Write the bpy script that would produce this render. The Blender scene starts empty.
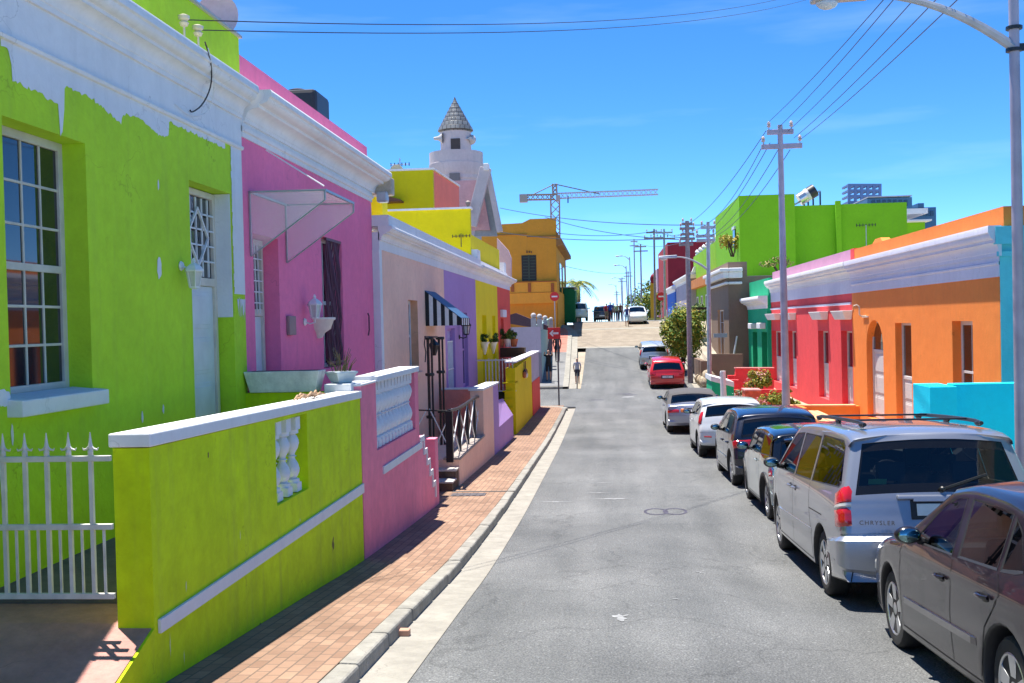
import bpy, bmesh, math, random
from mathutils import Vector, Matrix, noise
from mathutils.geometry import delaunay_2d_cdt
random.seed(11)
SC = bpy.context.scene
COL = SC.collection
EYE = 3.75                       # eye height above the lowest street level
F = 1057.0                       # focal length in pixels of a 1024 wide picture

# ---------------------------------------------------------------- camera geometry
def _n(a):
    l = math.sqrt(sum(t*t for t in a)); return [t/l for t in a]
dY = _n([94, 20.5, F]); _u = [-.0225, 1, 0]
_k = sum(a*b for a, b in zip(_u, dY)); dU = _n([a-_k*b for a, b in zip(_u, dY)])
dR = [dU[1]*dY[2]-dU[2]*dY[1], dU[2]*dY[0]-dU[0]*dY[2], dU[0]*dY[1]-dU[1]*dY[0]]
def ray(x, y):
    d = [x-512, 341.5-y, F]
    return [sum(a*b for a, b in zip(d, e)) for e in (dR, dY, dU)]
def LX(x, y, X):                 # point of a pixel on the plane X
    r = ray(x, y); k = X/r[0]; return Vector((X, r[1]*k, EYE+r[2]*k))
def LY(x, y, Y):                 # point of a pixel on the plane Y
    r = ray(x, y); k = Y/r[1]; return Vector((r[0]*k, Y, EYE+r[2]*k))
def YX(x, y, X): return LX(x, y, X).y
def ZX(x, y, X): return LX(x, y, X).z
def H(h): return EYE-h           # height given as metres below the eye

# ---------------------------------------------------------------- street profile
PROF = [(-14, .75), (-6, 1.32), (0, 1.81), (3, 2.08), (6.5, 2.385), (9.6, 2.645), (12, 2.85), (14.2, 2.98), (17.8, 3.16), (20, 3.235), (24.6, 3.39), (32, 3.61), (40, 3.71), (46, 3.745),
        (52, 3.65), (58, 3.35), (64, 2.8), (70, 2.1), (76, 1.4), (84, .6), (92, .1), (97, .02), (105, .15), (120, .8), (160, 4), (250, 13), (700, 60)]
def road(Y):
    n = len(PROF)
    for i in range(n-1):
        if Y <= PROF[i+1][0] or i == n-2:
            x0, a = PROF[i]; x1, b = PROF[i+1]
            def sl(j):
                if j <= 0 or j >= n-1: return (PROF[min(j+1, n-1)][1]-PROF[max(j-1, 0)][1])/(PROF[min(j+1, n-1)][0]-PROF[max(j-1, 0)][0])
                s0 = (PROF[j][1]-PROF[j-1][1])/(PROF[j][0]-PROF[j-1][0]); s1 = (PROF[j+1][1]-PROF[j][1])/(PROF[j+1][0]-PROF[j][0])
                return 0 if s0*s1 <= 0 else 2*s0*s1/(s0+s1)
            h = x1-x0; t = (Y-x0)/h; m0 = sl(i)*h; m1 = sl(i+1)*h
            return EYE-((2*t**3-3*t*t+1)*a+(t**3-2*t*t+t)*m0+(-2*t**3+3*t*t)*b+(t**3-t*t)*m1)
def cross(x, y):                 # the right half of the near road falls away a little
    t = max(0, min(1, (x-.4)/1.8)); t = t*t*(3-2*t); k = max(0, min(1, (16.5-y)/2.5)); k = k*k*(3-2*k); return -.16*t*k
def pave(Y): return road(Y)+.12
def ground_hit(x, y, off=0.0):   # where a pixel meets the street
    r = ray(x, y); Y = 3.0
    while Y < 130:
        if EYE+r[2]/r[1]*Y <= road(Y)+cross(r[0]/r[1]*Y, Y)+off: break
        Y += .05
    return Vector((r[0]/r[1]*Y, Y, road(Y)+cross(r[0]/r[1]*Y, Y)+off))

# ---------------------------------------------------------------- materials
def lin(c): return tuple(((v/255/12.92) if v/255 <= .04045 else ((v/255+.055)/1.055)**2.4) for v in c)
MATS = {}
def nodes(name):
    m = bpy.data.materials.new(name); m.use_nodes = True
    nt = m.node_tree; return m, nt, nt.nodes['Principled BSDF']
def N(nt, t, **kw):
    n = nt.nodes.new(t)
    for k, v in kw.items():
        if k.startswith('i_'):
            key = k[2:]; key = int(key) if key.isdigit() else key.replace('_', ' ')
            n.inputs[key].default_value = v
        else: setattr(n, k, v)
    return n
def paint(name, c, rough=.8, var=.12, scale=.9, bump=.25, dirt=.16, bscale=30, spec=.25):
    """wall paint: patchy tone, vertical rain streaks, blotches, rough plaster bump"""
    if name in MATS: return MATS[name]
    m, nt, b = nodes(name); L = nt.links.new
    g = N(nt, 'ShaderNodeNewGeometry')
    mp = N(nt, 'ShaderNodeMapping'); mp.inputs['Scale'].default_value = (3.2, 3.2, .22); L(g.outputs['Position'], mp.inputs['Vector'])
    n1 = N(nt, 'ShaderNodeTexNoise', i_Scale=scale, i_Detail=7.0, i_Roughness=.62); L(g.outputs['Position'], n1.inputs['Vector'])
    n2 = N(nt, 'ShaderNodeTexNoise', i_Scale=1.6, i_Detail=6.0, i_Roughness=.65); L(mp.outputs[0], n2.inputs['Vector'])
    r1 = N(nt, 'ShaderNodeValToRGB'); e = r1.color_ramp.elements
    e[0].position = .3; e[1].position = .72
    e[0].color = (*[v*(1-var) for v in c], 1); e[1].color = (*[min(v*(1+var), .95) for v in c], 1); L(n1.outputs[0], r1.inputs[0])
    r2 = N(nt, 'ShaderNodeValToRGB'); e = r2.color_ramp.elements; e[0].position = .52; e[1].position = .78
    e[0].color = (0, 0, 0, 1); e[1].color = (dirt*1.6, dirt*1.6, dirt*1.6, 1); L(n2.outputs[0], r2.inputs[0])
    mx = N(nt, 'ShaderNodeMix', data_type='RGBA'); L(r2.outputs[0], mx.inputs[0]); L(r1.outputs[0], mx.inputs[6])
    mx.inputs[7].default_value = (*[v*.55+.05 for v in c], 1)
    vd = N(nt, 'ShaderNodeTexNoise', i_Scale=2.2, i_Detail=5.0); L(g.outputs['Position'], vd.inputs['Vector'])
    vm = N(nt, 'ShaderNodeVectorMath', operation='MULTIPLY_ADD'); L(vd.outputs[1], vm.inputs[0]); vm.inputs[1].default_value = (.9, .9, .9); L(g.outputs['Position'], vm.inputs[2])
    vo = N(nt, 'ShaderNodeTexVoronoi', feature='DISTANCE_TO_EDGE', i_Scale=.75); L(vm.outputs[0], vo.inputs['Vector'])
    rc_ = N(nt, 'ShaderNodeMapRange'); rc_.inputs[1].default_value = .0; rc_.inputs[2].default_value = .006; rc_.inputs[3].default_value = 1; rc_.inputs[4].default_value = 0; L(vo.outputs[0], rc_.inputs[0])
    ms = N(nt, 'ShaderNodeMapRange'); ms.inputs[1].default_value = .5; ms.inputs[2].default_value = .62; L(n1.outputs[0], ms.inputs[0])
    ck = N(nt, 'ShaderNodeMath', operation='MULTIPLY'); L(rc_.outputs[0], ck.inputs[0]); L(ms.outputs[0], ck.inputs[1])
    c2 = N(nt, 'ShaderNodeMath', operation='MULTIPLY'); L(ck.outputs[0], c2.inputs[0]); c2.inputs[1].default_value = .45
    n5 = N(nt, 'ShaderNodeTexNoise', i_Scale=7.0, i_Detail=8.0, i_Roughness=.7); L(g.outputs['Position'], n5.inputs['Vector'])
    r5 = N(nt, 'ShaderNodeMapRange'); r5.inputs[1].default_value = .3; r5.inputs[2].default_value = .7; r5.inputs[3].default_value = 1-var*.9; r5.inputs[4].default_value = 1+var*.7; L(n5.outputs[0], r5.inputs[0])
    m5 = N(nt, 'ShaderNodeVectorMath', operation='SCALE'); L(mx.outputs[2], m5.inputs[0]); L(r5.outputs[0], m5.inputs['Scale'])
    m6 = N(nt, 'ShaderNodeMix', data_type='RGBA'); L(c2.outputs[0], m6.inputs[0]); L(m5.outputs[0], m6.inputs[6]); m6.inputs[7].default_value = (*[v*.25 for v in c], 1)
    L(m6.outputs[2], b.inputs['Base Color'])
    n3 = N(nt, 'ShaderNodeTexNoise', i_Scale=float(bscale), i_Detail=5.0); L(g.outputs['Position'], n3.inputs['Vector'])
    n4 = N(nt, 'ShaderNodeTexNoise', i_Scale=2.3, i_Detail=3.0); L(g.outputs['Position'], n4.inputs['Vector'])
    ad = N(nt, 'ShaderNodeMath', operation='MULTIPLY_ADD'); L(n4.outputs[0], ad.inputs[0]); ad.inputs[1].default_value = 2.5; L(n3.outputs[0], ad.inputs[2])
    bp = N(nt, 'ShaderNodeBump', i_Strength=bump, i_Distance=.02); L(ad.outputs[0], bp.inputs['Height']); L(bp.outputs[0], b.inputs['Normal'])
    b.inputs['Roughness'].default_value = rough; b.inputs['Specular IOR Level'].default_value = spec
    MATS[name] = m; return m
def plain(name, c, rough=.5, metal=0, var=.06, scale=14, spec=.5, coat=0):
    if name in MATS: return MATS[name]
    m, nt, b = nodes(name); L = nt.links.new
    t = N(nt, 'ShaderNodeTexCoord'); n1 = N(nt, 'ShaderNodeTexNoise', i_Scale=float(scale), i_Detail=4.0); L(t.outputs['Object'], n1.inputs['Vector'])
    r1 = N(nt, 'ShaderNodeValToRGB'); e = r1.color_ramp.elements; e[0].position = .3; e[1].position = .7
    e[0].color = (*[v*(1-var) for v in c], 1); e[1].color = (*[min(1, v*(1+var)) for v in c], 1); L(n1.outputs[0], r1.inputs[0]); L(r1.outputs[0], b.inputs['Base Color'])
    b.inputs['Roughness'].default_value = rough; b.inputs['Metallic'].default_value = metal; b.inputs['Specular IOR Level'].default_value = spec
    if coat: b.inputs['Coat Weight'].default_value = coat; b.inputs['Coat Roughness'].default_value = .04
    MATS[name] = m; return m
def carpaint(name, c, metal=.35, rough=.32):
    if name in MATS: return MATS[name]
    m, nt, b = nodes(name); L = nt.links.new
    t = N(nt, 'ShaderNodeTexCoord'); n1 = N(nt, 'ShaderNodeTexNoise', i_Scale=900.0, i_Detail=1.0); L(t.outputs['Object'], n1.inputs['Vector'])
    n2 = N(nt, 'ShaderNodeTexNoise', i_Scale=2.0, i_Detail=6.0); L(t.outputs['Object'], n2.inputs['Vector'])
    sx = N(nt, 'ShaderNodeSeparateXYZ'); L(t.outputs['Object'], sx.inputs[0])
    dr = N(nt, 'ShaderNodeMapRange'); dr.inputs[1].default_value = .85; dr.inputs[2].default_value = .2; dr.inputs[3].default_value = 0; dr.inputs[4].default_value = .3 if max(c) > .1 else .07; L(sx.outputs[2], dr.inputs[0])
    mu = N(nt, 'ShaderNodeMath', operation='MULTIPLY'); L(dr.outputs[0], mu.inputs[0]); L(n2.outputs[0], mu.inputs[1])     # road dust low on the body
    r1 = N(nt, 'ShaderNodeValToRGB'); e = r1.color_ramp.elements; e[0].position = .3; e[1].position = .7
    e[0].color = (*[v*.9 for v in c], 1); e[1].color = (*[min(1, v*1.1) for v in c], 1); L(n1.outputs[0], r1.inputs[0])
    mx = N(nt, 'ShaderNodeMix', data_type='RGBA'); L(mu.outputs[0], mx.inputs[0]); L(r1.outputs[0], mx.inputs[6]); mx.inputs[7].default_value = (.3, .28, .25, 1); L(mx.outputs[2], b.inputs['Base Color'])
    b.inputs['Roughness'].default_value = rough; b.inputs['Metallic'].default_value = metal
    b.inputs['Coat Weight'].default_value = 1.0; b.inputs['Coat Roughness'].default_value = .03
    MATS[name] = m; return m
def glassmat(name, tint, refl=.06):
    if name in MATS: return MATS[name]
    m = bpy.data.materials.new(name); m.use_nodes = True; nt = m.node_tree; nt.nodes.clear(); L = nt.links.new
    o = N(nt, 'ShaderNodeOutputMaterial'); tr = N(nt, 'ShaderNodeBsdfTransparent'); tr.inputs[0].default_value = (*tint, 1)
    gl = N(nt, 'ShaderNodeBsdfGlossy'); gl.inputs['Roughness'].default_value = .01
    fr = N(nt, 'ShaderNodeFresnel', i_IOR=1.5); ad = N(nt, 'ShaderNodeMath', operation='MULTIPLY_ADD'); L(fr.outputs[0], ad.inputs[0]); ad.inputs[1].default_value = 1.15; ad.inputs[2].default_value = refl; ad.use_clamp = True
    mx = N(nt, 'ShaderNodeMixShader'); L(ad.outputs[0], mx.inputs[0]); L(tr.outputs[0], mx.inputs[1]); L(gl.outputs[0], mx.inputs[2]); L(mx.outputs[0], o.inputs[0])
    MATS[name] = m; return m

WHITE = paint('white wall paint', (.74, .75, .76), var=.05, dirt=.14, bump=.15)
WHITEC = paint('white cornice paint', (.78, .77, .76), var=.06, dirt=.13, bump=.12)
TRIM = plain('white gloss trim', (.72, .73, .74), .45, var=.08, scale=6)
CREAM = plain('cream gloss trim', (.66, .60, .50), .5, var=.1, scale=6)
PANE = plain('window glass', (.012, .016, .022), .03, var=.3, scale=3, spec=.9)
DARK = plain('dark void', (.01, .01, .011), .7)
BLACK = plain('black enamel metal', (.014, .014, .015), .4, spec=.5)
GALV = plain('galvanised steel', (.42, .44, .47), .45, .35, var=.12, scale=5)
CONC = paint('weathered concrete', (.42, .40, .37), var=.2, scale=2.2, bump=.4, dirt=.2)

# ---------------------------------------------------------------- mesh builder
class MB:
    def __init__(s): s.v = []; s.f = []; s.m = []; s.mats = []
    def mi(s, m):
        if m not in s.mats: s.mats.append(m)
        return s.mats.index(m)
    def add(s, vs, fs, m):
        o = len(s.v); s.v += [tuple(v) for v in vs]; k = s.mi(m)
        for f in fs: s.f.append([i+o for i in f]); s.m.append(k)
    def quad(s, a, b, c, d, m): s.add([a, b, c, d], [(0, 1, 2, 3)], m)
    def box(s, x0, x1, y0, y1, z0, z1, m):
        x0, x1 = sorted((x0, x1)); y0, y1 = sorted((y0, y1)); z0, z1 = sorted((z0, z1))
        s.hexa([(x0, y0, z0), (x1, y0, z0), (x1, y1, z0), (x0, y1, z0)], [(x0, y0, z1), (x1, y0, z1), (x1, y1, z1), (x0, y1, z1)], m)
    def hexa(s, bot, top, m):
        n = len(bot); fs = [tuple(range(n))[::-1], tuple(range(n, 2*n))]
        for i in range(n): j = (i+1) % n; fs.append((i, j, n+j, n+i))
        s.add(list(bot)+list(top), fs, m)
    def prism(s, poly, vec, m):
        vec = Vector(vec); s.hexa([Vector(p) for p in poly], [Vector(p)+vec for p in poly], m)
    def bar(s, p, q, w, h, m, up=(0, 0, 1)):
        p = Vector(p); q = Vector(q); d = (q-p).normalized(); u = Vector(up)
        if abs(d.dot(u)) > .95: u = Vector((0, 1, 0))
        a = d.cross(u).normalized()*w/2; b = a.cross(d).normalized()*h/2
        s.hexa([p-a-b, p+a-b, p+a+b, p-a+b], [q-a-b, q+a-b, q+a+b, q-a+b], m)
    def tube(s, pts, r, m, n=8, cap=True):
        pts = [Vector(p) for p in pts]; k = len(pts); rr = r if isinstance(r, (list, tuple)) else [r]*k
        vs = []; fs = []; ref = None
        for i, p in enumerate(pts):
            d = (pts[min(i+1, k-1)]-pts[max(i-1, 0)]).normalized()
            if ref is None: ref = Vector((1, 0, 0)) if abs(d.x) < .9 else Vector((0, 1, 0))
            a = (ref-d*ref.dot(d)).normalized(); b = d.cross(a); ref = a
            for j in range(n):
                t = 2*math.pi*j/n; vs.append(p+a*math.cos(t)*rr[i]+b*math.sin(t)*rr[i])
        for i in range(k-1):
            for j in range(n): fs.append((i*n+j, i*n+(j+1) % n, (i+1)*n+(j+1) % n, (i+1)*n+j))
        if cap: fs += [tuple(range(n))[::-1], tuple(range((k-1)*n, k*n))]
        s.add(vs, fs, m)
    def lathe(s, prof, c, m, n=16, axis='z', cap=True):
        c = Vector(c); vs = []; fs = []; k = len(prof)
        for r, z in prof:
            for j in range(n):
                t = 2*math.pi*j/n; a, b = r*math.cos(t), r*math.sin(t)
                vs.append(c+Vector({'z': (a, b, z), 'x': (z, a, b), 'y': (b, z, a)}[axis]))
        for i in range(k-1):
            for j in range(n): fs.append((i*n+j, i*n+(j+1) % n, (i+1)*n+(j+1) % n, (i+1)*n+j))
        if cap: fs += [tuple(range(n))[::-1], tuple(range((k-1)*n, k*n))]
        s.add(vs, fs, m)
    def ball(s, c, r, m, n=12, k=8):
        if not isinstance(r, (list, tuple)): r = (r, r, r)
        c = Vector(c); vs = [c+Vector((0, 0, -r[2]))]; fs = []
        for i in range(1, k):
            p = math.pi*i/k-math.pi/2
            for j in range(n):
                t = 2*math.pi*j/n; vs.append(c+Vector((r[0]*math.cos(p)*math.cos(t), r[1]*math.cos(p)*math.sin(t), r[2]*math.sin(p))))
        vs.append(c+Vector((0, 0, r[2])))
        for j in range(n): fs.append((0, 1+(j+1) % n, 1+j))
        for i in range(k-2):
            for j in range(n): fs.append((1+i*n+j, 1+i*n+(j+1) % n, 1+(i+1)*n+(j+1) % n, 1+(i+1)*n+j))
        e = len(vs)-1
        for j in range(n): fs.append((e, 1+(k-2)*n+j, 1+(k-2)*n+(j+1) % n))
        s.add(vs, fs, m)
    def build(s, name, parent=None, smooth=False, bevel=0, merge=False, angle=40, outward=False):
        me = bpy.data.meshes.new(name); me.from_pydata(s.v, [], s.f)
        for m in s.mats: me.materials.append(m)
        for p, k in zip(me.polygons, s.m): p.material_index = k
        if merge or smooth or True:
            bm = bmesh.new(); bm.from_mesh(me)
            if merge: bmesh.ops.remove_doubles(bm, verts=bm.verts, dist=.0008)
            bmesh.ops.recalc_face_normals(bm, faces=bm.faces)
            if outward and sum(f.normal.z*f.calc_area()*f.calc_center_median().z for f in bm.faces) < 0: bmesh.ops.reverse_faces(bm, faces=bm.faces)
            bm.to_mesh(me); bm.free()
        if smooth:
            for p in me.polygons: p.use_smooth = True
            me.set_sharp_from_angle(angle=math.radians(angle))
        o = bpy.data.objects.new(name, me); COL.objects.link(o)
        if parent is not None: attach(o, parent)
        if bevel:
            b = o.modifiers.new('bevel', 'BEVEL'); b.width = bevel; b.segments = 2; b.limit_method = 'ANGLE'; b.angle_limit = math.radians(50)
        return o
BASE = {}
def attach(o, parent):
    o.parent = parent
    if parent.name in BASE: o.matrix_parent_inverse = Matrix.Translation(-BASE[parent.name])
def tag(o, label, cat, group=None):
    o['label'] = label; o['category'] = cat
    if group: o['group'] = group
    return o
def thing(name, label, cat, loc, group=None):     # Empty at the base; parts are meshed in street coordinates
    o = bpy.data.objects.new(name, None); COL.objects.link(o); o.location = loc; o.empty_display_size = .2
    BASE[o.name] = Vector(loc); return tag(o, label, cat, group)
def struct(o): o['kind'] = 'structure'; return o
def stuff(o): o['kind'] = 'stuff'; return o
def copy_thing(root, offset, label=None, rot=None):
    def cp(o, par):
        c = o.copy(); COL.objects.link(c)
        if par is not None: c.parent = par
        for ch in list(o.children): cp(ch, c)
        return c
    r = cp(root, None); r.location = Vector(root.location)+Vector(offset)
    if rot: r.rotation_euler = rot
    if label: r['label'] = label
    return r

# ---------------------------------------------------------------- world, sun, camera
SUN_DIR = Vector((-.18, .16, 1)).normalized()
w = bpy.data.worlds.new('World'); SC.world = w; w.use_nodes = True
nt = w.node_tree; bg = nt.nodes['Background']
sk = nt.nodes.new('ShaderNodeTexSky'); sk.sky_type = 'NISHITA'; sk.sun_disc = False
sk.sun_elevation = math.asin(SUN_DIR.z); sk.sun_rotation = math.atan2(SUN_DIR.x, SUN_DIR.y); sk.altitude = 0
sk.air_density = .42; sk.dust_density = 0.0; sk.ozone_density = 6.0
tc = nt.nodes.new('ShaderNodeTexCoord'); mp = nt.nodes.new('ShaderNodeMapping'); mp.inputs['Scale'].default_value = (1.2, 1.2, 9)
cn = nt.nodes.new('ShaderNodeTexNoise'); cn.inputs['Scale'].default_value = 1.7; cn.inputs['Detail'].default_value = 6; cn.inputs['Roughness'].default_value = .55
cr = nt.nodes.new('ShaderNodeValToRGB'); cr.color_ramp.elements[0].position = .55; cr.color_ramp.elements[1].position = .8
cr.color_ramp.elements[0].color = (0, 0, 0, 1); cr.color_ramp.elements[1].color = (.07, .07, .07, 1)
cm = nt.nodes.new('ShaderNodeMix'); cm.data_type = 'RGBA'; cm.inputs[7].default_value = (9, 9.6, 10, 1)
lk = nt.links.new
lk(tc.outputs['Generated'], mp.inputs['Vector']); lk(mp.outputs[0], cn.inputs['Vector']); lk(cn.outputs[0], cr.inputs[0]); lk(cr.outputs[0], cm.inputs[0])
lk(sk.outputs[0], cm.inputs[6]); hs = nt.nodes.new('ShaderNodeHueSaturation'); hs.inputs['Saturation'].default_value = 1.2; lk(cm.outputs[2], hs.inputs['Color']); lk(hs.outputs[0], bg.inputs['Color'])
bg.inputs['Strength'].default_value = .137
sl = bpy.data.lights.new('sun', 'SUN'); sl.energy = 4.2; sl.angle = math.radians(.5); sl.color = (1, .95, .87)
so = bpy.data.objects.new('sun', sl); COL.objects.link(so); so.rotation_euler = SUN_DIR.to_track_quat('Z', 'Y').to_euler()
cd = bpy.data.cameras.new('camera'); cam = bpy.data.objects.new('camera', cd); COL.objects.link(cam)
cd.sensor_fit = 'HORIZONTAL'; cd.sensor_width = 36; cd.lens = F*36/1024; cd.clip_end = 5000; cd.clip_start = .05
# rows dR,dY,dU are world X,Y,Z expressed in camera coordinates (right, up, forward)
M = Matrix(((dR[0], dR[1], -dR[2]), (dY[0], dY[1], -dY[2]), (dU[0], dU[1], -dU[2])))
cam.matrix_world = Matrix.Translation((0, 0, EYE)) @ M.to_4x4()
SC.camera = cam
SC.view_settings.view_transform = 'Standard'; SC.view_settings.look = 'None'; SC.view_settings.exposure = 1.28; SC.view_settings.gamma = 1
SC.render.engine = 'CYCLES'
# ================================================================ ground, road, pavements
def asphalt_mat():
    m, nt, b = nodes('asphalt'); L = nt.links.new
    g = N(nt, 'ShaderNodeNewGeometry')
    n1 = N(nt, 'ShaderNodeTexNoise', i_Scale=.55, i_Detail=6.0, i_Roughness=.6); L(g.outputs[0], n1.inputs['Vector'])
    mp = N(nt, 'ShaderNodeMapping'); mp.inputs['Scale'].default_value = (1.6, .12, 1); L(g.outputs[0], mp.inputs['Vector'])
    n2 = N(nt, 'ShaderNodeTexNoise', i_Scale=1.2, i_Detail=4.0); L(mp.outputs[0], n2.inputs['Vector'])
    n3 = N(nt, 'ShaderNodeTexNoise', i_Scale=70.0, i_Detail=3.0, i_Roughness=.8); L(g.outputs[0], n3.inputs['Vector'])
    vo = N(nt, 'ShaderNodeTexVoronoi', i_Scale=45.0); L(g.outputs[0], vo.inputs['Vector'])
    vc = N(nt, 'ShaderNodeTexVoronoi', feature='DISTANCE_TO_EDGE', i_Scale=.42); 
    dn = N(nt, 'ShaderNodeTexNoise', i_Scale=1.3, i_Detail=5.0); L(g.outputs[0], dn.inputs['Vector'])
    va = N(nt, 'ShaderNodeVectorMath', operation='MULTIPLY_ADD'); L(dn.outputs[1], va.inputs[0]); va.inputs[1].default_value = (1.3, 1.3, 1.3); L(g.outputs[0], va.inputs[2]); L(va.outputs[0], vc.inputs['Vector'])
    s = N(nt, 'ShaderNodeMath', operation='ADD'); L(n1.outputs[0], s.inputs[0]); L(n2.outputs[0], s.inputs[1])
    r = N(nt, 'ShaderNodeValToRGB'); e = r.color_ramp.elements; e[0].position = .72; e[1].position = 1.25 if False else 1.0
    e[0].color = (.098, .103, .105, 1); e[1].color = (.178, .182, .182, 1)
    mr = N(nt, 'ShaderNodeMapRange'); mr.inputs[1].default_value = .65; mr.inputs[2].default_value = 1.35; L(s.outputs[0], mr.inputs[0]); 
    e[0].position = 0; e[1].position = 1; L(mr.outputs[0], r.inputs[0])
    r3 = N(nt, 'ShaderNodeValToRGB'); e = r3.color_ramp.elements; e[0].position = .42; e[1].position = .66; e[0].color = (.45, .45, .45, 1); e[1].color = (1.6, 1.58, 1.55, 1); L(n3.outputs[0], r3.inputs[0])
    mx = N(nt, 'ShaderNodeMix', data_type='RGBA', blend_type='MULTIPLY'); mx.inputs[0].default_value = .8; L(r.outputs[0], mx.inputs[6]); L(r3.outputs[0], mx.inputs[7])
    r4 = N(nt, 'ShaderNodeValToRGB'); e = r4.color_ramp.elements; e[0].position = .0; e[1].position = .012; e[0].color = (.55, .55, .55, 1); e[1].color = (1, 1, 1, 1); L(vc.outputs[0], r4.inputs[0])
    m2 = N(nt, 'ShaderNodeMix', data_type='RGBA', blend_type='MULTIPLY'); m2.inputs[0].default_value = .55; L(mx.outputs[2], m2.inputs[6]); L(r4.outputs[0], m2.inputs[7])
    n6 = N(nt, 'ShaderNodeTexNoise', i_Scale=.28, i_Detail=3.0); L(g.outputs[0], n6.inputs['Vector']); r6 = N(nt, 'ShaderNodeMapRange'); r6.inputs[1].default_value = .35; r6.inputs[2].default_value = .65; r6.inputs[3].default_value = .88; r6.inputs[4].default_value = 1.12; L(n6.outputs[0], r6.inputs[0])
    n7 = N(nt, 'ShaderNodeTexNoise', i_Scale=1.9, i_Detail=5.0, i_Roughness=.7); L(g.outputs[0], n7.inputs['Vector']); r7 = N(nt, 'ShaderNodeMapRange'); r7.inputs[1].default_value = .62; r7.inputs[2].default_value = .74; r7.inputs[3].default_value = 1; r7.inputs[4].default_value = .82; L(n7.outputs[0], r7.inputs[0])
    n8 = N(nt, 'ShaderNodeTexNoise', i_Scale=26.0, i_Detail=2.0); L(g.outputs[0], n8.inputs['Vector']); r8 = N(nt, 'ShaderNodeMapRange'); r8.inputs[1].default_value = .66; r8.inputs[2].default_value = .72; r8.inputs[3].default_value = 1; r8.inputs[4].default_value = 1.7; L(n8.outputs[0], r8.inputs[0])
    a6 = N(nt, 'ShaderNodeMath', operation='MULTIPLY'); L(r6.outputs[0], a6.inputs[0]); L(r7.outputs[0], a6.inputs[1]); a7 = N(nt, 'ShaderNodeMath', operation='MULTIPLY'); L(a6.outputs[0], a7.inputs[0]); L(r8.outputs[0], a7.inputs[1])
    s6 = N(nt, 'ShaderNodeVectorMath', operation='SCALE'); L(m2.outputs[2], s6.inputs[0]); L(a7.outputs[0], s6.inputs['Scale'])
    L(s6.outputs[0], b.inputs['Base Color']); b.inputs['Roughness'].default_value = .78; b.inputs['Specular IOR Level'].default_value = .35
    bp = N(nt, 'ShaderNodeBump', i_Strength=.55, i_Distance=.012); L(vo.outputs[0], bp.inputs['Height']); L(bp.outputs[0], b.inputs['Normal'])
    return m
def brick_mat(name, c1, c2, mortar, sc=1.0, rot=0, bw=.22, rh=.11):
    m, nt, b = nodes(name); L = nt.links.new
    g = N(nt, 'ShaderNodeNewGeometry'); mp = N(nt, 'ShaderNodeMapping'); mp.inputs['Rotation'].default_value = (0, 0, rot); L(g.outputs[0], mp.inputs['Vector'])
    br = N(nt, 'ShaderNodeTexBrick'); br.inputs['Scale'].default_value = sc; br.inputs['Brick Width'].default_value = bw; br.inputs['Row Height'].default_value = rh; br.inputs['Mortar Size'].default_value = .007; br.inputs['Bias'].default_value = 0
    br.inputs['Color1'].default_value = (*c1, 1); br.inputs['Color2'].default_value = (*c2, 1); br.inputs['Mortar'].default_value = (*mortar, 1); L(mp.outputs[0], br.inputs['Vector'])
    n1 = N(nt, 'ShaderNodeTexNoise', i_Scale=.9, i_Detail=7.0, i_Roughness=.65); L(g.outputs[0], n1.inputs['Vector'])
    r = N(nt, 'ShaderNodeValToRGB'); e = r.color_ramp.elements; e[0].position = .3; e[1].position = .7; e[0].color = (.68, .66, .64, 1); e[1].color = (1.12, 1.12, 1.12, 1); L(n1.outputs[0], r.inputs[0])
    mx = N(nt, 'ShaderNodeMix', data_type='RGBA', blend_type='MULTIPLY'); mx.inputs[0].default_value = 1; L(br.outputs[0], mx.inputs[6]); L(r.outputs[0], mx.inputs[7])
    L(mx.outputs[2], b.inputs['Base Color']); b.inputs['Roughness'].default_value = .85
    bp = N(nt, 'ShaderNodeBump', i_Strength=.5, i_Distance=.01, invert=True); L(br.outputs['Fac'], bp.inputs['Height']); L(bp.outputs[0], b.inputs['Normal'])
    return m
ASPH = asphalt_mat()
PAVER = brick_mat('salmon brick pavers', (.35, .215, .14), (.25, .145, .092), (.17, .115, .08), rot=math.pi/2, bw=.2, rh=.1)
COBBLE = brick_mat('tan cobble paving', (.31, .26, .20), (.25, .205, .155), (.22, .18, .14), bw=.3, rh=.16)
KERB = paint('kerb concrete', (.29, .275, .24), var=.2, scale=3, bump=.5, dirt=.25)
KERB2 = paint('older kerb concrete', (.22, .21, .19), var=.25, scale=4, bump=.6, dirt=.3)
GUT = paint('gutter concrete', (.30, .28, .24), var=.16, scale=2.5, bump=.5, dirt=.25)
SAND = paint('pale earth', (.36, .31, .24), var=.2, scale=.4, bump=.3)
REDPAV = paint('red oxide screed', (.46, .17, .13), var=.22, scale=1.4, bump=.3, dirt=.25)
SCREED = paint('dusty pink screed', (.50, .25, .21), var=.18, scale=2.2, bump=.4, dirt=.3)

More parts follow.
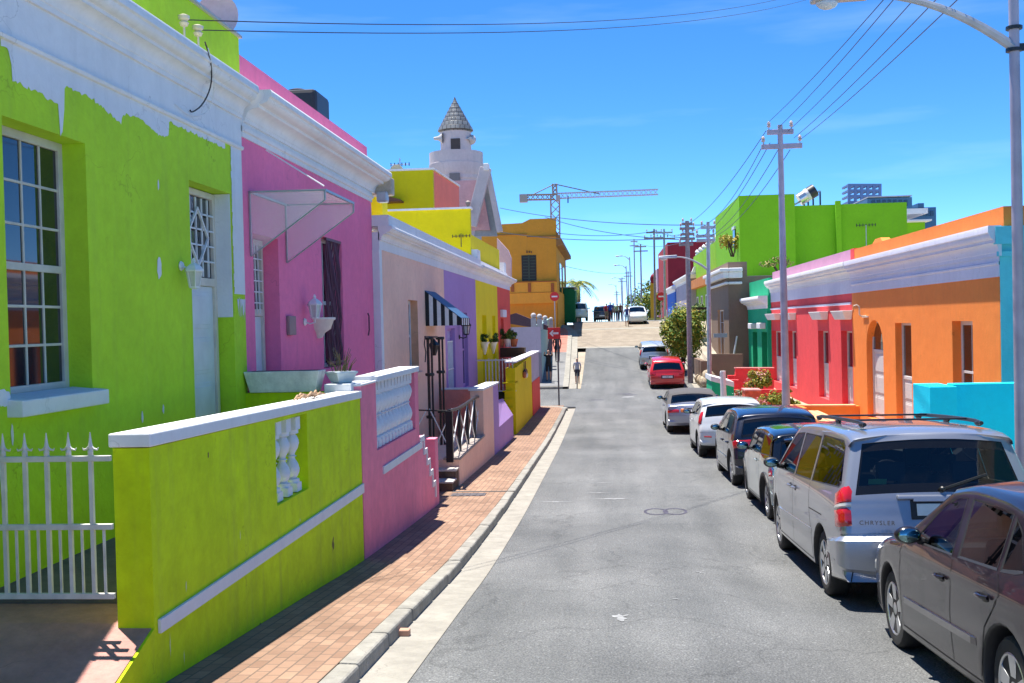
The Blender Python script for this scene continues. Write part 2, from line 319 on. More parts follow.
def yrange(a, b, st):
    n = max(1, int(round((b-a)/st))); return [a+(b-a)*i/n for i in range(n+1)]
def strip(name, m, y0, y1, xa, xb, off, st=.8, nx=1, skirt=0, z=road):
    mb = MB(); ys = yrange(y0, y1, st); fa = xa if callable(xa) else (lambda y: xa); fb = xb if callable(xb) else (lambda y: xb)
    vs = []; fs = []; k = nx+1
    for y in ys:
        for i in range(k): x = fa(y)+(fb(y)-fa(y))*i/nx; vs.append((x, y, z(y)+cross(x, y)+off))
    for j in range(len(ys)-1):
        for i in range(nx): fs.append((j*k+i, j*k+i+1, (j+1)*k+i+1, (j+1)*k+i))
    mb.add(vs, fs, m)
    if skirt:
        for y, y2 in zip(ys[:-1], ys[1:]):
            for f in (fa, fb): mb.quad((f(y), y, z(y)+off), (f(y2), y2, z(y2)+off), (f(y2), y2, z(y2)+off-skirt), (f(y), y, z(y)+off-skirt), m)
        for y in (ys[0], ys[-1]): mb.quad((fa(y), y, z(y)+off), (fb(y), y, z(y)+off), (fb(y), y, z(y)+off-skirt), (fa(y), y, z(y)+off-skirt), m)
    o = mb.build(name, merge=True, smooth=True, angle=30); return struct(o)

# one ground sheet to the horizon
mb = MB(); xs = [-900, -300, -120, -60, -30, -14, -6, 0, 6, 14, 30, 60, 120, 300, 900]; ys = yrange(-14, 130, 2)+[150, 180, 220, 300, 450, 700, 1200, 2500]
vs = [(x, y, (road(y) if y < 700 else EYE-60)-.25) for y in ys for x in xs]; k = len(xs)
mb.add(vs, [(j*k+i, j*k+i+1, (j+1)*k+i+1, (j+1)*k+i) for j in range(len(ys)-1) for i in range(k-1)], SAND)
struct(mb.build('ground', smooth=True))
XG = -1.40; XK0 = -1.90; XK1 = -1.75
strip('road', ASPH, -12, 72.4, XG, 4.45, 0, .5, 14)
strip('cobbled_road', COBBLE, 72.4, 92, lambda y: -1.9-.045*(y-70), 5.2, 0, .5, 2)
strip('paving_band', GUT, 83.2, 84.2, -2.2, 5.0, .006, .5, 1); strip('paving_band', GUT, 72.3, 72.9, -2.0, 4.6, .006, .3, 1)
strip('upper_road', ASPH, 92, 180, -3.2, 5.2, 0, 1, 1)
strip('side_street', ASPH, 46.3, 55.4, -30, XG, -.002, 1, 2)
strip('gutter', GUT, -12, 45.6, XK1, XG, .006, .8, 1)
strip('pavement', PAVER, -12, 46.0, -4.3, XK0, .115, .5, 2, skirt=.3)
# kerb stones
mb = MB(); ys = yrange(-12, 44.4, 1.0)
for a, b in zip(ys[:-1], ys[1:]):
    a2, b2 = a+.011, b-.011; R_ = random.Random(int(a*7)); j = R_.uniform(-.008, .008); t = R_.uniform(-.006, .006)
    mb.hexa([(XK0, a2, road(a2)-.2), (XK1+.015, a2, road(a2)-.2), (XK1+.015, b2, road(b2)-.2), (XK0, b2, road(b2)-.2)],
            [(XK0, a2, road(a2)+.124+t), (XK1+j, a2, road(a2)+.118+t), (XK1+j, b2, road(b2)+.118+t), (XK0, b2, road(b2)+.124+t)], [KERB, KERB2, KERB][int(a*3) % 3])
for i in range(7):                                   # rounded corner into the side street
    t0, t1 = math.pi/2*i/7, math.pi/2*(i+1)/7-.01; c = (-3.28, 44.4); R0, R1 = 1.33, 1.6
    P = lambda t, R: (c[0]+R*math.cos(t), c[1]+R*math.sin(t))
    q = [P(t0, R0), P(t0, R1), P(t1, R1), P(t1, R0)]
    mb.hexa([(x, y, road(y)-.2) for x, y in q], [(x, y, road(y)+.122) for x, y in q], KERB)
mb.box(-30, -3.28, 45.73, 46.0, road(46)-.2, road(46)+.122, KERB)
struct(mb.build('kerb', bevel=.02))
mb = MB(); mb.add([(x, y, road(y)+.118) for x, y in [(-4.3, 44.2), (-1.955, 44.2)]+[(-3.28+1.33*math.cos(math.pi/2*i/6), 44.4+1.33*math.sin(math.pi/2*i/6)) for i in range(7)]+[(-4.3, 45.73)]], [tuple(range(10))], PAVER); struct(mb.build('pavement_corner'))
# pavement beyond the side street
kx = lambda y: -2.05-.022*(y-56)-max(0, y-80)**1.6*.035
strip('far_pavement', paint('grey pavement asphalt', (.2, .2, .2), var=.15), 55.8, 70, -9, lambda y: kx(y)-.3, .115, .7, 2, skirt=.3)
strip('red_pavement', REDPAV, 70, 84, -9, lambda y: kx(y)-.3, .115, .7, 2, skirt=.2)
strip('far_pavement', MATS['grey pavement asphalt'], 84, 96, -9, lambda y: kx(y)-.3, .115, .7, 2, skirt=.2)
strip('kerb', KERB, 55.4, 96, lambda y: kx(y)-.3, kx, .12, 1, 1, skirt=.3)
strip('gutter', GUT, 55.4, 90, kx, lambda y: kx(y)+.42, .008, 1, 1)
mb = MB(); mb.box(-30, -2.06, 55.4, 55.65, road(55.5)-.2, road(55.5)+.12, KERB); struct(mb.build('kerb', bevel=.02))
# right pavement
strip('gutter', GUT, -12, 92, 4.45, 4.75, .004, 1, 1)
strip('kerb', KERB, -12, 92, 4.75, 4.95, .12, 1, 1, skirt=.3)
strip('pavement', SAND, -12, 92, 4.95, 9, .115, 1, 2, skirt=.2)
strip('upper_pavement', SAND, 92, 180, 5.2, 14, .02, 2, 1)
# marks on the road surface
def blotch(name, m, x, y, rx, ry, n=20, seed=0, off=.004, jag=.5):
    R = random.Random(seed); mb = MB(); pts = []
    for i in range(n):
        t = 2*math.pi*i/n; k = 1-jag*R.random(); px, py = x+rx*k*math.cos(t), y+ry*k*math.sin(t); pts.append((px, py, road(py)+cross(px, py)+off))
    c = (x, y, road(y)+cross(x, y)+off); mb.add([c]+pts, [(0, 1+i, 1+(i+1) % n) for i in range(n)], m); return struct(mb.build(name))
CHALK = paint('chalky splash', (.27, .275, .28), var=.2, scale=9)
OIL = paint('old road paint', (.075, .07, .1), var=.3, scale=9)
for i, (px, py, rx, ry) in enumerate([(612, 499, .5, .13), (555, 502, .4, .07), (620, 618, .10, .2), (596, 493, .3, .06), (700, 573, .05, .05), (676, 600, .05, .03), (628, 397, .5, .5), (602, 483, .15, .05)]):
    p = ground_hit(px, py); blotch('chalk_mark', CHALK, p.x, p.y, rx, ry, 26, i, jag=.75)
for px in (656, 675):
    p = ground_hit(px, 512); mb = MB()
    for i in range(22):
        t0, t1 = 2*math.pi*i/22, 2*math.pi*(i+1)/22-.03
        q = [(p.x+r*math.cos(t), p.y+2.0*r*math.sin(t)) for r, t in ((.155, t0), (.2, t0), (.2, t1), (.155, t1))]
        mb.add([(x, y, road(y)+.004) for x, y in q], [(0, 1, 2, 3)], OIL)
    struct(mb.build('painted_ring'))
for i, (px, py) in enumerate([(597, 400), (630, 395), (625, 394)]):
    p = ground_hit(px, py); blotch('dark_mark', OIL, p.x, p.y, .45, .18, 18, 40+i)
p = ground_hit(404, 637); mb = MB(); mb.box(p.x-.05, p.x+.05, p.y-.04, p.y+.04, p.z, p.z+.06, plain('brick shard', (.5, .27, .18), .8))
tag(mb.build('brick_piece', bevel=.008), 'small broken brick piece lying in the gutter by the kerb', 'brick')
p = ground_hit(469, 495, .12); mb = MB(); mb.box(p.x-.32, p.x+.3, p.y-.16, p.y+.16, pave(p.y)-.02, pave(p.y)+.006, plain('cast iron', (.09, .08, .085), .6))
for i in range(5): mb.box(p.x-.28+i*.12, p.x-.22+i*.12, p.y-.13, p.y+.13, pave(p.y)+.006, pave(p.y)+.012, MATS['cast iron'])
tag(mb.build('drain_cover'), 'dark rectangular cast iron cover set in the brick pavement', 'drain cover')
mb = MB(); y = 19.35
mb.box(-2.9, XK1, y-.04, y+.04, pave(y)-.03, pave(y)+.004, plain('dark joint', (.1, .09, .08), .8)); struct(mb.build('pavement_channel'))
# pink entrance ramp by the gate
mb = MB(); rampz = [(6.9, 1.845), (6.5, 1.865), (5.95, 2.05), (5.3, 2.16), (3, 2.0)]
for (ya, ha), (yb_, hb) in zip(rampz[:-1], rampz[1:]):
    mb.hexa([(-7, yb_, .8), (-2.92, yb_, .8), (-2.92, ya, .8), (-7, ya, .8)], [(-7, yb_, H(hb)), (-2.92, yb_, H(hb)), (-2.92, ya, H(ha)), (-7, ya, H(ha))], SCREED)
struct(mb.build('entrance_path'))
mb = MB(); mb.box(-4.28, -3.1, 6.9, 12.15, 0, H(1.77), paint('dark yard screed', (.16, .14, .13), var=.2)); struct(mb.build('yard_floor'))

# ================================================================ building helpers
def wallX(mb, X, t, d, y0, y1, z0, z1, ops, m, rev=None):
    """street wall in the plane X facing d (+1/-1), thickness t, openings (ya,yb,za,zb) with reveals"""
    rev = rev or m; xb = X-d*t
    ys = sorted({y0, y1, *[o[0] for o in ops], *[o[1] for o in ops]}); zs = sorted({z0, z1, *[o[2] for o in ops], *[o[3] for o in ops]})
    for a, b in zip(ys[:-1], ys[1:]):
        for c, e in zip(zs[:-1], zs[1:]):
            cy, cz = (a+b)/2, (c+e)/2
            if any(o[0] < cy < o[1] and o[2] < cz < o[3] for o in ops): continue
            for x in (X, xb): mb.quad((x, a, c), (x, b, c), (x, b, e), (x, a, e), m)
    for a, b, c, e in ops:
        for y in (a, b): mb.quad((X, y, c), (xb, y, c), (xb, y, e), (X, y, e), rev)
        for z in (c, e): mb.quad((X, a, z), (xb, a, z), (xb, b, z), (X, b, z), rev)
    for y in (y0, y1): mb.quad((X, y, z0), (xb, y, z0), (xb, y, z1), (X, y, z1), m)
    mb.quad((X, y0, z1), (xb, y0, z1), (xb, y1, z1), (X, y1, z1), m)
def profileY(mb, X, d, y0, y1, prof, m):
    """moulding along the street: prof = [(out, z)...] going up, closed on the wall"""
    p = [(X-d*.02, prof[0][1])]+[(X+d*o, z) for o, z in prof]+[(X-d*.02, prof[-1][1])]
    mb.prism([(x, y0, z) for x, z in p], (0, y1-y0, 0), m)
def cornice(z0, z1, out, drop=.06):
    """classical crown: fillet, cove, fillet, ovolo, fascia"""
    h = z1-z0; P = [(0.0, z0), (.03, z0), (.03, z0+.12*h)]
    for i in range(6): t = math.pi/2*i/5; P.append((.04+(out*.42)*(1-math.cos(t)), z0+.14*h+.30*h*math.sin(t)))
    P += [(out*.55, z0+.46*h), (out*.55, z0+.52*h)]
    for i in range(6): t = math.pi/2*i/5; P.append((out*.56+out*.34*math.sin(t), z0+.54*h+.2*h*(1-math.cos(t))))
    P += [(out, z0+.77*h), (out, z0+.93*h), (out*.96, z1)]
    return P
def sash(house, X, d, ya, yb, za, zb, cols, rows, rec, m=TRIM, fw=.07, label=None, sill=True, sillm=None, mid=None, sillout=.1, sillh=.12, name='window', mun=.022):
    """window frame with glazing bars; sub-parts pane and sill"""
    mb = MB(); x = X-d*rec; e = .05
    for a, b in ((ya, ya+fw), (yb-fw, yb)): mb.box(x, x-d*e, a, b, za, zb, m)
    for a, b in ((za, za+fw), (zb-fw, zb)): mb.box(x, x-d*e, ya+fw, yb-fw, a, b, m)
    gy0, gy1, gz0, gz1 = ya+fw, yb-fw, za+fw, zb-fw
    mid = mid if mid is not None else (gz0+gz1)/2
    if rows > 1: mb.box(x-d*.005, x-d*.045, gy0, gy1, mid-.03, mid+.03, m)
    for i in range(1, cols): y = gy0+(gy1-gy0)*i/cols; mb.box(x-d*.012, x-d*.04, y-mun/2, y+mun/2, gz0, gz1, m)
    for (lo, hi, n) in ((gz0, mid, rows//2), (mid, gz1, rows-rows//2)) if rows > 1 else ():
        for i in range(1, n): z = lo+(hi-lo)*i/n; mb.box(x-d*.014, x-d*.038, gy0, gy1, z-mun/2, z+mun/2, m)
    w = mb.build(name, house, bevel=.004)
    p = MB(); p.box(x-d*.024, x-d*.031, gy0-.01, gy1+.01, gz0-.01, gz1+.01, PANE); p.build('pane', w)
    if sill:
        q = MB(); q.hexa([(X-d*rec*.9, ya-.05, za-sillh), (X+d*sillout, ya-.05, za-sillh), (X+d*sillout, yb+.05, za-sillh), (X-d*rec*.9, yb+.05, za-sillh)],
                         [(X-d*rec*.9, ya-.05, za+.02), (X+d*sillout, ya-.05, za-.01), (X+d*sillout, yb+.05, za-.01), (X-d*rec*.9, yb+.05, za+.02)], sillm or WHITE)
        q.build('sill', w, bevel=.01)
    return w
def panel_door(house, X, d, ya, yb, za, zb, rec, m, panels=3, fw=.07, transom=0, label=None, fm=None, glass=False):
    """frame + leaf with raised panels; transom light above when transom>0"""
    fm = fm or TRIM; x = X-d*rec; mb = MB()
    for a, b in ((ya, ya+fw), (yb-fw, yb)): mb.box(x+d*.02, x-d*.07, a, b, za, zb, fm)
    mb.box(x+d*.02, x-d*.07, ya+fw, yb-fw, zb-fw, zb, fm)
    top = zb-fw
    if transom: mb.box(x+d*.02, x-d*.07, ya+fw, yb-fw, zb-transom-.04, zb-transom+.05, fm); top = zb-transom-.04
    fr = mb.build('door_frame', house, bevel=.005)
    l = MB(); a, b = ya+fw+.004, yb-fw-.004; l.box(x-d*.01, x-d*.055, a, b, za+.01, top-.004, m)
    hh = (top-za-.1)/panels
    for i in range(panels):
        z0 = za+.08+i*hh; l.box(x-d*.002, x-d*.012, a+.09, b-.09, z0+.05, z0+hh-.05, m)
        l.box(x+d*.006, x-d*.004, a+.13, b-.13, z0+.09, z0+hh-.09, m)
    lf = l.build('door', house, bevel=.006)
    if label: lf['label'] = label
    h = MB(); zc = za+1.0; h.box(x-d*.008, x+d*.006, a+.03, a+.07, zc-.1, zc+.1, GALV); h.tube([(x, a+.05, zc+.03), (x+d*.05, a+.05, zc+.03), (x+d*.05, a+.16, zc+.03)], .009, GALV, 6); h.build('handle', lf)
    if transom:
        p = MB(); p.box(x-d*.02, x-d*.03, ya+fw-.005, yb-fw+.005, zb-transom+.04, zb-fw+.005, PANE); p.build('pane', fr)
    return fr, lf
def baluster_prof(h, r):
    P = [(r*1.0, 0), (r*1.0, .07), (r*.55, .09), (r*.8, .13), (r*1.0, .2), (r*1.05, .26), (r*.85, .36), (r*.5, .44), (r*.42, .48), (r*.7, .5), (r*.42, .52), (r*.5, .56), (r*.85, .64), (r*1.05, .74), (r*1.0, .8), (r*.8, .87), (r*.55, .91), (r*1.0, .93), (r*1.0, 1)]
    return [(a, z*h) for a, z in P]
def lantern(mb_m, p, d, s=1.0, name='wall_lantern', label='', group=None, gl=None, dz=0):
    """coach lamp on a bracket from the wall point p, d = street direction"""
    p = Vector(p); r = thing(name, label, 'lamp', p, group); x = p.x+d*.17*s
    b = MB(); b.lathe([(.045*s, 0), (.06*s, .012*d), (.045*s, .03*d), (.01*s, .035*d)], p, mb_m, 12, 'x')
    b.tube([p+Vector((d*.02, 0, 0)), p+Vector((d*.09*s, 0, -.03*s)), p+Vector((d*.17*s, 0, -.01*s)), p+Vector((d*.17*s, 0, .05*s+dz*.3))], .012*s, mb_m, 8); b.build('bracket', r, smooth=True)
    c = Vector((x, p.y, p.z+.04*s+dz)); b = MB()
    b.lathe([(.02*s, 0), (.06*s, .01*s), (.062*s, .03*s)], c, mb_m, 6); 
    for i in range(6):
        t = 2*math.pi*i/6; b.bar(c+Vector((math.cos(t)*.06*s, math.sin(t)*.06*s, .02*s)), c+Vector((math.cos(t)*.095*s, math.sin(t)*.095*s, .21*s)), .012*s, .012*s, mb_m)
    b.lathe([(.115*s, .205*s), (.118*s, .225*s), (.085*s, .27*s), (.04*s, .30*s), (.02*s, .31*s), (.026*s, .33*s), (.008*s, .37*s)], c, mb_m, 6); b.build('lamp_cage', r)
    g = MB(); g.lathe([(.052*s, .03*s), (.085*s, .205*s)], c, gl or plain('frosted lamp glass', (.55, .55, .52), .15), 6); g.build('glass', r)
    return r
def slab_house(root, X, d, y0, y1, z0, zroof, m, depth=9, ends=True, roofm=None, top=None):
    """end walls, back wall and roof slab behind a street wall whose back is at X-d*.35"""
    xb = X-d*.35; xe = X-d*depth; b = MB()
    for a in (y0, y1-.2): b.box(xb, xe, a, a+.2, z0, top or zroof, m)
    b.box(xe, xe-d*.2, y0, y1, z0, zroof, m); b.build('side_wall', root)
    b = MB(); b.box(xb, xe, y0+.2, y1-.2, zroof-.3, zroof-.15, roofm or CONC); b.build('roof', root)
# ================================================================ LEFT SIDE
LIME = paint('lime green wall paint', (.47, .73, .03), var=.10, dirt=.2)
LIMEW = paint('lime green boundary paint', (.58, .76, .007), var=.13, dirt=.3, scale=1.3)
MAG = paint('magenta wall paint', (.94, .20, .37), var=.08, dirt=.14)
MAGW = paint('pink boundary paint', (.95, .255, .36), var=.11, dirt=.2)
PINK = paint('pale pink wall paint', (.93, .57, .43), var=.08, dirt=.1)
LILAC = paint('lilac wall paint', (.42, .26, .54), var=.06, dirt=.08)
YEL = paint('acid yellow wall paint', (.84, .70, .006), var=.05, dirt=.07)
RED = paint('brick red wall paint', (.80, .10, .07), var=.07, dirt=.08)
SALM = paint('salmon wall paint', (.78, .20, .15), var=.06)
XF = -4.28
# ---- lime green house
gh = thing('terraced_house', 'lime green house with rough white frieze, sash window and white door, nearest on the left', 'house', (XF, 8, H(1.77)))
ops = [(7.25, 8.47, H(.50), H(-1.58)), (10.66, 11.88, H(1.62), H(-1.57))]
b = MB(); wallX(b, XF, .35, 1, 3.2, 12.28, H(2.6), H(-2.15), ops, LIME); b.build('wall', gh, merge=True)
slab_house(gh, XF, 1, 3.2, 12.28, H(2.6), H(-2.6), LIME)
b = MB(); b.box(XF-.35, XF+.012, 3.2, 12.28, H(-2.15), H(-2.85), WHITE); profileY(b, XF+.012, 1, 3.2, 12.28, [(0, H(-2.13)), (.02, H(-2.135)), (.028, H(-2.16)), (.02, H(-2.175)), (0, H(-2.18))], WHITEC)
b.build('frieze', gh, merge=False)
b = MB(); profileY(b, XF+.012, 1, 3.2, 12.25, cornice(H(-2.50), H(-2.88), .24), WHITEC); b.build('cornice', gh, smooth=True, angle=25)
b = MB(); b.box(XF-.35, XF-.1, 3.2, 12.6, H(-2.8), H(-3.55), LIME); b.box(XF-.36, XF-.06, 3.2, 12.62, H(-3.55), H(-3.58), plain('grey flashing', (.4, .4, .4), .6)); b.box(XF-6, XF-.35, 12.42, 12.62, H(-2.8), H(-3.55), LIME); b.build('parapet', gh)
# white paint roughly lapped over the green
def paintpatch(pts, name='paint_patch', off=.004, th=.003, m=WHITE, sub=6, jit=.018, seed=3):
    R = random.Random(seed); P = [LX(x, y, XF) for x, y in pts]; out = []
    for a, c in zip(P, P[1:]+P[:1]):
        for i in range(sub): t = i/sub; q = a.lerp(c, t); out.append((XF+off, q.y+(R.random()-.5)*jit*2, q.z+(R.random()-.5)*jit*2))
    b = MB(); b.prism(out, (-th, 0, 0), m); return b.build(name, gh)
# ragged lower edge traced along the wall
edge = [(0, 47), (9, 51), (11, 79), (58, 104), (59, 134), (63, 134), (65, 87), (82, 95), (90, 97), (104, 109), (120, 124), (123, 114), (140, 119), (158, 136), (168, 136), (169, 121), (182, 128), (205, 139), (226, 149)]
pts = [(226, 196), (231, 262), (238, 255), (243, 150)]
low = [LX(x, y, XF) for x, y in edge]; R_ = random.Random(5); poly = []
for a, c in zip(low[:-1], low[1:]):
    n = max(2, int(abs(c.y-a.y)/.03))
    for i in range(n): q = a.lerp(c, i/n); poly.append((max(q.y+(R_.random()-.5)*.03, poly[-1][0]+.004 if poly else -9), q.z+(R_.random()-.5)*.035))
ya = poly[0][0]; yb = low[-1].y
b = MB(); ring = [(XF+.004, y, z) for y, z in poly]
top = H(-2.148)
for (y, z), (y2, z2) in zip(poly[:-1], poly[1:]):
    if z < top and z2 < top: b.quad((XF+.004, y, z), (XF+.004, y2, z2), (XF+.004, y2, top), (XF+.004, y, top), WHITE)
b.build('white_overpaint', gh)
b = MB(); R_ = random.Random(8)
zs = [H(1.0)+(H(-2.15)-H(1.0))*i/40 for i in range(41)]
for i in range(40):
    if zs[i] < H(-.35): continue
    l = [11.9+(.03*R_.random()), 11.9+(.03*R_.random())]; b.quad((XF+.005, l[0], zs[i]), (XF+.005, 12.28, zs[i]), (XF+.005, 12.28, zs[i+1]), (XF+.005, l[1], zs[i+1]), WHITE)
for i in range(14): y = 12.0+.02*i; b.quad((XF+.005, y, H(-.36)), (XF+.005, y+.02, H(-.36)), (XF+.005, y+.02, H(-.1-.35*R_.random())), (XF+.005, y, H(-.1-.3*R_.random())), WHITE)
b.build('white_overpaint', gh)
for i, (x, y, rx, ry) in enumerate([(159, 268, .062, .13), (142, 417, .025, .06), (163, 409, .025, .05), (158, 185, .02, .06), (3, 398, .1, .07), (12, 435, .02, .09), (3, 480, .05, .3)]):
    p = LX(x, y, XF); b = MB(); R_ = random.Random(i); n = 18
    b.add([(XF+.004, p.y+rx*math.cos(2*math.pi*k/n)*(1-.3*R_.random()), p.z+ry*math.sin(2*math.pi*k/n)*(1-.3*R_.random())) for k in range(n)], [tuple(range(n))], WHITE); b.build('filler_spot', gh)
w_ = sash(gh, XF, 1, 7.25, 8.47, H(.46), H(-1.58), 4, 6, .2, m=plain('aged cream sash', (.56, .53, .46), .6, var=.12, scale=5), mid=H(-.53), sillm=WHITE, sillout=.12, sillh=.13)
b = MB()
for yy in (7.62, 8.2): b.box(XF-.30, XF-.29, yy-.14, yy+.14, H(.4), H(-1.4), plain('curtain', (.25, .25, .27), .9))
b.build('curtain', w_)
fr, lf = panel_door(gh, XF, 1, 10.68, 11.86, H(1.62), H(-1.56), .2, plain('white door paint', (.66, .70, .72), .5, var=.08, scale=4), 4, transom=1.02, fm=CREAM)
b = MB(); x = XF-.18; a0, a1, z0, z1 = 10.76, 11.78, H(-.60), H(-1.47)
for i in range(1, 6): y = a0+(a1-a0)*i/6; b.bar((x, y, z0), (x, y, z1), .018, .018, TRIM)
for i in range(1, 5): z = z0+(z1-z0)*i/5; b.bar((x, a0, z), (x, a1, z), .018, .018, TRIM)
mid = Vector((x+.02, (a0+a1)/2, (z0+z1)/2)); q = [mid+Vector(v) for v in ((0, 0, .32), (0, .3, 0), (0, 0, -.32), (0, -.3, 0))]
for i in range(4): b.bar(q[i], q[(i+1) % 4], .022, .022, TRIM)
b.build('grille', fr)
b = MB(); b.box(XF-.2, XF-.005, 11.862, 11.872, H(-.15), H(-1.565), WHITE); b.build('white_reveal', gh)
b = MB(); b.box(XF-.3, XF+.25, 10.6, 11.95, H(1.77), H(1.62), CONC); b.build('step', gh)
lantern(TRIM, LX(180, 266, XF), 1, .85, dz=-.27, label='white coach lantern on the lime green wall beside the white door')
# cable entry with insulators on the parapet
ins = []
for i, (x, y) in enumerate([(184, 26), (198, 36)]):
    p = LX(x, y, XF+.12); r = tag(MB.build(type('T', (MB,), {})() if False else (lambda m: (m.lathe([(.012, -.25), (.012, 0), (.035, 0), (.05, .03), (.03, .05), (.055, .07), (.06, .1), (.03, .115)], p, plain('ivory porcelain', (.7, .62, .45), .25), 12), m)[1])(MB()), 'insulator', smooth=True), ['ivory porcelain insulator on the green parapet, the left of two', 'ivory porcelain insulator on the green parapet, the right of two'][i], 'insulator', 'insulators on the green parapet'); ins.append(p+Vector((.03, 0, .06)))
def cable(name, pts, r, label, group=None, m=None, cat='cable'):
    pts = [Vector(p) for p in pts]
    for _ in range(2 if len(pts) < 12 else 0): pts = [pts[0]]+[q for a, c in zip(pts[:-1], pts[1:]) for q in (a.lerp(c, .25), a.lerp(c, .75))]+[pts[-1]]
    b = MB(); b.tube(pts, r, m or BLACK, 5); return tag(b.build(name, smooth=True), label, cat, group)
def sag(a, c, s, n=24): a = Vector(a); c = Vector(c); return [a.lerp(c, i/n)-Vector((0, 0, 4*s*(i/n)*(1-i/n))) for i in range(n+1)]
cable('house_cable', [LX(x, y, XF+d) for x, y, d in [(205, 42, .3), (211, 60, .25), (212, 85, .15), (203, 105, .08), (192, 113, .04), (190, 110, .02)]], .008, 'black cable drooping from an insulator down the white frieze', None)
cable('house_cable', [LX(x, y, XF+d) for x, y, d in [(208, 48, .3), (214, 70, .3), (214, 95, .15), (208, 114, .06), (190, 117, .03), (175, 104, .02)]], .006, 'thin pale cable looping on the white frieze', None, WHITE)
for i, p in enumerate(ins):
    far = LY(800+6*i, -6+6*i, 33); cable('overhead_wire', sag(p, far, .35), .006, ['overhead wire from the left porcelain insulator across the blue sky', 'overhead wire from the right porcelain insulator across the blue sky'][i], 'house wires', cat='wire')
# satellite dish on the green roof
p = LX(218, 17, -5.2); r = thing('satellite_dish', 'round mauve satellite dish behind the green parapet', 'satellite dish', p-Vector((0, 0, .6)))
b = MB(); b.lathe([(0.02, .05), (.12, .04), (.24, 0), (.30, -.05), (.305, -.05), (.25, .015), (.12, .055), (.02, .065)], p, plain('mauve dish', (.42, .36, .45), .6), 24, 'y'); b.build('dish', r, smooth=True)
b = MB(); b.tube([p+Vector((0, .05, 0)), p+Vector((0, .15, -.1)), p+Vector((0, .15, -.7))], .025, GALV); b.tube([p+Vector((0, 0, -.28)), p+Vector((0, -.3, -.1))], .01, GALV); b.build('mast', r)

# ---- magenta house
mh = thing('terraced_house', 'magenta pink house with clear awnings over its door and dark barred window', 'house', (XF, 15.7, H(1.9)))
X2 = XF+.0
ops = [(12.62, 13.62, H(1.5), H(-1.18)), (15.75, 17.0, H(.62), H(-1.40))]
b = MB(); wallX(b, X2, .35, 1, 12.28, 19.3, H(3.2), H(-2.30), ops, MAG); b.build('wall', mh, merge=True)
slab_house(mh, X2, 1, 12.28, 19.3, H(3.2), H(-2.6), MAG)
b = MB(); b.box(X2-.35, X2+.02, 12.28, 19.3, H(-2.30), H(-2.80), WHITE); profileY(b, X2+.02, 1, 12.28, 19.3, [(0, H(-2.36)), (.03, H(-2.37)), (.035, H(-2.41)), (0, H(-2.43))], WHITEC); b.build('frieze', mh)
b = MB(); profileY(b, X2+.02, 1, 12.32, 19.42, cornice(H(-2.48), H(-2.85), .36), WHITEC); b.build('cornice', mh, smooth=True, angle=25)
b = MB(); b.box(X2-.4, X2-.12, 12.62, 19.6, H(-2.8), H(-3.37), MAG); b.build('parapet', mh)
b = MB(); b.box(X2-.2, X2+.36, 19.44, 19.75, H(-2.45), H(-2.78), paint('stained cream plaster', (.5, .44, .34), var=.3, scale=4)); b.box(X2+.1, X2+.3, 19.3, 19.5, H(-2.3), H(-2.5), GALV); b.build('gutter_end', mh, bevel=.03)
fr, lf = panel_door(mh, X2, 1, 12.64, 13.6, H(1.5), H(-1.16), .22, MATS['white door paint'], 3, transom=.95, fm=CREAM)
b = MB(); x = X2-.2
for i in range(1, 7): y = 12.7+.83*i/7; b.bar((x, y, H(-.2)), (x, y-.05, H(-1.1)), .018, .018, TRIM)
for i in range(1, 6): z = H(-.2)+.85*i/6; b.bar((x, 12.7, z), (x, 13.53, z), .016, .016, TRIM)
b.build('grille', fr)
w_ = sash(mh, X2, 1, 15.75, 17.0, H(.62), H(-1.40), 2, 2, .14, m=TRIM, fw=.06, sill=False)
b = MB(); PURP = plain('dark plum metal', (.12, .035, .065), .5); R_ = random.Random(2)
for i in range(13):
    y = 16.12+.068*i; x = X2-.03
    pts = [(x+.012*math.sin(k*1.3+i), y+.014*math.sin(k*1.7+i*2), H(.60)+2.0*k/16) for k in range(17)]; b.tube(pts, .012, PURP, 6)
for z in (H(.55), H(-1.38)): b.bar((X2-.03, 16.08, z), (X2-.03, 16.98, z), .05, .04, PURP)
b.build('bar_screen', w_, smooth=True)
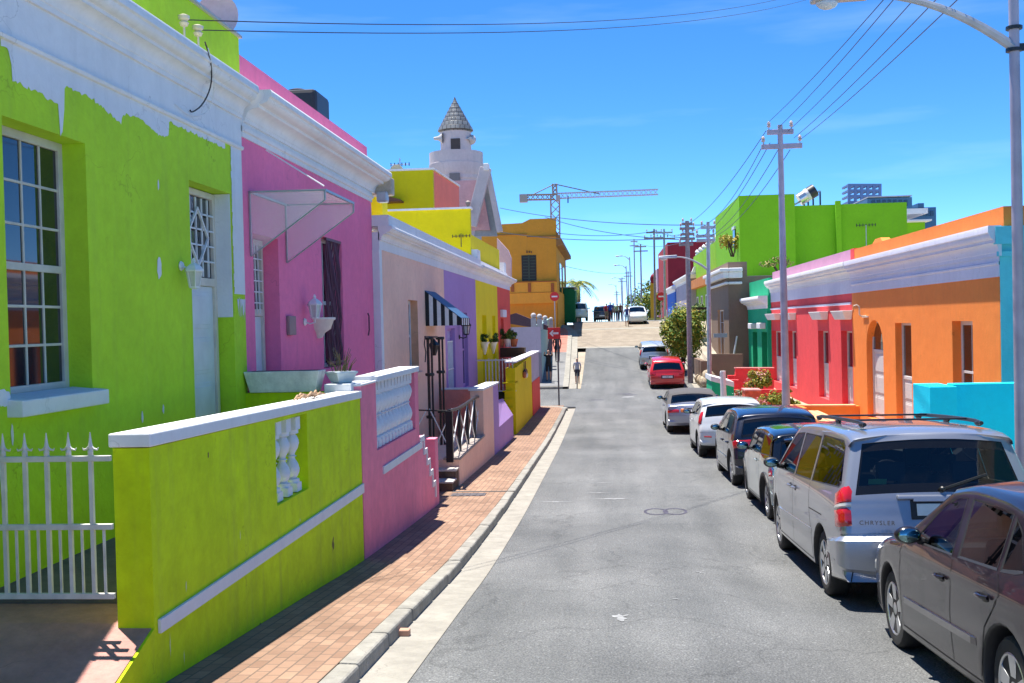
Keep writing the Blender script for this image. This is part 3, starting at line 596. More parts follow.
def awning(label):
    y0, y1 = 12.5, 13.95; t0 = LY(325, 188, y0); t1 = LY(353, 205, y1); zt, zb = ZX(248, 192, X2), ZX(248, 256, X2)
    t1.x = t0.x = (t0.x+t1.x)/2; t1.z = t0.z = (t0.z+t1.z)/2
    r = thing('awning', label, 'awning', (X2, y0, zb))
    m, nt, bs = nodes('clear polycarbonate'); bs.inputs['Base Color'].default_value = (.88, .86, .84, 1); bs.inputs['Roughness'].default_value = .25; bs.inputs['Alpha'].default_value = .26; clear = m; al = plain('grey aluminium', (.4, .41, .42), .4, .6)
    for y in (y0, y1):
        b = MB(); b.prism([(X2+.01, y, zb), (X2+.01, y, zt), (t0.x, y, t0.z), (t0.x, y, t0.z-.12)], (0, .006, 0), clear); b.build('cheek', r)
    b = MB(); k = 5
    for i in range(k): a, c = y0+(y1-y0)*i/k, y0+(y1-y0)*(i+1)/k-.012; b.prism([(X2+.01, a, zt+.008), (t0.x, a, t0.z+.008), (t0.x, a, t0.z+.014), (X2+.01, a, zt+.014)], (0, c-a, 0), clear)
    b.build('roof_sheet', r)
    b = MB()
    for y in (y0, y1):
        b.bar((X2+.015, y, zb), (t0.x, y, t0.z-.12), .016, .016, al); b.bar((X2+.015, y, zt), (t0.x, y, t0.z), .02, .02, al); b.bar((X2+.015, y, zb), (X2+.015, y, zt), .02, .02, al); b.bar((t0.x, y, t0.z), (t0.x, y, t0.z-.12), .02, .02, al)
    b.bar((t0.x, y0, t0.z), (t0.x, y1, t0.z), .03, .03, al); b.bar((X2+.02, y0, zt), (X2+.02, y1, zt), .03, .03, al); b.build('frame', r); return r
awning('clear plastic awning over the white door of the magenta house')
cable('awning_stay', [LX(266, 150, X2+.02), LX(324, 186, X2+.75)], .01, 'thin white stay rod holding the clear awning to the magenta wall', None, TRIM, 'rod')
lantern(TRIM, LX(304, 322, X2), 1, .95, label='white coach lantern on the magenta wall between door and window')
p0, p1 = LX(286, 316, X2), LX(293, 335, X2); b = MB(); b.box(X2, X2+.05, p0.y, p0.y+.3, p1.z, p0.z, plain('bronze box', (.3, .2, .2), .5)); b.build('meter_box', bevel=.01); tag(bpy.data.objects['meter_box'], 'small brownish meter box on the magenta wall below the lantern', 'meter box')
p = LX(318, 325, X2); b = MB()
prof = [(.02, -.2), (.06, -.19), (.1, -.12), (.19, -.06), (.23, .06), (.26, .08), (.26, .11), (.22, .11)]
vs = []; fs = []; n = 12
for r_, z in prof:
    for j in range(n+1): t = -math.pi/2+math.pi*j/n; vs.append((X2+r_*math.cos(t), p.y+r_*math.sin(t)*1.1, p.z+z))
k = n+1
for i in range(len(prof)-1):
    for j in range(n): fs.append((i*k+j, i*k+j+1, (i+1)*k+j+1, (i+1)*k+j))
fs.append(tuple(range((len(prof)-1)*k, len(prof)*k))); b.add(vs, fs, plain('glazed white bowl', (.7, .66, .62), .4)); tag(b.build('wall_planter', smooth=True), 'half round white bowl planter fixed to the magenta wall', 'planter')
p = LX(366, 330, X2); b = MB(); b.tube([(X2+.04, p.y, p.z-.1), (X2+.06, p.y, p.z+.0), (X2+.06, p.y, p.z+.25), (X2+.04, p.y, p.z+.3)], .014, PURP, 6); tag(b.build('wall_hook', smooth=True), 'small plum metal pull handle on the magenta wall', 'handle')
# black water tank on the magenta roof
p = LX(300, 100, -5.6); r = thing('water_tank', 'black square water tank behind the magenta parapet', 'water tank', (p.x, p.y, p.z-.6))
b = MB(); b.box(p.x-.6, p.x+.32, p.y-.05, p.y+.95, p.z-.7, p.z+.2, plain('black plastic', (.014, .016, .022), .45)); b.build('tank', r, bevel=.08)
b = MB(); b.lathe([(.2, 0), (.2, .06), (.12, .09)], (p.x-.15, p.y+.4, p.z+.2), MATS['black plastic'], 14); b.build('lid', r)

# ---- green boundary wall
Xw = -2.9
bw = thing('boundary_wall', 'lime green boundary wall with white cap and a gap of three white balusters', 'wall', (Xw, 9, pave(9)))
def wall_between(mb, X, t, ys, ztop, zbot, m, holes=()):
    """wall along the street following top and bottom height functions, rectangular holes (y0,y1,z0,z1)"""
    cuts = sorted(set(ys) | {h[0] for h in holes} | {h[1] for h in holes})
    for a, c in zip(cuts[:-1], cuts[1:]):
        hs = [h for h in holes if h[0]-1e-6 <= a and c <= h[1]+1e-6]
        segs = [(zbot, ztop)] if not hs else [(zbot, lambda y: hs[0][2]), (lambda y: hs[0][3], ztop)]
        for lo, hi in segs:
            mb.hexa([(X, a, lo(a)), (X-t, a, lo(a)), (X-t, c, lo(c)), (X, c, lo(c))], [(X, a, hi(a)), (X-t, a, hi(a)), (X-t, c, hi(c)), (X, c, hi(c))], m)
capz = lambda y: H(.64+(y-6.2)*.11/6.0)
b = MB(); ph = (9.0, 9.98, H(1.60), H(.78))
wall_between(b, Xw, .24, [6.45, 7.1, 8, 11, 12.2], lambda y: capz(y)-.09, lambda y: pave(y)-.3, LIMEW, [(9.0, 9.98, H(1.55), capz(9.5)-.12)]); b.build('wall', bw, merge=True)
b = MB(); b.hexa([(Xw+.02, 6.43, capz(6.16)-.088), (Xw-.26, 6.43, capz(6.16)-.088), (Xw-.26, 12.22, capz(12.2)-.088), (Xw+.02, 12.22, capz(12.2)-.088)], [(Xw+.02, 6.43, capz(6.16)), (Xw-.26, 6.43, capz(6.16)), (Xw-.26, 12.22, capz(12.2)), (Xw+.02, 12.22, capz(12.2))], WHITE); b.build('cap', bw, bevel=.01)
b = MB(); b.hexa([(Xw+.025, 6.5, H(1.93)), (Xw, 6.5, H(1.93)), (Xw, 12.2, H(1.95)), (Xw+.025, 12.2, H(1.95))], [(Xw+.025, 6.5, H(1.84)), (Xw, 6.5, H(1.84)), (Xw, 12.2, H(1.84)), (Xw+.025, 12.2, H(1.84))], WHITE); b.build('stripe', bw, bevel=.004)
BALM = paint('white baluster paint', (.74, .76, .80), var=.05, dirt=.1)
for i in range(3):
    y = 9.2+.29*i; zb, zt = H(1.54), capz(y)-.13
    b = MB(); b.box(Xw-.17, Xw-.03, y-.07, y+.07, zb, zb+.08, BALM); b.box(Xw-.17, Xw-.03, y-.07, y+.07, zt-.12, zt, BALM); b.lathe([(r_, z) for r_, z in baluster_prof(zt-zb-.2, .07)], (Xw-.1, y, zb+.08), BALM, 14); b.build('baluster', bw, smooth=True)
# ---- skirt of the ramp
b = MB(); b.prism([(-2.9, 6.45, H(2.6)), (-2.9, 5.3, H(2.6)), (-2.9, 5.3, H(2.17)), (-2.9, 5.95, H(2.06)), (-2.9, 6.45, H(1.885))], (-.019, 0, 0), LIMEW); tag(b.build('ramp_kerb'), 'low lime green kerb edging the pink entrance ramp', 'kerb wall')
# ---- gate
gt = thing('gate', 'white iron gate with fleur spikes before the lime green house', 'gate', (-4, 6.35, H(1.8)))
IRON = plain('white iron paint', (.62, .60, .56), .5, var=.15, scale=9)
gy = 6.35; gx1 = LY(112, 500, gy).x; zz = [LY(50, y, gy).z for y in (459, 527, 596, 434)]
b = MB()
for z in zz[:3]: b.bar((-5.2, gy, z), (gx1, gy, z), .03, .035, IRON)
b.build('rail', gt, bevel=.003)
xs_ = [LY(x, 500, gy).x for x in (92, 70, 49, 26, 5)]; st = xs_[1]-xs_[0]
for i in range(13):
    x = xs_[0]+st*i
    if x < -5.15: break
    b = MB(); b.bar((x, gy, zz[2]), (x, gy, zz[0]+.05), .024, .024, IRON)
    z = zz[0]; b.lathe([(.012, .02), (.018, .04), (.012, .06), (.016, .075), (.011, .1), (.003, .165)], (x, gy, z), IRON, 8)
    for s in (-1, 1): b.tube([(x, gy, z+.085), (x+s*.022, gy, z+.06), (x+s*.045, gy, z+.055), (x+s*.052, gy, z+.068)], [.009, .008, .006, .003], IRON, 6)
    b.build('spike_bar', gt)
    if i > 0 or True: b = MB(); b.bar((x-st/2, gy, zz[2]), (x-st/2, gy, zz[1]), .014, .014, IRON); b.build('thin_bar', gt)

# ---- party wall, planters
b = MB(); b.box(XF, -3.14, 12.2, 12.38, H(3), H(.755), LIMEW); tag(b.build('party_wall'), 'lime green cross wall under the long white trough', 'wall')
b = MB(); z0 = H(.75); zt = z0+.25
for s in (0,):
    xa, xb = -4.275, -3.36
    b.hexa([(xa+.06, 12.16, z0), (xb-.06, 12.16, z0), (xb-.06, 12.4, z0), (xa+.06, 12.4, z0)], [(xa, 12.12, zt), (xb, 12.12, zt), (xb, 12.44, zt), (xa, 12.44, zt)], paint('old white trough', (.76, .76, .70), var=.2, scale=3, dirt=.35))
    b.box(xa+.03, xb-.03, 12.15, 12.41, zt-.03, zt+.001, plain('potting soil', (.06, .04, .03), .9))
tag(b.build('trough_planter', bevel=.01), 'long weathered white trough planter on the green cross wall', 'planter')
b = MB(); b.box(-3.3, -2.98, 12.1, 12.5, H(.90), H(.66), WHITE); tag(b.build('wall_block', bevel=.01), 'white painted block under the small bowl planter', 'block')
b = MB(); b.lathe([(.1, 0), (.13, .01), (.19, .11), (.205, .12), (.205, .14), (.17, .14)], (-3.14, 12.3, H(.66)), plain('pale blue bowl', (.5, .58, .6), .5), 4); bpl = b.build('bowl_planter', bevel=.008)
tag(bpl, 'small pale blue square bowl planter beside the white trough', 'planter')
b = MB(); R_ = random.Random(4)
for i in range(26):
    a = R_.random()*6.28; l = .1+.22*R_.random(); p = Vector((-3.14+.1*R_.random()*math.cos(a), 12.3+.1*math.sin(a)*R_.random(), H(.55))); b.tube([p, p+Vector((.03*math.cos(a), .03*math.sin(a), l*.6)), p+Vector((.09*math.cos(a), .09*math.sin(a), l))], [.006, .005, .002], plain('dry stem', (.12, .1, .035), .8), 5)
tag(b.build('potted_plant'), 'sparse dry stems growing in the pale blue bowl', 'plant')
b = MB(); R_ = random.Random(9); RP = plain('frayed rope', (.45, .28, .16), .9)
for i in range(9):
    y = 9.9+.09*i; p = Vector((-3.02+.05*R_.random(), y, capz(y)+.02)); b.tube([p, p+Vector((.03*R_.uniform(-1, 1), .14, .03+.02*R_.random())), p+Vector((.05*R_.uniform(-1, 1), .3, .01)), p+Vector((.06*R_.uniform(-1, 1), .42, .0))], [.008, .012, .012, .006], RP, 7)
tag(b.build('rope_bundle', smooth=True), 'tan rope bundle lying on the white cap of the green wall', 'rope')
# smears and scuffs on the green wall
SCF = paint('chalky scuff', (.70, .80, .35), var=.2, scale=9); STN_ = plain('brown smear', (.16, .15, .03), .8)
for i, (x, y, rx, rz, m) in enumerate([(333, 545, .05, .10, STN_), (186, 586, .012, .05, SCF), (170, 645, .01, .09, SCF), (184, 657, .008, .06, SCF), (240, 535, .01, .05, SCF), (300, 520, .02, .02, SCF), (345, 500, .012, .04, STN_), (208, 455, .015, .03, STN_), (260, 625, .03, .03, STN_), (320, 590, .05, .03, STN_)]):
    p = LX(x, y, Xw); b = MB(); n = 16; b.add([(Xw+.002, p.y+rx*math.cos(2*math.pi*k/n)*(1-.6*R_.random()), p.z+rz*math.sin(2*math.pi*k/n)*(1-.6*R_.random())) for k in range(n)], [tuple(range(n))], m); b.build('scuff', bw)

# ---- pink boundary wall
pw = thing('boundary_wall', 'pink boundary wall with white balustrade and stepped end', 'wall', (Xw, 15, pave(15)))
b = MB(); tops = lambda y: H(.63) if y < 16.05 else H(1.75)
wall_between(b, Xw, .24, [12.24, 13.0, 16.05], lambda y: H(.70), lambda y: pave(y)-.3, MAGW, [(13.06, 15.75, H(1.56), H(.70))])
ste = [(16.05, 16.35, 1.72), (16.35, 16.6, 1.95), (16.6, 16.85, 2.15), (16.85, 17.1, 2.36), (17.1, 17.35, 2.58), (17.35, 17.5, 2.78)]
for a, c, h in ste: wall_between(b, Xw, .24, [a, c], lambda y, h=h: H(h), lambda y: pave(y)-.3, MAGW)
b.box(Xw-.55, Xw, 17.5, 17.8, pave(17.6)-.3, H(1.91), MAGW); b.build('wall', pw, merge=True)
b = MB(); b.box(Xw+.04, Xw-.28, 13.02, 15.95, H(.70), H(.62), WHITE); b.box(Xw+.02, Xw-.26, 12.22, 13.02, H(.70), H(.67), WHITE); b.build('cap', pw, bevel=.01)
b = MB(); b.box(Xw, Xw+.02, 13.35, 16.2, H(1.90), H(1.80), WHITE)
for (a, c, h), (a2, c2, h2) in zip(ste[:-1], ste[1:]): b.box(Xw, Xw+.02, a+.02, c+.06, H(h), H(h+.08), WHITE); b.box(Xw, Xw+.021, c, c+.07, H(h+.08), H(h2+.08), WHITE)
b.build('stripe', pw)
for i in range(12):
    y = 13.18+.22*i; zb, zt = H(1.55), H(.71)
    b = MB(); b.box(Xw-.17, Xw-.03, y-.075, y+.075, zb, zb+.08, BALM); b.box(Xw-.17, Xw-.03, y-.075, y+.075, zt-.1, zt, BALM); b.lathe([(r_, z) for r_, z in baluster_prof(zt-zb-.18, .08)], (Xw-.1, y, zb+.08), BALM, 10); b.build('baluster', pw, smooth=True)
b = MB(); b.prism([(-3.25, 16.0, H(.72)), (-3.25, 17.25, H(1.75)), (-3.25, 17.4, H(2.9)), (-3.25, 16.0, H(2.9))], (.1, 0, 0), paint('cream plaster', (.6, .5, .38), var=.15, scale=3)); tag(b.build('stair_wall'), 'cream sloping stair wall behind the stepped pink wall', 'wall')

# ---- pale pink and lilac house
ph = thing('terraced_house', 'pale pink and lilac house sharing one white cornice, striped awning over its door', 'house', (XF, 26, H(2.6)))
X3 = -4.16; ysplit = 27.15
opsP = [(22.1, 23.2, H(1.0), H(-.55))]; opsL = [(27.5, 28.9, H(2.3), H(.1)), (30.4, 31.6, H(1.85), H(-.35))]
b = MB(); wallX(b, X3, .35, 1, 19.35, ysplit, H(3.6), H(-1.43), opsP, PINK, paint('peach reveal', (.75, .40, .24))); wallX(b, X3, .35, 1, ysplit, 33.8, H(3.6), H(-1.43), opsL, LILAC); b.build('wall', ph, merge=True)
slab_house(ph, X3, 1, 19.35, 33.8, H(3.6), H(-1.5), PINK)
b = MB(); b.box(X3-.35, X3+.015, 19.3, 33.8, H(-1.43), H(-1.75), WHITE); b.box(X3-.2, X3+.012, 19.28, 19.5, H(1.7), H(-1.43), WHITE); b.build('frieze', ph)
b = MB(); profileY(b, X3+.015, 1, 19.3, 33.75, cornice(H(-1.60), H(-1.86), .24), WHITEC); b.box(X3-.35, X3+.20, 19.3, 33.75, H(-1.86), H(-2.06), WHITE); b.build('cornice', ph, smooth=True, angle=25)
sash(ph, X3, 1, 22.1, 23.2, H(1.0), H(-.55), 2, 2, .16, m=TRIM, fw=.08, sillm=PINK)
fr, lf = panel_door(ph, X3, 1, 27.5, 28.9, H(2.3), H(.1), .12, plain('pale lilac door', (.45, .38, .62), .5), 3, fm=LILAC)
b = MB()
for i in range(9): y = 27.6+1.2*i/8; b.bar((X3-.06, y, H(2.2)), (X3-.06, y, H(.45)), .02, .02, TRIM)
for z in (.45, 1.2, 2.15): b.bar((X3-.06, 27.55, H(z)), (X3-.06, 28.85, H(z)), .03, .03, TRIM)
b.build('security_gate', lf)
sash(ph, X3, 1, 30.4, 31.6, H(1.85), H(-.35), 2, 2, .1, m=LILAC, fw=.09, sill=False)
lantern(BLACK, LX(459, 337, X3), 1, 1.25, label='black coach lantern on the lilac wall under the awning edge')
aw = thing('awning', 'black and white striped canvas awning on the pale pink wall', 'awning', (X3, 25, H(.2)))
y0, y1 = YX(425, 300, X3), YX(425, 300, X3)+1.5; zt, zb, xo = ZX(425, 291, X3), ZX(427, 326, X3), .82; n = 9
zf = zb+.16
WS = plain('white canvas', (.75, .75, .74), .85); BS = plain('black canvas', (.02, .02, .022), .85)
b = MB(); b2 = MB(); xs2 = [xo*i/9 for i in range(10)]
for i in range(9):                                    # cheek facing down the street, in stripes
    f = lambda x: zt+(zf-zt)*(x/xo)
    m = WS if i % 2 else BS; a, c = xs2[i]*1.0, xs2[i+1]*1.0
    b.prism([(X3+a, y0, zb), (X3+c, y0, zb), (X3+c, y0, f(c)), (X3+a, y0, f(a))], (0, .012, 0), m)
    b2.prism([(X3+a, y1, zb), (X3+c, y1, zb), (X3+c, y1, f(c)), (X3+a, y1, f(a))], (0, -.012, 0), m)
b.build('cheek', aw); b2.build('cheek', aw)
b = MB(); b.prism([(X3, y0-.01, zt), (X3+xo+.01, y0-.01, zf), (X3+xo+.01, y0-.01, zf+.015), (X3, y0-.01, zt+.015)], (0, y1-y0+.02, 0), plain('navy canvas', (.03, .09, .19), .6)); k = 9
for i in range(k): a = y0+(y1-y0)*i/k; b.box(X3+xo, X3+xo+.012, a, a+(y1-y0)/k, zb, zf, WS if i % 2 else BS)
b.build('canopy', aw)
# black fluted posts and bracket lamp
r = thing('gate_post', 'tall black ornamental iron posts before the pale pink wall', 'post', (-4.0, 24.7, H(2.7)))
for i, dx in enumerate((430, 441)):
    q = LX(dx, 380, -3.62); b = MB(); z0 = H(2.75); zt2 = ZX(dx, 338, -3.62)
    for k in range(3): t = 2*math.pi*k/3; b.tube([(q.x+.05*math.cos(t), q.y+.05*math.sin(t), z0), (q.x+.05*math.cos(t), q.y+.05*math.sin(t), zt2)], .022, BLACK, 6)
    for z in (0, .35, .7, 1): b.lathe([(.09, -.03), (.1, 0), (.09, .03)], (q.x, q.y, z0+(zt2-z0)*z), BLACK, 10)
    b.build('post', r, smooth=True)
q1, q2 = LX(425, 337, -3.62), LX(437, 337, -3.62); b = MB(); b.bar(q1, q2, .03, .04, BLACK); b.tube([q1, q1+Vector((0, -.1, -.15)), q1+Vector((0, .05, -.3)), q1+Vector((0, -.05, -.5))], .012, BLACK, 6); b.build('scroll', r)
c = LX(434, 346, -3.62); b = MB(); b.lathe([(.04, -.2), (.1, 0), (.13, .02), (.05, .1), (.01, .16)], c, BLACK, 6); b.build('lamp_head', r)
# stoep platform, steps, railing
st_ = thing('stoep', 'raised pale pink stoep with tiled steps', 'stoep', (-3.5, 22, pave(22)))
b = MB(); zt = H(2.62); b.hexa([(Xw, 20.3, pave(20.3)-.3), (XF, 20.3, pave(20.3)-.3), (XF, 24.5, pave(24.5)-.3), (Xw, 24.5, pave(24.5)-.3)], [(Xw, 20.3, zt), (XF, 20.3, zt), (XF, 24.5, zt), (Xw, 24.5, zt)], PINK); b.build('platform', st_)
b = MB(); b.box(Xw+.03, Xw-.3, 20.25, 24.5, zt, zt+.04, paint('grey tile edge', (.35, .30, .27), var=.25, scale=8)); b.build('edging', st_)
TIL = paint('brown step tile', (.13, .085, .06), var=.35, scale=6); 
for i, (a, c, h) in enumerate([(19.45, 19.9, 2.92), (19.9, 20.3, 2.76)]):
    b = MB(); b.box(XF, Xw-.02, a, c+.001, pave(a)-.3, H(h)-.03, TIL); b.box(XF, Xw, a-.02, c, H(h)-.03, H(h), paint('pale nosing', (.5, .46, .42))); b.build('step', st_)
# railing: posts, sloping hand rail, crossed rods
rl = thing('railing', 'black steel railing with crossed white rods on the pale pink stoep', 'railing', (-3.0, 22, zt))
Xr = -3.02; P = [(449, 411), (459, 408), (467, 403), (474, 398), (480, 396)]
tp = [LX(x, y, Xr) for x, y in P]
b = MB()
for i in range(len(tp)-1): b.bar(tp[i], tp[i+1], .06, .05, BLACK)
b.lathe([(.05, -.08), (.06, 0), (.05, .08)], tp[-1], BLACK, 8, 'y'); b.build('hand_rail', rl)
for i, q in enumerate(tp):
    b = MB(); wd = .13 if i == 0 else .06; b.bar((q.x, q.y, zt), q, wd, wd, BLACK); b.build('post', rl)
b = MB()
for q, q2 in zip(tp[:-1], tp[1:]):
    for s in (0, 1):
        a, c = (q, q2) if s else (q2, q); b.tube([(Xr, a.y, zt+.03), (Xr, (a.y+c.y)/2, (q.z+zt)/2), (Xr, c.y, c.z-.03)], .012, TRIM, 5)
b.tube([(XF+.1, 20.5, tp[0].z), tp[0]], .015, BLACK, 5)
for x0, x1 in ((-4.1, -3.55), (-3.55, -4.1), (-3.5, -3.05), (-3.05, -3.5)): b.tube([(x0, 20.6, zt), (x1, 20.55, tp[0].z)], .012, TRIM, 5)
b.build('rod', rl)
# pink / lilac garden wall block
gw = thing('boundary_wall', 'pink and lilac garden wall block with white capped top beside the black railing', 'wall', (Xw, 26.5, pave(26)))
b = MB(); b.hexa([(Xw, 24.5, pave(24.5)-.3), (-3.2, 24.5, pave(24.5)-.3), (-3.2, 26.7, pave(26.7)-.3), (Xw, 26.7, pave(26.7)-.3)], [(Xw, 24.5, H(1.56)), (-3.2, 24.5, H(1.56)), (-3.2, 26.7, H(1.58)), (Xw, 26.7, H(1.58))], PINK)
b.hexa([(Xw, 26.7, pave(26.7)-.3), (-3.2, 26.7, pave(26.7)-.3), (-3.2, 28, pave(28)-.3), (Xw, 28, pave(28)-.3)], [(Xw, 26.7, H(1.58)), (-3.2, 26.7, H(1.58)), (-3.2, 28, H(1.6)), (Xw, 28, H(1.6))], LILAC)
b.hexa([(Xw, 28, pave(28)-.3), (-3.2, 28, pave(28)-.3), (-3.2, 32.2, pave(32.2)-.3), (Xw, 32.2, pave(32.2)-.3)], [(Xw, 28, H(2.76)), (-3.2, 28, H(2.1)), (-3.2, 32.2, H(2.3)), (Xw, 32.2, H(2.8))], LILAC)
b.box(XF, -3.2, 26.0, 26.25, pave(26)-.3, H(1.62), paint('deep pink plaster', (.72, .30, .25))); b.build('wall', gw, merge=True)
b = MB(); b.hexa([(Xw+.02, 24.46, H(1.555)), (-3.24, 24.46, H(1.555)), (-3.24, 28.04, H(1.6)), (Xw+.02, 28.04, H(1.6))], [(Xw+.02, 24.46, H(1.50)), (-3.24, 24.46, H(1.50)), (-3.24, 28.04, H(1.55)), (Xw+.02, 28.04, H(1.55))], WHITE)
b.box(XF, -3.24, 25.98, 26.27, H(1.618), H(1.58), WHITE); b.build('cap', gw, bevel=.008)

# ---- yellow and red house
yh = thing('terraced_house', 'acid yellow and red house with white cornice, last before the side street', 'house', (XF, 40, H(3.2)))
ysp = 40.6; opsY = [(35.4, 36.7, H(2.9), H(-.3)), (38.6, 39.7, H(2.9), H(-.3))]; opsR = [(41.8, 42.9, H(2.5), H(-.2)), (45.0, 46.1, H(2.5), H(-.15))]
b = MB(); wallX(b, X3, .35, 1, 33.8, ysp, H(3.9), H(-1.43), opsY, YEL); wallX(b, X3, .35, 1, ysp, 46.0, H(3.9), H(-1.43), opsR[:1], RED); b.build('wall', yh, merge=True)
slab_house(yh, X3, 1, 33.8, 46.0, H(3.9), H(-1.5), YEL)
b = MB(); b.box(X3-.35, X3+.015, 33.8, 46.0, H(-1.43), H(-1.75), WHITE); b.box(X3-.3, X3+.1, 33.75, 34.5, H(-1.86), H(-2.4), WHITE); b.box(X3-.3, X3+.02, 34.5, 44.8, H(-1.86), H(-2.12), WHITE); b.box(X3-.4, X3-.1, 44.8, 45.6, H(-1.86), H(-2.6), WHITE); b.build('frieze', yh)
b = MB(); profileY(b, X3+.015, 1, 33.78, 46.25, cornice(H(-1.60), H(-1.90), .3), WHITEC); b.build('cornice', yh, smooth=True, angle=25)
sash(yh, X3, 1, 35.4, 36.7, H(.8), H(-.3), 2, 2, .14, m=YEL, fw=.1, sill=False); sash(yh, X3, 1, 38.6, 39.7, H(.8), H(-.3), 2, 2, .14, m=YEL, fw=.1, sill=False)
panel_door(yh, X3, 1, 35.4, 36.7, H(2.9), H(.8), .14, YEL, 2, fm=YEL); panel_door(yh, X3, 1, 38.6, 39.7, H(2.9), H(.8), .14, YEL, 2, fm=YEL)
sash(yh, X3, 1, 41.8, 42.9, H(2.5), H(-.2), 2, 2, .12, m=TRIM, fw=.1, sill=False)
b = MB(); b.box(X3, X3+.12, 41.6, 43.1, H(-.25), H(-.55), WHITE); b.build('window_hood', yh, bevel=.02)
# parapets and roof rooms above
b = MB(); b.box(X3-7, X3-.1, 33.65, 33.94, H(-1.5), LY(430, 210, 33.65).z, YEL); b.hexa([(X3-.12, 33.95, H(-1.8)), (X3-.4, 33.95, H(-1.8)), (X3-.4, 43, H(-1.8)), (X3-.12, 43, H(-1.8))], [(X3-.12, 33.95, H(-2.9)), (X3-.4, 33.95, H(-2.9)), (X3-.4, 43, H(-3.0)), (X3-.12, 43, H(-3.0))], YEL)
b.box(X3-7.05, X3-.05, 33.6, 34.0, LY(430, 210, 33.65).z, LY(430, 210, 33.65).z+.06, WHITE); b.build('parapet', yh)
rt = thing('roof_room', 'olive yellow roof room with a salmon side wall above the terraces', 'building', (-6.5, 29, H(-1.5)))
Yb = 36; pl = [LY(x, y, Yb) for x, y in ((340, 215), (433, 212), (433, 170), (340, 178))]; zt1 = LY(400, 171, Yb).z
xr = LY(433, 190, Yb).x; ysal = YX(459, 190, xr); Yq = Yb+.26
b = MB(); b.box(xr-6, xr, Yb, Yb+.25, H(-1.4), zt1, paint('olive yellow wall', (.55, .50, .005), var=.06)); b.box(xr-6, xr-5.8, Yb, ysal, H(-1.4), zt1, YEL); b.build('wall', rt)
zt2 = ZX(459, 187, xr); b = MB(); b.prism([(xr-.001, Yq, H(-1.4)), (xr-.001, Yq, zt1), (xr-.001, ysal, zt2), (xr-.001, ysal, H(-1.4))], (-.25, 0, 0), SALM); b.build('side_wall', rt)
b = MB(); b.prism([(xr+.05, Yb-.03, zt1), (xr+.05, Yb-.03, zt1+.07), (xr+.05, ysal, zt2+.07), (xr+.05, ysal, zt2)], (-.35, 0, 0), WHITE); b.box(xr-6, xr-.3, Yb-.03, Yb+.28, zt1, zt1+.07, WHITE); b.build('cap', rt)
b = MB(); q = LY(388, 202, Yb); b.prism([(q.x-.6, Yb, q.z+.35), (q.x+.55, Yb, q.z+.0), (q.x+.55, Yb, q.z-.06), (q.x-.6, Yb, q.z-.06)], (0, -.6, 0), plain('rusty sheet', (.12, .05, .03), .7)); b.build('rusty_hood', rt)
b = MB(); q = LY(378, 200, 21.0); b.box(q.x-.35, q.x+.17, 20.6, 21.1, H(-1.6), H(-2.9), YEL); tag(b.build('chimney'), 'narrow yellow chimney stub behind the magenta cornice end', 'chimney')
# rooftop antenna and dish
q = LY(400, 168, Yb+1); r = thing('antenna', 'rooftop television antenna with cream dish on the olive roof room', 'antenna', (q.x, q.y, zt1))
b = MB(); b.tube([(q.x, q.y, zt1-.3), (q.x, q.y, zt1+.6)], .02, GALV); b.tube([(q.x-.35, q.y, zt1+.38), (q.x+.35, q.y, zt1+.38)], .012, GALV)
for i in range(6): x = q.x-.32+.13*i; b.tube([(x, q.y, zt1+.32), (x, q.y, zt1+.44)], .018, BLACK, 5)
b.build('mast', r); b = MB(); b.lathe([(.02, .05), (.16, .03), (.25, -.03), (.24, -.03), (.02, .07)], (q.x-.1, q.y-.1, zt1+.12), plain('cream dish', (.6, .55, .42), .6), 20, 'y'); b.build('dish', r, smooth=True)
q = LY(461, 236, 33.5); r = thing('antenna', 'small dark television antenna against the yellow parapet', 'antenna', (q.x, 33.5, q.z-.3))
b = MB(); b.tube([(q.x, 33.5, q.z-.35), (q.x, 33.5, q.z+.08)], .015, BLACK, 5); b.tube([(q.x-.28, 33.5, q.z), (q.x+.3, 33.5, q.z)], .012, BLACK, 5)
for i in range(6): x = q.x-.27+.11*i; b.tube([(x, 33.5, q.z-.05), (x, 33.5, q.z+.05)], .014, BLACK, 5)
b.build('mast', r)
# yellow / red garden wall
yw = thing('boundary_wall', 'yellow garden wall with stepped pier and red end at the corner', 'wall', (Xw, 38, pave(38)))
b = MB(); y0, y1, y2 = 32.6, 40.6, 45.2
zt_ = lambda y: H(1.42-(y-33)*.02)
b.hexa([(Xw, y0+1.6, pave(34)-.3), (-3.15, y0+1.6, pave(34)-.3), (-3.15, y1, pave(y1)-.3), (Xw, y1, pave(y1)-.3)], [(Xw, y0+1.6, zt_(34)), (-3.15, y0+1.6, zt_(34)), (-3.15, y1, zt_(y1)), (Xw, y1, zt_(y1))], paint('bright yellow wall', (.82, .66, .004), var=.06))
for i in range(5): b.box(-3.2-.04*(i < 4), -2.96+.06, 33.2, 34.2, pave(33)-.3 if i == 0 else H(2.9-.26*(i-1)), H(2.9-.26*i), MATS['bright yellow wall']); b.box(-3.3, -2.98, 33.14, 33.2, H(2.9-.26*i)-.04, H(2.9-.26*i), MATS['bright yellow wall'])
b.box(-3.2, Xw, 33.25, 34.2, H(1.9), zt_(33), MATS['bright yellow wall'])
b.build('wall', yw, merge=True)
b = MB(); b.hexa([(Xw+.02, y1, pave(y1)-.3), (-3.17, y1, pave(y1)-.3), (-3.17, y2, pave(y2)-.3), (Xw+.02, y2, pave(y2)-.3)], [(Xw+.02, y1, H(2.3)), (-3.17, y1, H(2.3)), (-3.17, y2, H(2.3)), (Xw+.02, y2, H(2.3))], RED); b.build('red_plinth', yw)
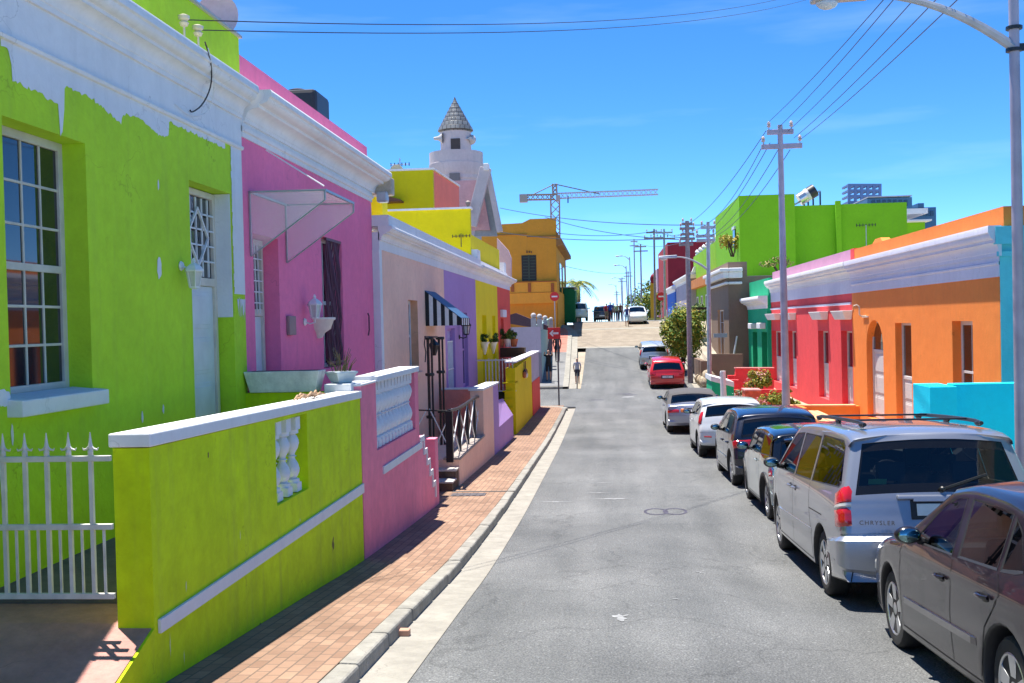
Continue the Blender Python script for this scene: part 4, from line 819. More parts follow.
b = MB(); b.box(Xw, -3.15, y1, y2, H(2.3), H(1.24), paint('pale grey lilac', (.5, .48, .56))); b.build('upper_panel', yw)
b = MB(); b.box(Xw+.04, -3.22, 33.2, y2, H(1.25)+.0, H(1.20), WHITE); b.build('cap', yw)
b = MB()
q = LX(524, 370, Xw+.02); R_ = random.Random(3)
for i in range(6): b.ball((Xw+.06, q.y-.4+.16*i, q.z-.2+.2*R_.random()), (.07, .1, .12), [plain('terracotta', (.45, .14, .06), .8), BLACK, plain('ceramic white', (.7, .68, .66), .4)][i % 3], 8, 6)
b.bar((Xw+.05, q.y-.3, q.z+.3), (Xw+.05, q.y-.3, q.z-.1), .03, .03, BLACK); b.bar((Xw+.05, q.y+.3, q.z+.3), (Xw+.05, q.y+.3, q.z-.1), .03, .03, BLACK)
tag(b.build('wall_ornament', smooth=True), 'cluster of dark and terracotta ornaments hanging on the yellow garden wall', 'ornament')
# little white railing gate
r = thing('gate', 'pale vertical bar gate between lilac wall and yellow pier', 'gate', (-3.7, 33.4, H(2.6))); Yg = 33.4
xa, xb = LY(486, 380, Yg).x, LY(513, 380, Yg).x; zt, zb = LY(500, 360, Yg).z, LY(500, 391, Yg).z
for i in range(9): x = xa+(xb-xa)*i/8; b = MB(); b.bar((x, Yg, zb), (x, Yg, zt+.05*(i % 2)), .03, .03, IRON); b.build('bar', r)
b = MB()
for z in (zt, zb, ): b.bar((xa-.3, Yg, z), (xb+.1, Yg, z), .04, .04, IRON)
b.build('rail', r)
b = MB(); b.box(XF, -3.2, 33.5, 33.7, pave(33)-.3, zb, paint('dark olive plaster', (.07, .07, .02))); tag(b.build('low_wall'), 'dark olive low wall under the pale bar gate', 'wall')
# ================================================================ RIGHT SIDE
XR = 8.2
ORA = paint('orange wall paint', (.96, .26, .05), var=.06, dirt=.08)
CRIM = paint('raspberry red wall paint', (.84, .08, .085), var=.07, dirt=.08)
CYAN = paint('cyan wall paint', (.006, .68, .92), var=.05, dirt=.06)
CYANL = paint('pale cyan wall paint', (.16, .60, .68), var=.07, dirt=.1)
GRN = paint('vivid green wall paint', (.20, .52, .012), var=.06, dirt=.07)
TEAL = paint('teal green wall paint', (.012, .42, .20), var=.06)
BRN = paint('taupe wall paint', (.24, .165, .12), var=.06)
PKP = paint('dusty pink parapet paint', (.66, .32, .46), var=.06)
def rop(xf, xn, yt, yb=None, zb=None): return (YX(xn, yt, XR), YX(xf, yt, XR), zb if zb is not None else ZX((xf+xn)/2, yb, XR), ZX((xf+xn)/2, yt, XR))
# ---- orange house
oh = thing('terraced_house', 'bright orange house with white frieze, arched white door and orange parapet', 'house', (XR, 28, H(3.3)))
Y0, Y1 = 22.9, 36.2; zf = H(3.25)
o1 = rop(866, 882.7, 320, zb=zf); o2 = rop(895, 911, 323, zb=zf+.1); o3 = rop(952, 972.5, 321, zb=H(2.6))
o1 = (o1[0], o1[1], o1[2], o1[3])
b = MB(); wallX(b, XR, .45, -1, Y0, Y1, H(3.8), H(-.73), [o1, o2, o3], ORA)
# arch filling of the door head
ya, yb, zt = o1[0], o1[1], o1[3]; hh = .95; n = 8
arc = [(ya+(yb-ya)/2*(1-math.cos(math.pi/2*i/n)), zt-hh+hh*math.sin(math.pi/2*i/n)**.8) for i in range(n+1)]
for s in (0, 1):
    pp = [(y if s == 0 else ya+yb-y, z) for y, z in arc]+[((ya if s == 0 else yb), zt)]
    b.prism([(XR-.0005, y, z) for y, z in pp], (.44, 0, 0), ORA)
b.build('wall', oh, merge=True)
b = MB(); b.box(XR+.45, XR+9, Y1-.2, Y1, H(3.8), H(-1.6), ORA); b.box(XR+9, XR+9.2, Y0, Y1, H(3.8), H(-1.6), ORA); b.build('side_wall', oh)
b = MB(); b.box(XR+.006, XR+9, Y0-.02, Y0-.002, H(3.8), H(-1.78), CYANL); b.box(XR-.06, XR+9, Y0-.1, Y0-.021, H(-1.15), H(-1.25), CYANL); b.box(XR-.12, XR+9, Y0-.16, Y0-.021, H(-1.4), H(-1.76), CYANL); b.build('end_wall', oh)
b = MB(); b.box(XR+.45, XR+9, Y0+.2, Y1-.2, H(-1.3), H(-1.5), CONC); b.build('roof', oh)
FR = paint('lavender white frieze', (.70, .68, .76), var=.05, dirt=.12)
b = MB(); b.box(XR+.45, XR-.01, Y0, Y1, H(-.73), H(-1.5), FR); profileY(b, XR-.01, -1, Y0, Y1, [(0, H(-.98)), (.025, H(-.99)), (.03, H(-1.03)), (0, H(-1.05))], FR); b.build('frieze', oh)
b = MB(); profileY(b, XR-.01, -1, Y0-.12, Y1, cornice(H(-1.16), H(-1.79), .25), FR); b.build('cornice', oh, smooth=True, angle=25)
zp = ZX(999.6, 206, XR); b = MB(); b.box(XR+.1, XR+.4, Y0, Y1, H(-1.78), zp, ORA); b.box(XR+.4, XR+8, Y0, Y0+.25, H(-1.78), zp, ORA); b.hexa([(XR+.1, 32.6, zp), (XR+.4, 32.6, zp), (XR+.4, 33.8, zp), (XR+.1, 33.8, zp)], [(XR+.12, 32.9, zp+.13), (XR+.38, 32.9, zp+.13), (XR+.38, 33.5, zp+.13), (XR+.12, 33.5, zp+.13)], ORA); b.build('parapet', oh, merge=True)
DW = plain('ivory door paint', (.66, .62, .60), .5)
panel_door(oh, XR, -1, o1[0], o1[1], o1[2], o1[3]-.02, .2, DW, 3, transom=.95, fm=DW)
panel_door(oh, XR, -1, o2[0], o2[1], o2[2], o2[3], .2, DW, 2, transom=1.55, fm=DW)
sash(oh, XR, -1, o3[0], o3[1], o3[2], o3[3], 2, 2, .2, m=DW, fw=.1, sillm=ORA)
p = LX(866, 316, XR); b = MB(); b.tube([p, p+Vector((-.15, 0, 0)), p+Vector((-.2, 0, .05)), p+Vector((-.2, 0, .3)), p+Vector((-.28, 0, .36)), p+Vector((-.38, 0, .33))], .025, CREAM, 6); b.bar(p+Vector((-.02, -.35, -.02)), p+Vector((-.02, .35, -.02)), .04, .05, CREAM)
tag(b.build('lamp_bracket', smooth=True), 'cream hooked lamp bracket on the orange wall above the arched door', 'lamp bracket')
# ---- red house
rh = thing('terraced_house', 'raspberry red house with hooded tall openings and a dusty pink parapet', 'house', (XR, 44, H(3.4)))
Y2 = 53.6; rops = [rop(a, c, 331, zb=H(3.15)) for a, c in ((841, 852), (818, 828), (788, 796), (772, 780.5))]
b = MB(); wallX(b, XR, .45, -1, Y1, Y2, H(3.9), H(-.73), rops, CRIM); b.build('wall', rh, merge=True)
b = MB(); b.box(XR+.45, XR+9, Y2-.2, Y2, H(3.8), H(-1.6), CRIM); b.box(XR+9, XR+9.2, Y1, Y2, H(3.8), H(-1.6), CRIM); b.build('side_wall', rh)
b = MB(); b.box(XR+.45, XR+9, Y1, Y2-.2, H(-1.3), H(-1.5), CONC); b.build('roof', rh)
b = MB(); b.box(XR+.45, XR-.012, Y1+.002, Y2, H(-.73), H(-1.5), FR); b.box(XR, XR-.05, Y1+.1, Y2, H(-.43), H(-.35), FR); b.build('frieze', rh)
b = MB(); profileY(b, XR-.012, -1, Y1+.002, Y2+.3, cornice(H(-1.2), H(-1.79), .27), WHITEC); b.build('cornice', rh, smooth=True, angle=25)
zp2 = ZX(809, 261, XR); b = MB(); b.box(XR+.1, XR+.4, Y1, Y2, H(-1.78), zp2, PKP); b.box(XR+.09, XR+.41, Y1-.01, Y1+.5, H(-1.78), zp2+.01, CRIM); b.build('parapet', rh)
for i, o in enumerate(rops):
    panel_door(rh, XR, -1, o[0], o[1], o[2], o[3], .22, DW, 2, transom=1.3, fm=DW)
    b = MB(); ym = (o[0]+o[1])/2; wd = (o[1]-o[0])/2+.15; z0 = ZX(842, 319.5, XR); b.hexa([(XR, ym-wd*.85, z0), (XR-.22, ym-wd*.85, z0), (XR-.22, ym+wd*.85, z0), (XR, ym+wd*.85, z0)], [(XR, ym-wd, z0+.3), (XR-.34, ym-wd, z0+.3), (XR-.34, ym+wd, z0+.3), (XR, ym+wd, z0+.3)], WHITEC); b.build('door_hood', rh, bevel=.02)
# ---- teal house
th = thing('terraced_house', 'narrow teal green house with white cornice beyond the raspberry red house', 'house', (8, 55, H(3.4)))
b = MB(); ZT = lambda x, y: ZX(x, y, 8.0)
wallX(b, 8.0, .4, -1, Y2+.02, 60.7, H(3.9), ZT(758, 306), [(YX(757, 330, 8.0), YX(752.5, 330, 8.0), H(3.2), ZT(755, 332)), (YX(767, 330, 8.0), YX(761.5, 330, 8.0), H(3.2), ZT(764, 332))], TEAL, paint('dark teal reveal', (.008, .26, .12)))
b.box(8.1, 8.5, Y2+.03, 60.7, ZT(758, 306), ZT(758, 280), TEAL); b.build('wall', th, merge=True)
b = MB(); profileY(b, 8.0, -1, Y2-.1, 60.75, cornice(ZT(758, 309), ZT(758, 297), .45), WHITEC); b.build('cornice', th, smooth=True, angle=25)
b = MB(); b.box(8.4, 17, 60.5, 60.7, H(3.9), ZT(758, 290), TEAL); b.box(8.4, 17, Y2+.03, 60.5, ZT(758, 300), ZT(758, 297), CONC); b.build('roof', th)
for x in (755, 764):
    q = LX(x, 331, 8.0); b = MB(); b.box(8, 7.7, q.y-.6, q.y+.6, q.z+.12, q.z+.42, WHITEC); b.build('door_hood', th, bevel=.03)
for xa, xb in ((757, 752.5), (767, 761.5)): panel_door(th, 8.0, -1, YX(xa, 330, 8.0), YX(xb, 330, 8.0), H(3.2), ZT(755, 332), .3, TEAL, 2, fm=TEAL, transom=.8)
# ---- taupe house
bh = thing('house', 'taupe brown house with rounded white cornice and a tall window', 'house', (6.6, 62, H(3)))
XB = 6.95; Yb0, Yb1 = 60.9, 71; ztb = LY(733, 262, Yb0).z; zc = LY(728, 277, Yb0).z
b = MB(); wp = (YX(724, 330, XB), YX(718, 330, XB), ZX(721, 358, XB), ZX(721, 310, XB))
wallX(b, XB, .4, -1, Yb0, Yb1, H(3.9), ztb, [wp], BRN, paint('peach tan plaster', (.55, .33, .2)))
b.box(XB+.4, LY(747, 270, Yb0).x, Yb0, Yb0+.3, H(3.9), ztb, BRN); x2 = LY(747, 270, Yb0).x; b.box(x2, 17, Yb0, Yb0+.3, H(3.9), LY(760, 276, Yb0).z, BRN); b.build('wall', bh, merge=True)
b = MB(); zq = LY(728, 281, Yb0).z
for z0, z1, o in ((zq-.2, zq-.05, .2), (zq+.15, zq+.5, .35), (zq+.5, zq+.72, .5)): b.box(XB-o, XB, Yb0-o, Yb1, z0, z1, WHITEC); b.box(XB, x2-.3, Yb0-o, Yb0, z0, z1, WHITEC)
b.build('cornice', bh, bevel=.05)
b = MB(); b.box(XB+.4, 17, Yb0+.3, Yb1, ztb-1, ztb-.8, CONC); b.build('roof', bh)
sash(bh, XB, -1, *wp, 2, 3, .15, m=TRIM, sill=False)
b = MB(); b.box(XB-.9, XB-.15, Yb0-.35, Yb0-.2, LY(735, 337, Yb0).z, LY(735, 333, Yb0).z, plain('grey blue board', (.35, .4, .45), .6)); b.tube([LY(737, 336, Yb0-.4), LY(731, 372, Yb0-.4)], .05, TRIM); b.build('downpipe', bh)
# taupe garden wall, stone wall, green low box
b = MB(); q = [LY(x, y, 55.5) for x, y in ((701, 361), (712, 361), (712, 354), (743, 354), (743, 400), (701, 400))]
for dx, hgt in ((0, 0),): b.prism([(p.x, 55.5, p.z) for p in q], (0, .3, 0), BRN)
b.box(q[0].x, q[0].x+.25, 55.8, 64, H(3.9), q[0].z, BRN); tag(b.build('boundary_wall'), 'taupe garden wall with stepped top behind the street lamp pole', 'wall')
b = MB(); STN = paint('rough field stone', (.36, .29, .2), var=.5, scale=7, bump=1.0); R_ = random.Random(1)
for i in range(14): b.ball((4.95+.18*(i % 2), 54+.55*(i//2), road(54)+.35+.3*(i % 2)), (.3, .4, .3), STN, 8, 6)
tag(b.build('stone_wall', smooth=True), 'low rough stone wall beside the pavement near the red car', 'wall')
b = MB(); q = [LY(x, y, 46.5) for x, y in ((712, 381), (734, 387), (734, 402), (712, 402))]; b.prism([(p.x, 46.5, p.z) for p in q], (0, 2.5, 0), TEAL)
b.prism([(q[0].x-.05, 46.45, q[0].z), (q[1].x, 46.45, q[1].z), (q[1].x, 46.45, q[1].z+.22), (q[0].x-.05, 46.45, q[0].z+.22)], (0, 2.6, 0), WHITE); tag(b.build('garden_box'), 'low teal garden wall with white sloping cap', 'wall')
b = MB(); p = LY(723, 378, 45.5); b.tube([(p.x, 45.5, road(45)), (p.x, 45.5, p.z+.3)], .12, WHITE, 8); b.tube([LY(722, 372, 45.5), LY(725, 402, 45.5)], .1, WHITE, 8); tag(b.build('post', smooth=True), 'short white post beside the teal garden wall', 'post')
# raspberry garden walls
rw = thing('boundary_wall', 'raspberry red stepped garden wall with planter boxes', 'wall', (6.5, 50, road(50)))
def wpoly(mb, Y, pts, t, m): q = [LY(x, y, Y) for x, y in pts]; mb.prism([(p.x, Y, p.z) for p in q], (0, t, 0), m)
b = MB(); wpoly(b, 50.5, [(728, 400), (728, 375.5), (735.5, 375.5), (735.5, 368), (774, 368), (774, 400)], .3, CRIM); wpoly(b, 49.6, [(728, 404), (728, 380), (739, 380), (739, 404)], .6, CRIM); wpoly(b, 48.9, [(728, 404), (728, 390), (740, 390), (740, 404)], .6, CRIM); b.build('wall', rw)
b = MB(); wpoly(b, 44.5, [(746, 410), (746, 389.5), (783, 389.5), (783, 410)], .3, CRIM); wpoly(b, 43.6, [(745, 412), (745, 391), (761, 391), (761, 412)], .9, paint('flaking orange red', (.6, .12, .07), var=.3, scale=5)); b.build('planter_box', rw)
b = MB(); wpoly(b, 50.45, [(735, 368.6), (735, 367.6), (774.5, 367.6), (774.5, 368.6)], .4, paint('pale red coping', (.7, .3, .28))); wpoly(b, 43.5, [(744.6, 391), (744.6, 389.6), (761.5, 389.6), (761.5, 391)], 1.1, MATS['pale red coping']); b.build('coping', rw)
# orange garden wall
ow = thing('boundary_wall', 'orange garden wall with sloping wing in front of the raspberry red doors', 'wall', (6.6, 35, road(35)))
b = MB(); wpoly(b, 35.4, [(789, 430), (789, 406.5), (862, 406), (862, 430)], .3, ORA); wpoly(b, 34.6, [(789, 432), (789, 408), (807, 408), (807, 432)], .8, ORA)
q = [LY(801, 412, 33.8), LY(818, 412, 33.8), LY(850, 426, 30), LY(826, 426, 30)]
b.hexa([(p.x, p.y, road(p.y)-.1) for p in q], [tuple(p) for p in q], ORA); b.build('wall', ow)
b = MB(); wpoly(b, 35.38, [(788.5, 406.5), (788.5, 405.3), (856, 404.9), (856, 406.1)], .34, paint('pale orange coping', (.8, .42, .22))); b.hexa([tuple(p+Vector((0, 0, .004))) for p in q], [tuple(p+Vector((0, 0, .05))) for p in q], MATS['pale orange coping']); b.build('coping', ow)
# cyan boundary wall and neighbour
cw = thing('boundary_wall', 'cyan garden wall with a square end pier behind the silver minivan', 'wall', (7, 22, road(22)))
b = MB(); pa = LY(930, 387, 21.0); pb = LY(957, 386, 21.0); Yp = 21.0*.93/.876
ztc = pa.z; xa = pa.x; b.box(xa, pb.x, 21.0, 22.15, road(22)-.2, ztc, CYAN); b.build('pier', cw, bevel=.01)
b = MB(); b.box(pb.x, 11, 21.25, 21.6, road(22)-.2, ztc+.03, CYAN); b.build('wall', cw, bevel=.01)
b = MB(); b.box(XR+.04, 10.5, 21.75, 22.0, road(22), LY(1010, 309, 21.8).z, CYANL); R_ = random.Random(7)
for i in range(30): x = XR+.06+.07*i; z = LY(1010, 309, 21.8).z; b.prism([(x, 21.8, z), (x+.05, 21.85, z), (x+.02+.02*R_.random(), 21.82, z+.09+.08*R_.random())], (0, .06, 0), plain('bottle glass shard', (.02, .1, .06), .1))
tag(b.build('side_wall'), 'pale cyan yard wall topped with glass shards at the end of the orange house', 'wall')
nh = thing('terraced_house', 'pale cyan house, its white cornice end peeping past the near lamp pole', 'house', (XR, 14, H(3)))
b = MB(); wallX(b, XR, .4, -1, 6, 19.8, H(3.9), H(-3), [(9, 10.2, H(1.2), H(-.8)), (12.2, 13.3, H(2.9), H(-.6)), (15.5, 16.7, H(1.2), H(-.8))], CYANL); b.box(XR+.4, XR+9, 19.6, 19.8, H(3.9), H(-3), CYANL); b.box(XR+.4, XR+9, 6, 6.2, H(3.9), H(-3), CYANL); b.box(XR+.4, XR+9, 6.2, 19.6, H(-2.7), H(-2.6), CONC); b.build('wall', nh, merge=True)
zc = LY(1010, 151, 20).z; b = MB(); profileY(b, XR, -1, 5.8, 20, cornice(zc-.2, zc+.28, .52), WHITEC); b.box(XR+.3, XR, 6, 19.8, H(-3), zc+.2, WHITEC); b.build('cornice', nh)
for a, c in ((9, 10.2), (15.5, 16.7)): sash(nh, XR, -1, a, c, H(1.2), H(-.8), 2, 4, .2)
panel_door(nh, XR, -1, 12.2, 13.3, H(2.9), H(-.6), .25, DW, 3, transom=.7)

# ---- vivid green block behind
gb = thing('building', 'large vivid green flat roofed building above the right hand terraces', 'building', (8.6, 75, H(2)))
Yg = 70; xg = LY(740, 250, Yg).x; z1 = LY(760, 195, Yg).z; z2 = LY(850, 204, Yg+1).z
xm = LY(795, 220, Yg).x; xe = LY(907, 220, Yg+1).x; xq = LY(838, 204, Yg).x; xq2 = LY(843, 204, Yg).x
b = MB(); b.box(xg, xm, Yg, Yg+.3, H(4), z1, GRN); b.box(xm, xe, Yg+1, Yg+1.3, H(4), z2, GRN); b.box(xq, xq2, Yg+.6, Yg+1, H(4), z2+.2, GRN); b.box(xm-.3, xm, Yg+.3, Yg+1.3, H(4), z1, GRN); b.box(xe-.3, xe, Yg+1.3, 90, H(4), z2, GRN)
ye = YX(715, 216.5, xg); zl = ZX(715, 241.6, xg); ye2 = YX(693.5, 260, xg)
zs1 = ZX(738, 202, xg)
b.box(xg+.01, xg+.3, Yg+.3, ye, H(4), z1-.0, GRN); b.build('wall', gb)
b = MB(); GRN2 = paint('spring green wall paint', (.26, .55, .015)); b.hexa([(xg, ye, H(4)), (xg+.3, ye, H(4)), (xg+.3, ye2, H(4)), (xg, ye2, H(4))], [(xg, ye, zl), (xg+.3, ye, zl), (xg+.3, ye2, zl), (xg, ye2, zl)], GRN2); b.build('side_wing', gb)
b = MB(); b.box(xg+.3, xe-.3, Yg+1.3, 90, z2-1.0, z2-.8, CONC); b.build('roof', gb)
b = MB()
for i in range(6): y = ye+1+(ye2-ye)*i/6; b = MB(); b.lathe([(.16, 0), (.2, .12), (.1, .2), (.2, .38), (.12, .5), (.02, .6)], (xg+.15, y, zl), WHITEC, 8); b.build('finial', gb)
b = MB(); b.box(xg-.5, xg, ye-1, ye2, ZX(703, 287, xg), ZX(703, 278, xg), paint('terracotta canopy', (.6, .22, .06))); b.build('canopy', gb)
for i in range(4):
    y = 88+4.5*i; b = MB(); zb, zt = H(1.0), H(-2.0); b.box(xg-.03, xg+.05, y, y+1.4, zb, zt, PANE); w_ = b.build('window', gb); b = MB()
    for a, c in ((y-.12, y), (y+1.4, y+1.52)): b.box(xg-.06, xg, a, c, zb-.1, zt+.1, TRIM)
    b.box(xg-.06, xg, y, y+1.4, zt, zt+.1, TRIM); b.box(xg-.06, xg, y, y+1.4, zb-.1, zb, TRIM); b.build('window_frame', w_)
for xx, yy in ((740, 228), (727, 236)):
    pass
q = LX(734, 240, xg-.05); b = MB(); b.box(xg-.06, xg+.02, q.y-.5, q.y+.5, q.z-.5, q.z+.7, PANE); b.box(xg-.12, xg+.0, q.y-.7, q.y+.7, q.z+.7, q.z+.9, TRIM); b.build('window', gb)
# pergola
r = thing('pergola', 'dark timber pergola before the vivid green wing', 'pergola', (7.5, 76, road(70)))
TIM = plain('dark timber', (.06, .035, .02), .8)
for x in (6.2, 8.2):
    for y in (72, 76, 80): b = MB(); b.bar((x, y, road(72)-.5), (x, y, H(-.6)), .16, .16, TIM); b.build('post', r)
b = MB()
for i in range(10): b.bar((5.8, 72+.9*i, H(-.7)), (8.5, 72+.9*i, H(-.7)), .08, .16, TIM)
for x in (6.2, 8.2): b.bar((x, 71.5, H(-.55)), (x, 81, H(-.55)), .1, .2, TIM)
b.build('beam', r)
b = MB(); b.box(5.2, 8.5, 70.5, 70.8, road(66), LY(703, 354, 70.5).z, BRN); tag(b.build('boundary_wall'), 'low taupe wall under the dark pergola', 'wall')
# solar geyser
q = LY(808, 193, 72); r = thing('solar_geyser', 'tilted black and silver solar water heater tank on the vivid green roof', 'water heater', (q.x, 72, z2))
b = MB(); a = LY(799, 200, 72); c = LY(815, 190, 72); d = c-a
b.tube([a, a+d*.42], .42, plain('silver tank', (.55, .55, .56), .25, .8), 18); b.tube([a+d*.42, a+d*.6], .43, plain('pale tank', (.65, .6, .6), .4), 18); b.tube([a+d*.6, c], .44, MATS['black plastic'], 18); b.build('tank', r, smooth=True)
b = MB(); b.bar(LY(790, 207, 72.4), LY(820, 191, 72.4), .15, .12, GALV)
for x, y in ((804, 197), (808, 196), (813, 194), (820, 191)): p = LY(x, y, 72.4); b.bar(p, (p.x, p.y, z2-.8), .1, .1, BLACK)
b.build('stand', r)
q = LY(866, 225, 70.6); r = thing('antenna', 'flat television antenna in front of the vivid green wall', 'antenna', (q.x, 70.6, q.z-2))
b = MB(); b.tube([(q.x, 70.6, q.z-3), (q.x, 70.6, q.z)], .03, GALV, 6); b.tube([(q.x-.6, 70.6, q.z), (q.x+.6, 70.6, q.z)], .02, BLACK, 5)
for i in range(7): x = q.x-.6+.2*i; b.tube([(x, 70.6, q.z-.1), (x, 70.6, q.z+.1)], .025, BLACK, 5)
b.build('mast', r)
# far blocks behind the green roof
NAVY = paint('slate blue wall', (.06, .17, .30), var=.1)
r = thing('building', 'slate blue office block behind the vivid green roof', 'building', (30, 150, 0)); Yf = 150
def fbox(mb, x0, y0, x1, y1, Y, t, m): a = LY(x0, y1, Y); c = LY(x1, y0, Y); mb.box(a.x, c.x, Y, Y+t, a.z, c.z, m)
b = MB(); fbox(b, 868, 197, 912, 240, Yf, 12, NAVY); fbox(b, 868, 195, 912, 197.5, Yf-.4, 12.6, paint('pale blue coping', (.4, .45, .5))); fbox(b, 905, 207, 936, 240, Yf+8, 10, NAVY); fbox(b, 918, 203, 924, 208, Yf+8, 4, NAVY); b.build('wall', r)
b = MB()
for i in range(7): fbox(b, 872+i*5.4, 200, 875+i*5.4, 206, Yf-.1, .3, PANE)
for i in range(5): fbox(b, 913+i*4.4, 211, 916+i*4.4, 216, Yf+7.9, .3, PANE)
w_ = b.build('window_band', r)
r = thing('building', 'white eaved green building peeping behind the vivid green wall', 'building', (26, 100, 0))
b = MB(); fbox(b, 905, 221, 925, 250, 100, 6, GRN); b.build('wall', r); b = MB(); fbox(b, 904, 208, 928, 214, 99, 8, WHITE); fbox(b, 904, 219, 932, 221.5, 98.6, 8, WHITE); b.build('eaves', r)
r = thing('scaffold_tower', 'slate blue open lattice frame structure on the far skyline', 'frame', (28, 160, 0))
b = MB(); LAT = plain('slate blue lattice', (.10, .17, .33), .6)
for dz in (0, 4):
    for i in range(6): x = 849+6.2*i; b.bar(LY(x, 184, 160+dz), LY(x, 206, 160+dz), .38, .38, LAT)
    for y in (185, 190.5, 196, 202): b.bar(LY(848, y, 160+dz), LY(881, y, 160+dz), .34, .34, LAT)
for i in range(6):
    for y in (185, 190.5, 196, 202): p = LY(849+6.2*i, y, 160); b.bar(p, p+Vector((0, 4, 0)), .3, .3, LAT)
b.build('lattice', r)
# ---- far right terrace beyond the crest
def farhouse(label, X, Y0, Y1, ztop, m, trim=True, wins=2, roofz=None, cat='house'):
    r = thing('terraced_house', label, cat, (X, (Y0+Y1)/2, road(Y0))); b = MB(); b.box(X, X+8, Y0, Y1, road(Y1)-3, ztop, m); b.build('wall', r)
    if trim: b = MB(); profileY(b, X, -1, Y0-.2, Y1, cornice(ztop-.9, ztop-.2, .4), WHITEC); b.box(X-.35, X+8, Y0-.25, Y0, ztop-.6, ztop-.2, WHITEC); b.build('cornice', r)
    for i in range(wins):
        y = Y0+(Y1-Y0)*(i+.35)/wins; b = MB(); b.box(X-.04, X+.02, y, y+1.2, H(1.2), H(-1.2), PANE); w_ = b.build('window', r); b = MB(); b.box(X-.08, X, y-.12, y, H(1.3), H(-1.3), TRIM); b.box(X-.08, X, y+1.2, y+1.32, H(1.3), H(-1.3), TRIM); b.box(X-.08, X, y, y+1.2, H(-1.2), H(-1.32), TRIM); b.build('window_frame', w_)
    return r
LAV = paint('grey lavender wall', (.42, .37, .44)); 
q = LY(675, 265, 108)
gh2 = farhouse('grey lavender house with a white curved gable beyond the bush', 8.2, 104, 124, LX(690, 272, 8.2).z, LAV, True, 3)
b = MB(); xx = 8.2; zt = LX(690, 272, 8.2).z; b.prism([(xx+.2, 104+i*.0, zt) for i in (0,)]+[(xx+6*(1-math.cos(math.pi*k/8))/2+.2, 104.0, zt+1.3*math.sin(math.pi*k/8)) for k in range(9)]+[(xx+6.2, 104, zt)], (0, .6, 0), WHITEC); b.build('gable', gh2)
b = MB(); b.box(9.4, 12.5, 103.9, 104.2, road(104), zt-1.3, paint('slate grey wall', (.12, .13, .17))); b.build('end_panel', gh2)
farhouse('royal blue shopfront house beyond the grey lavender house', 8.2, 126, 142, LX(664, 290, 8.2).z, paint('royal blue wall', (.02, .12, .5)), True, 2)
farhouse('deep red tall building with a pink edge beyond the crest', 8.6, 146, 172, LX(660, 252, 8.6).z, paint('deep red wall', (.33, .025, .03)), False, 2, cat='building')
farhouse('pinkish tan house far down the street', 8.6, 176, 200, LX(650, 276, 8.6).z, paint('dusty mauve wall', (.4, .28, .36)), False, 2)
b = MB(); b.box(3.9, 6.6, 98, 98.3, road(98)-.3, LY(650, 318, 98).z, paint('pale yellow wall', (.55, .52, .16))); b.box(6.3, 6.6, 98.3, 112, road(105)-1, LY(650, 318, 98).z, MATS['pale yellow wall']); tag(b.build('boundary_wall'), 'pale yellow low wall at the crest behind the white car', 'wall')
r = thing('hanging_banner', 'yellow and maroon vertical banner post far up the street', 'banner', (4.7, 104, road(104)))
b = MB(); p = LY(653, 282, 104); p2 = LY(653, 345, 104); b.box(p.x-.28, p.x+.28, 104, 104.12, p2.z+1, p.z, paint('ochre yellow paint', (.62, .36, .04))); b.build('panel', r); b = MB(); b.ball((p.x, 104, p.z+.3), (.3, .2, .45), paint('maroon paint', (.25, .02, .03)), 8, 6); b.build('top', r, smooth=True)

# ================================================================ LEFT, BEYOND THE SIDE STREET
gy_ = paint('pale lilac garage wall', (.60, .52, .60), var=.06); GY2 = paint('grey plinth', (.30, .28, .32), var=.1)
r = thing('boundary_wall', 'pale lilac corner wall with grey plinth and white ball topped pillars', 'wall', (-4, 60, road(60)))
Yc = 57.6; Xc = -3.58; zt = LY(530, 327, Yc).z; zm = LY(530, 353, Yc).z
b = MB(); b.box(-22, Xc, Yc, Yc+.3, zm, zt, gy_); b.box(-22, Xc+.02, Yc-.02, Yc+.3, road(58)-.3, zm, GY2); b.build('wall', r)
b = MB(); AQ = paint('faded aqua wall', (.34, .5, .52)); b.hexa([(Xc, Yc+.31, road(58)-.3), (Xc-.3, Yc+.31, road(58)-.3), (Xc-.9, 78, road(66)-1), (Xc-.6, 78, road(66)-1)], [(Xc, Yc+.31, zt+.1), (Xc-.3, Yc+.31, zt+.1), (Xc-.9, 78, zt+.5), (Xc-.6, 78, zt+.5)], AQ); b.build('side_wall', r)
MIN_ = paint('aged white plaster', (.5, .48, .47), var=.12)
for px_, py_, y in ((533.5, 318, 57.75), (539.5, 319, 57.75), (545, 320, 64.5), (551, 321, 75)):
    q = LY(px_, py_, y); b = MB(); b.box(q.x-.14, q.x+.14, y-.14, y+.14, q.z-.6, q.z, MIN_); b.ball((q.x, y, q.z+.13), .15, MIN_, 10, 8); b.build('pillar', r)
b = MB(); b.prism([LY(505, 323, 63), LY(505, 316, 63), LY(516, 313, 63), LY(548, 326, 63), LY(548, 330, 63)], (0, .4, 0), paint('dark maroon roofing', (.16, .08, .08))); tag(b.build('shed_roof'), 'dark sloping shed roof behind the lilac corner wall', 'roof')
oc = thing('building', 'ochre orange two storey corner building with a shuttered window', 'building', (-6, 85, road(80)))
Yo = 80; xo = LY(557, 280, Yo).x; OCH = paint('ochre wall paint', (.66, .30, .035), var=.07); OCL = paint('light ochre paint', (.78, .38, .05), var=.06)
zt = LY(530, 219, Yo).z; zl = LY(530, 239, Yo).z; zb0 = LY(530, 290, Yo).z
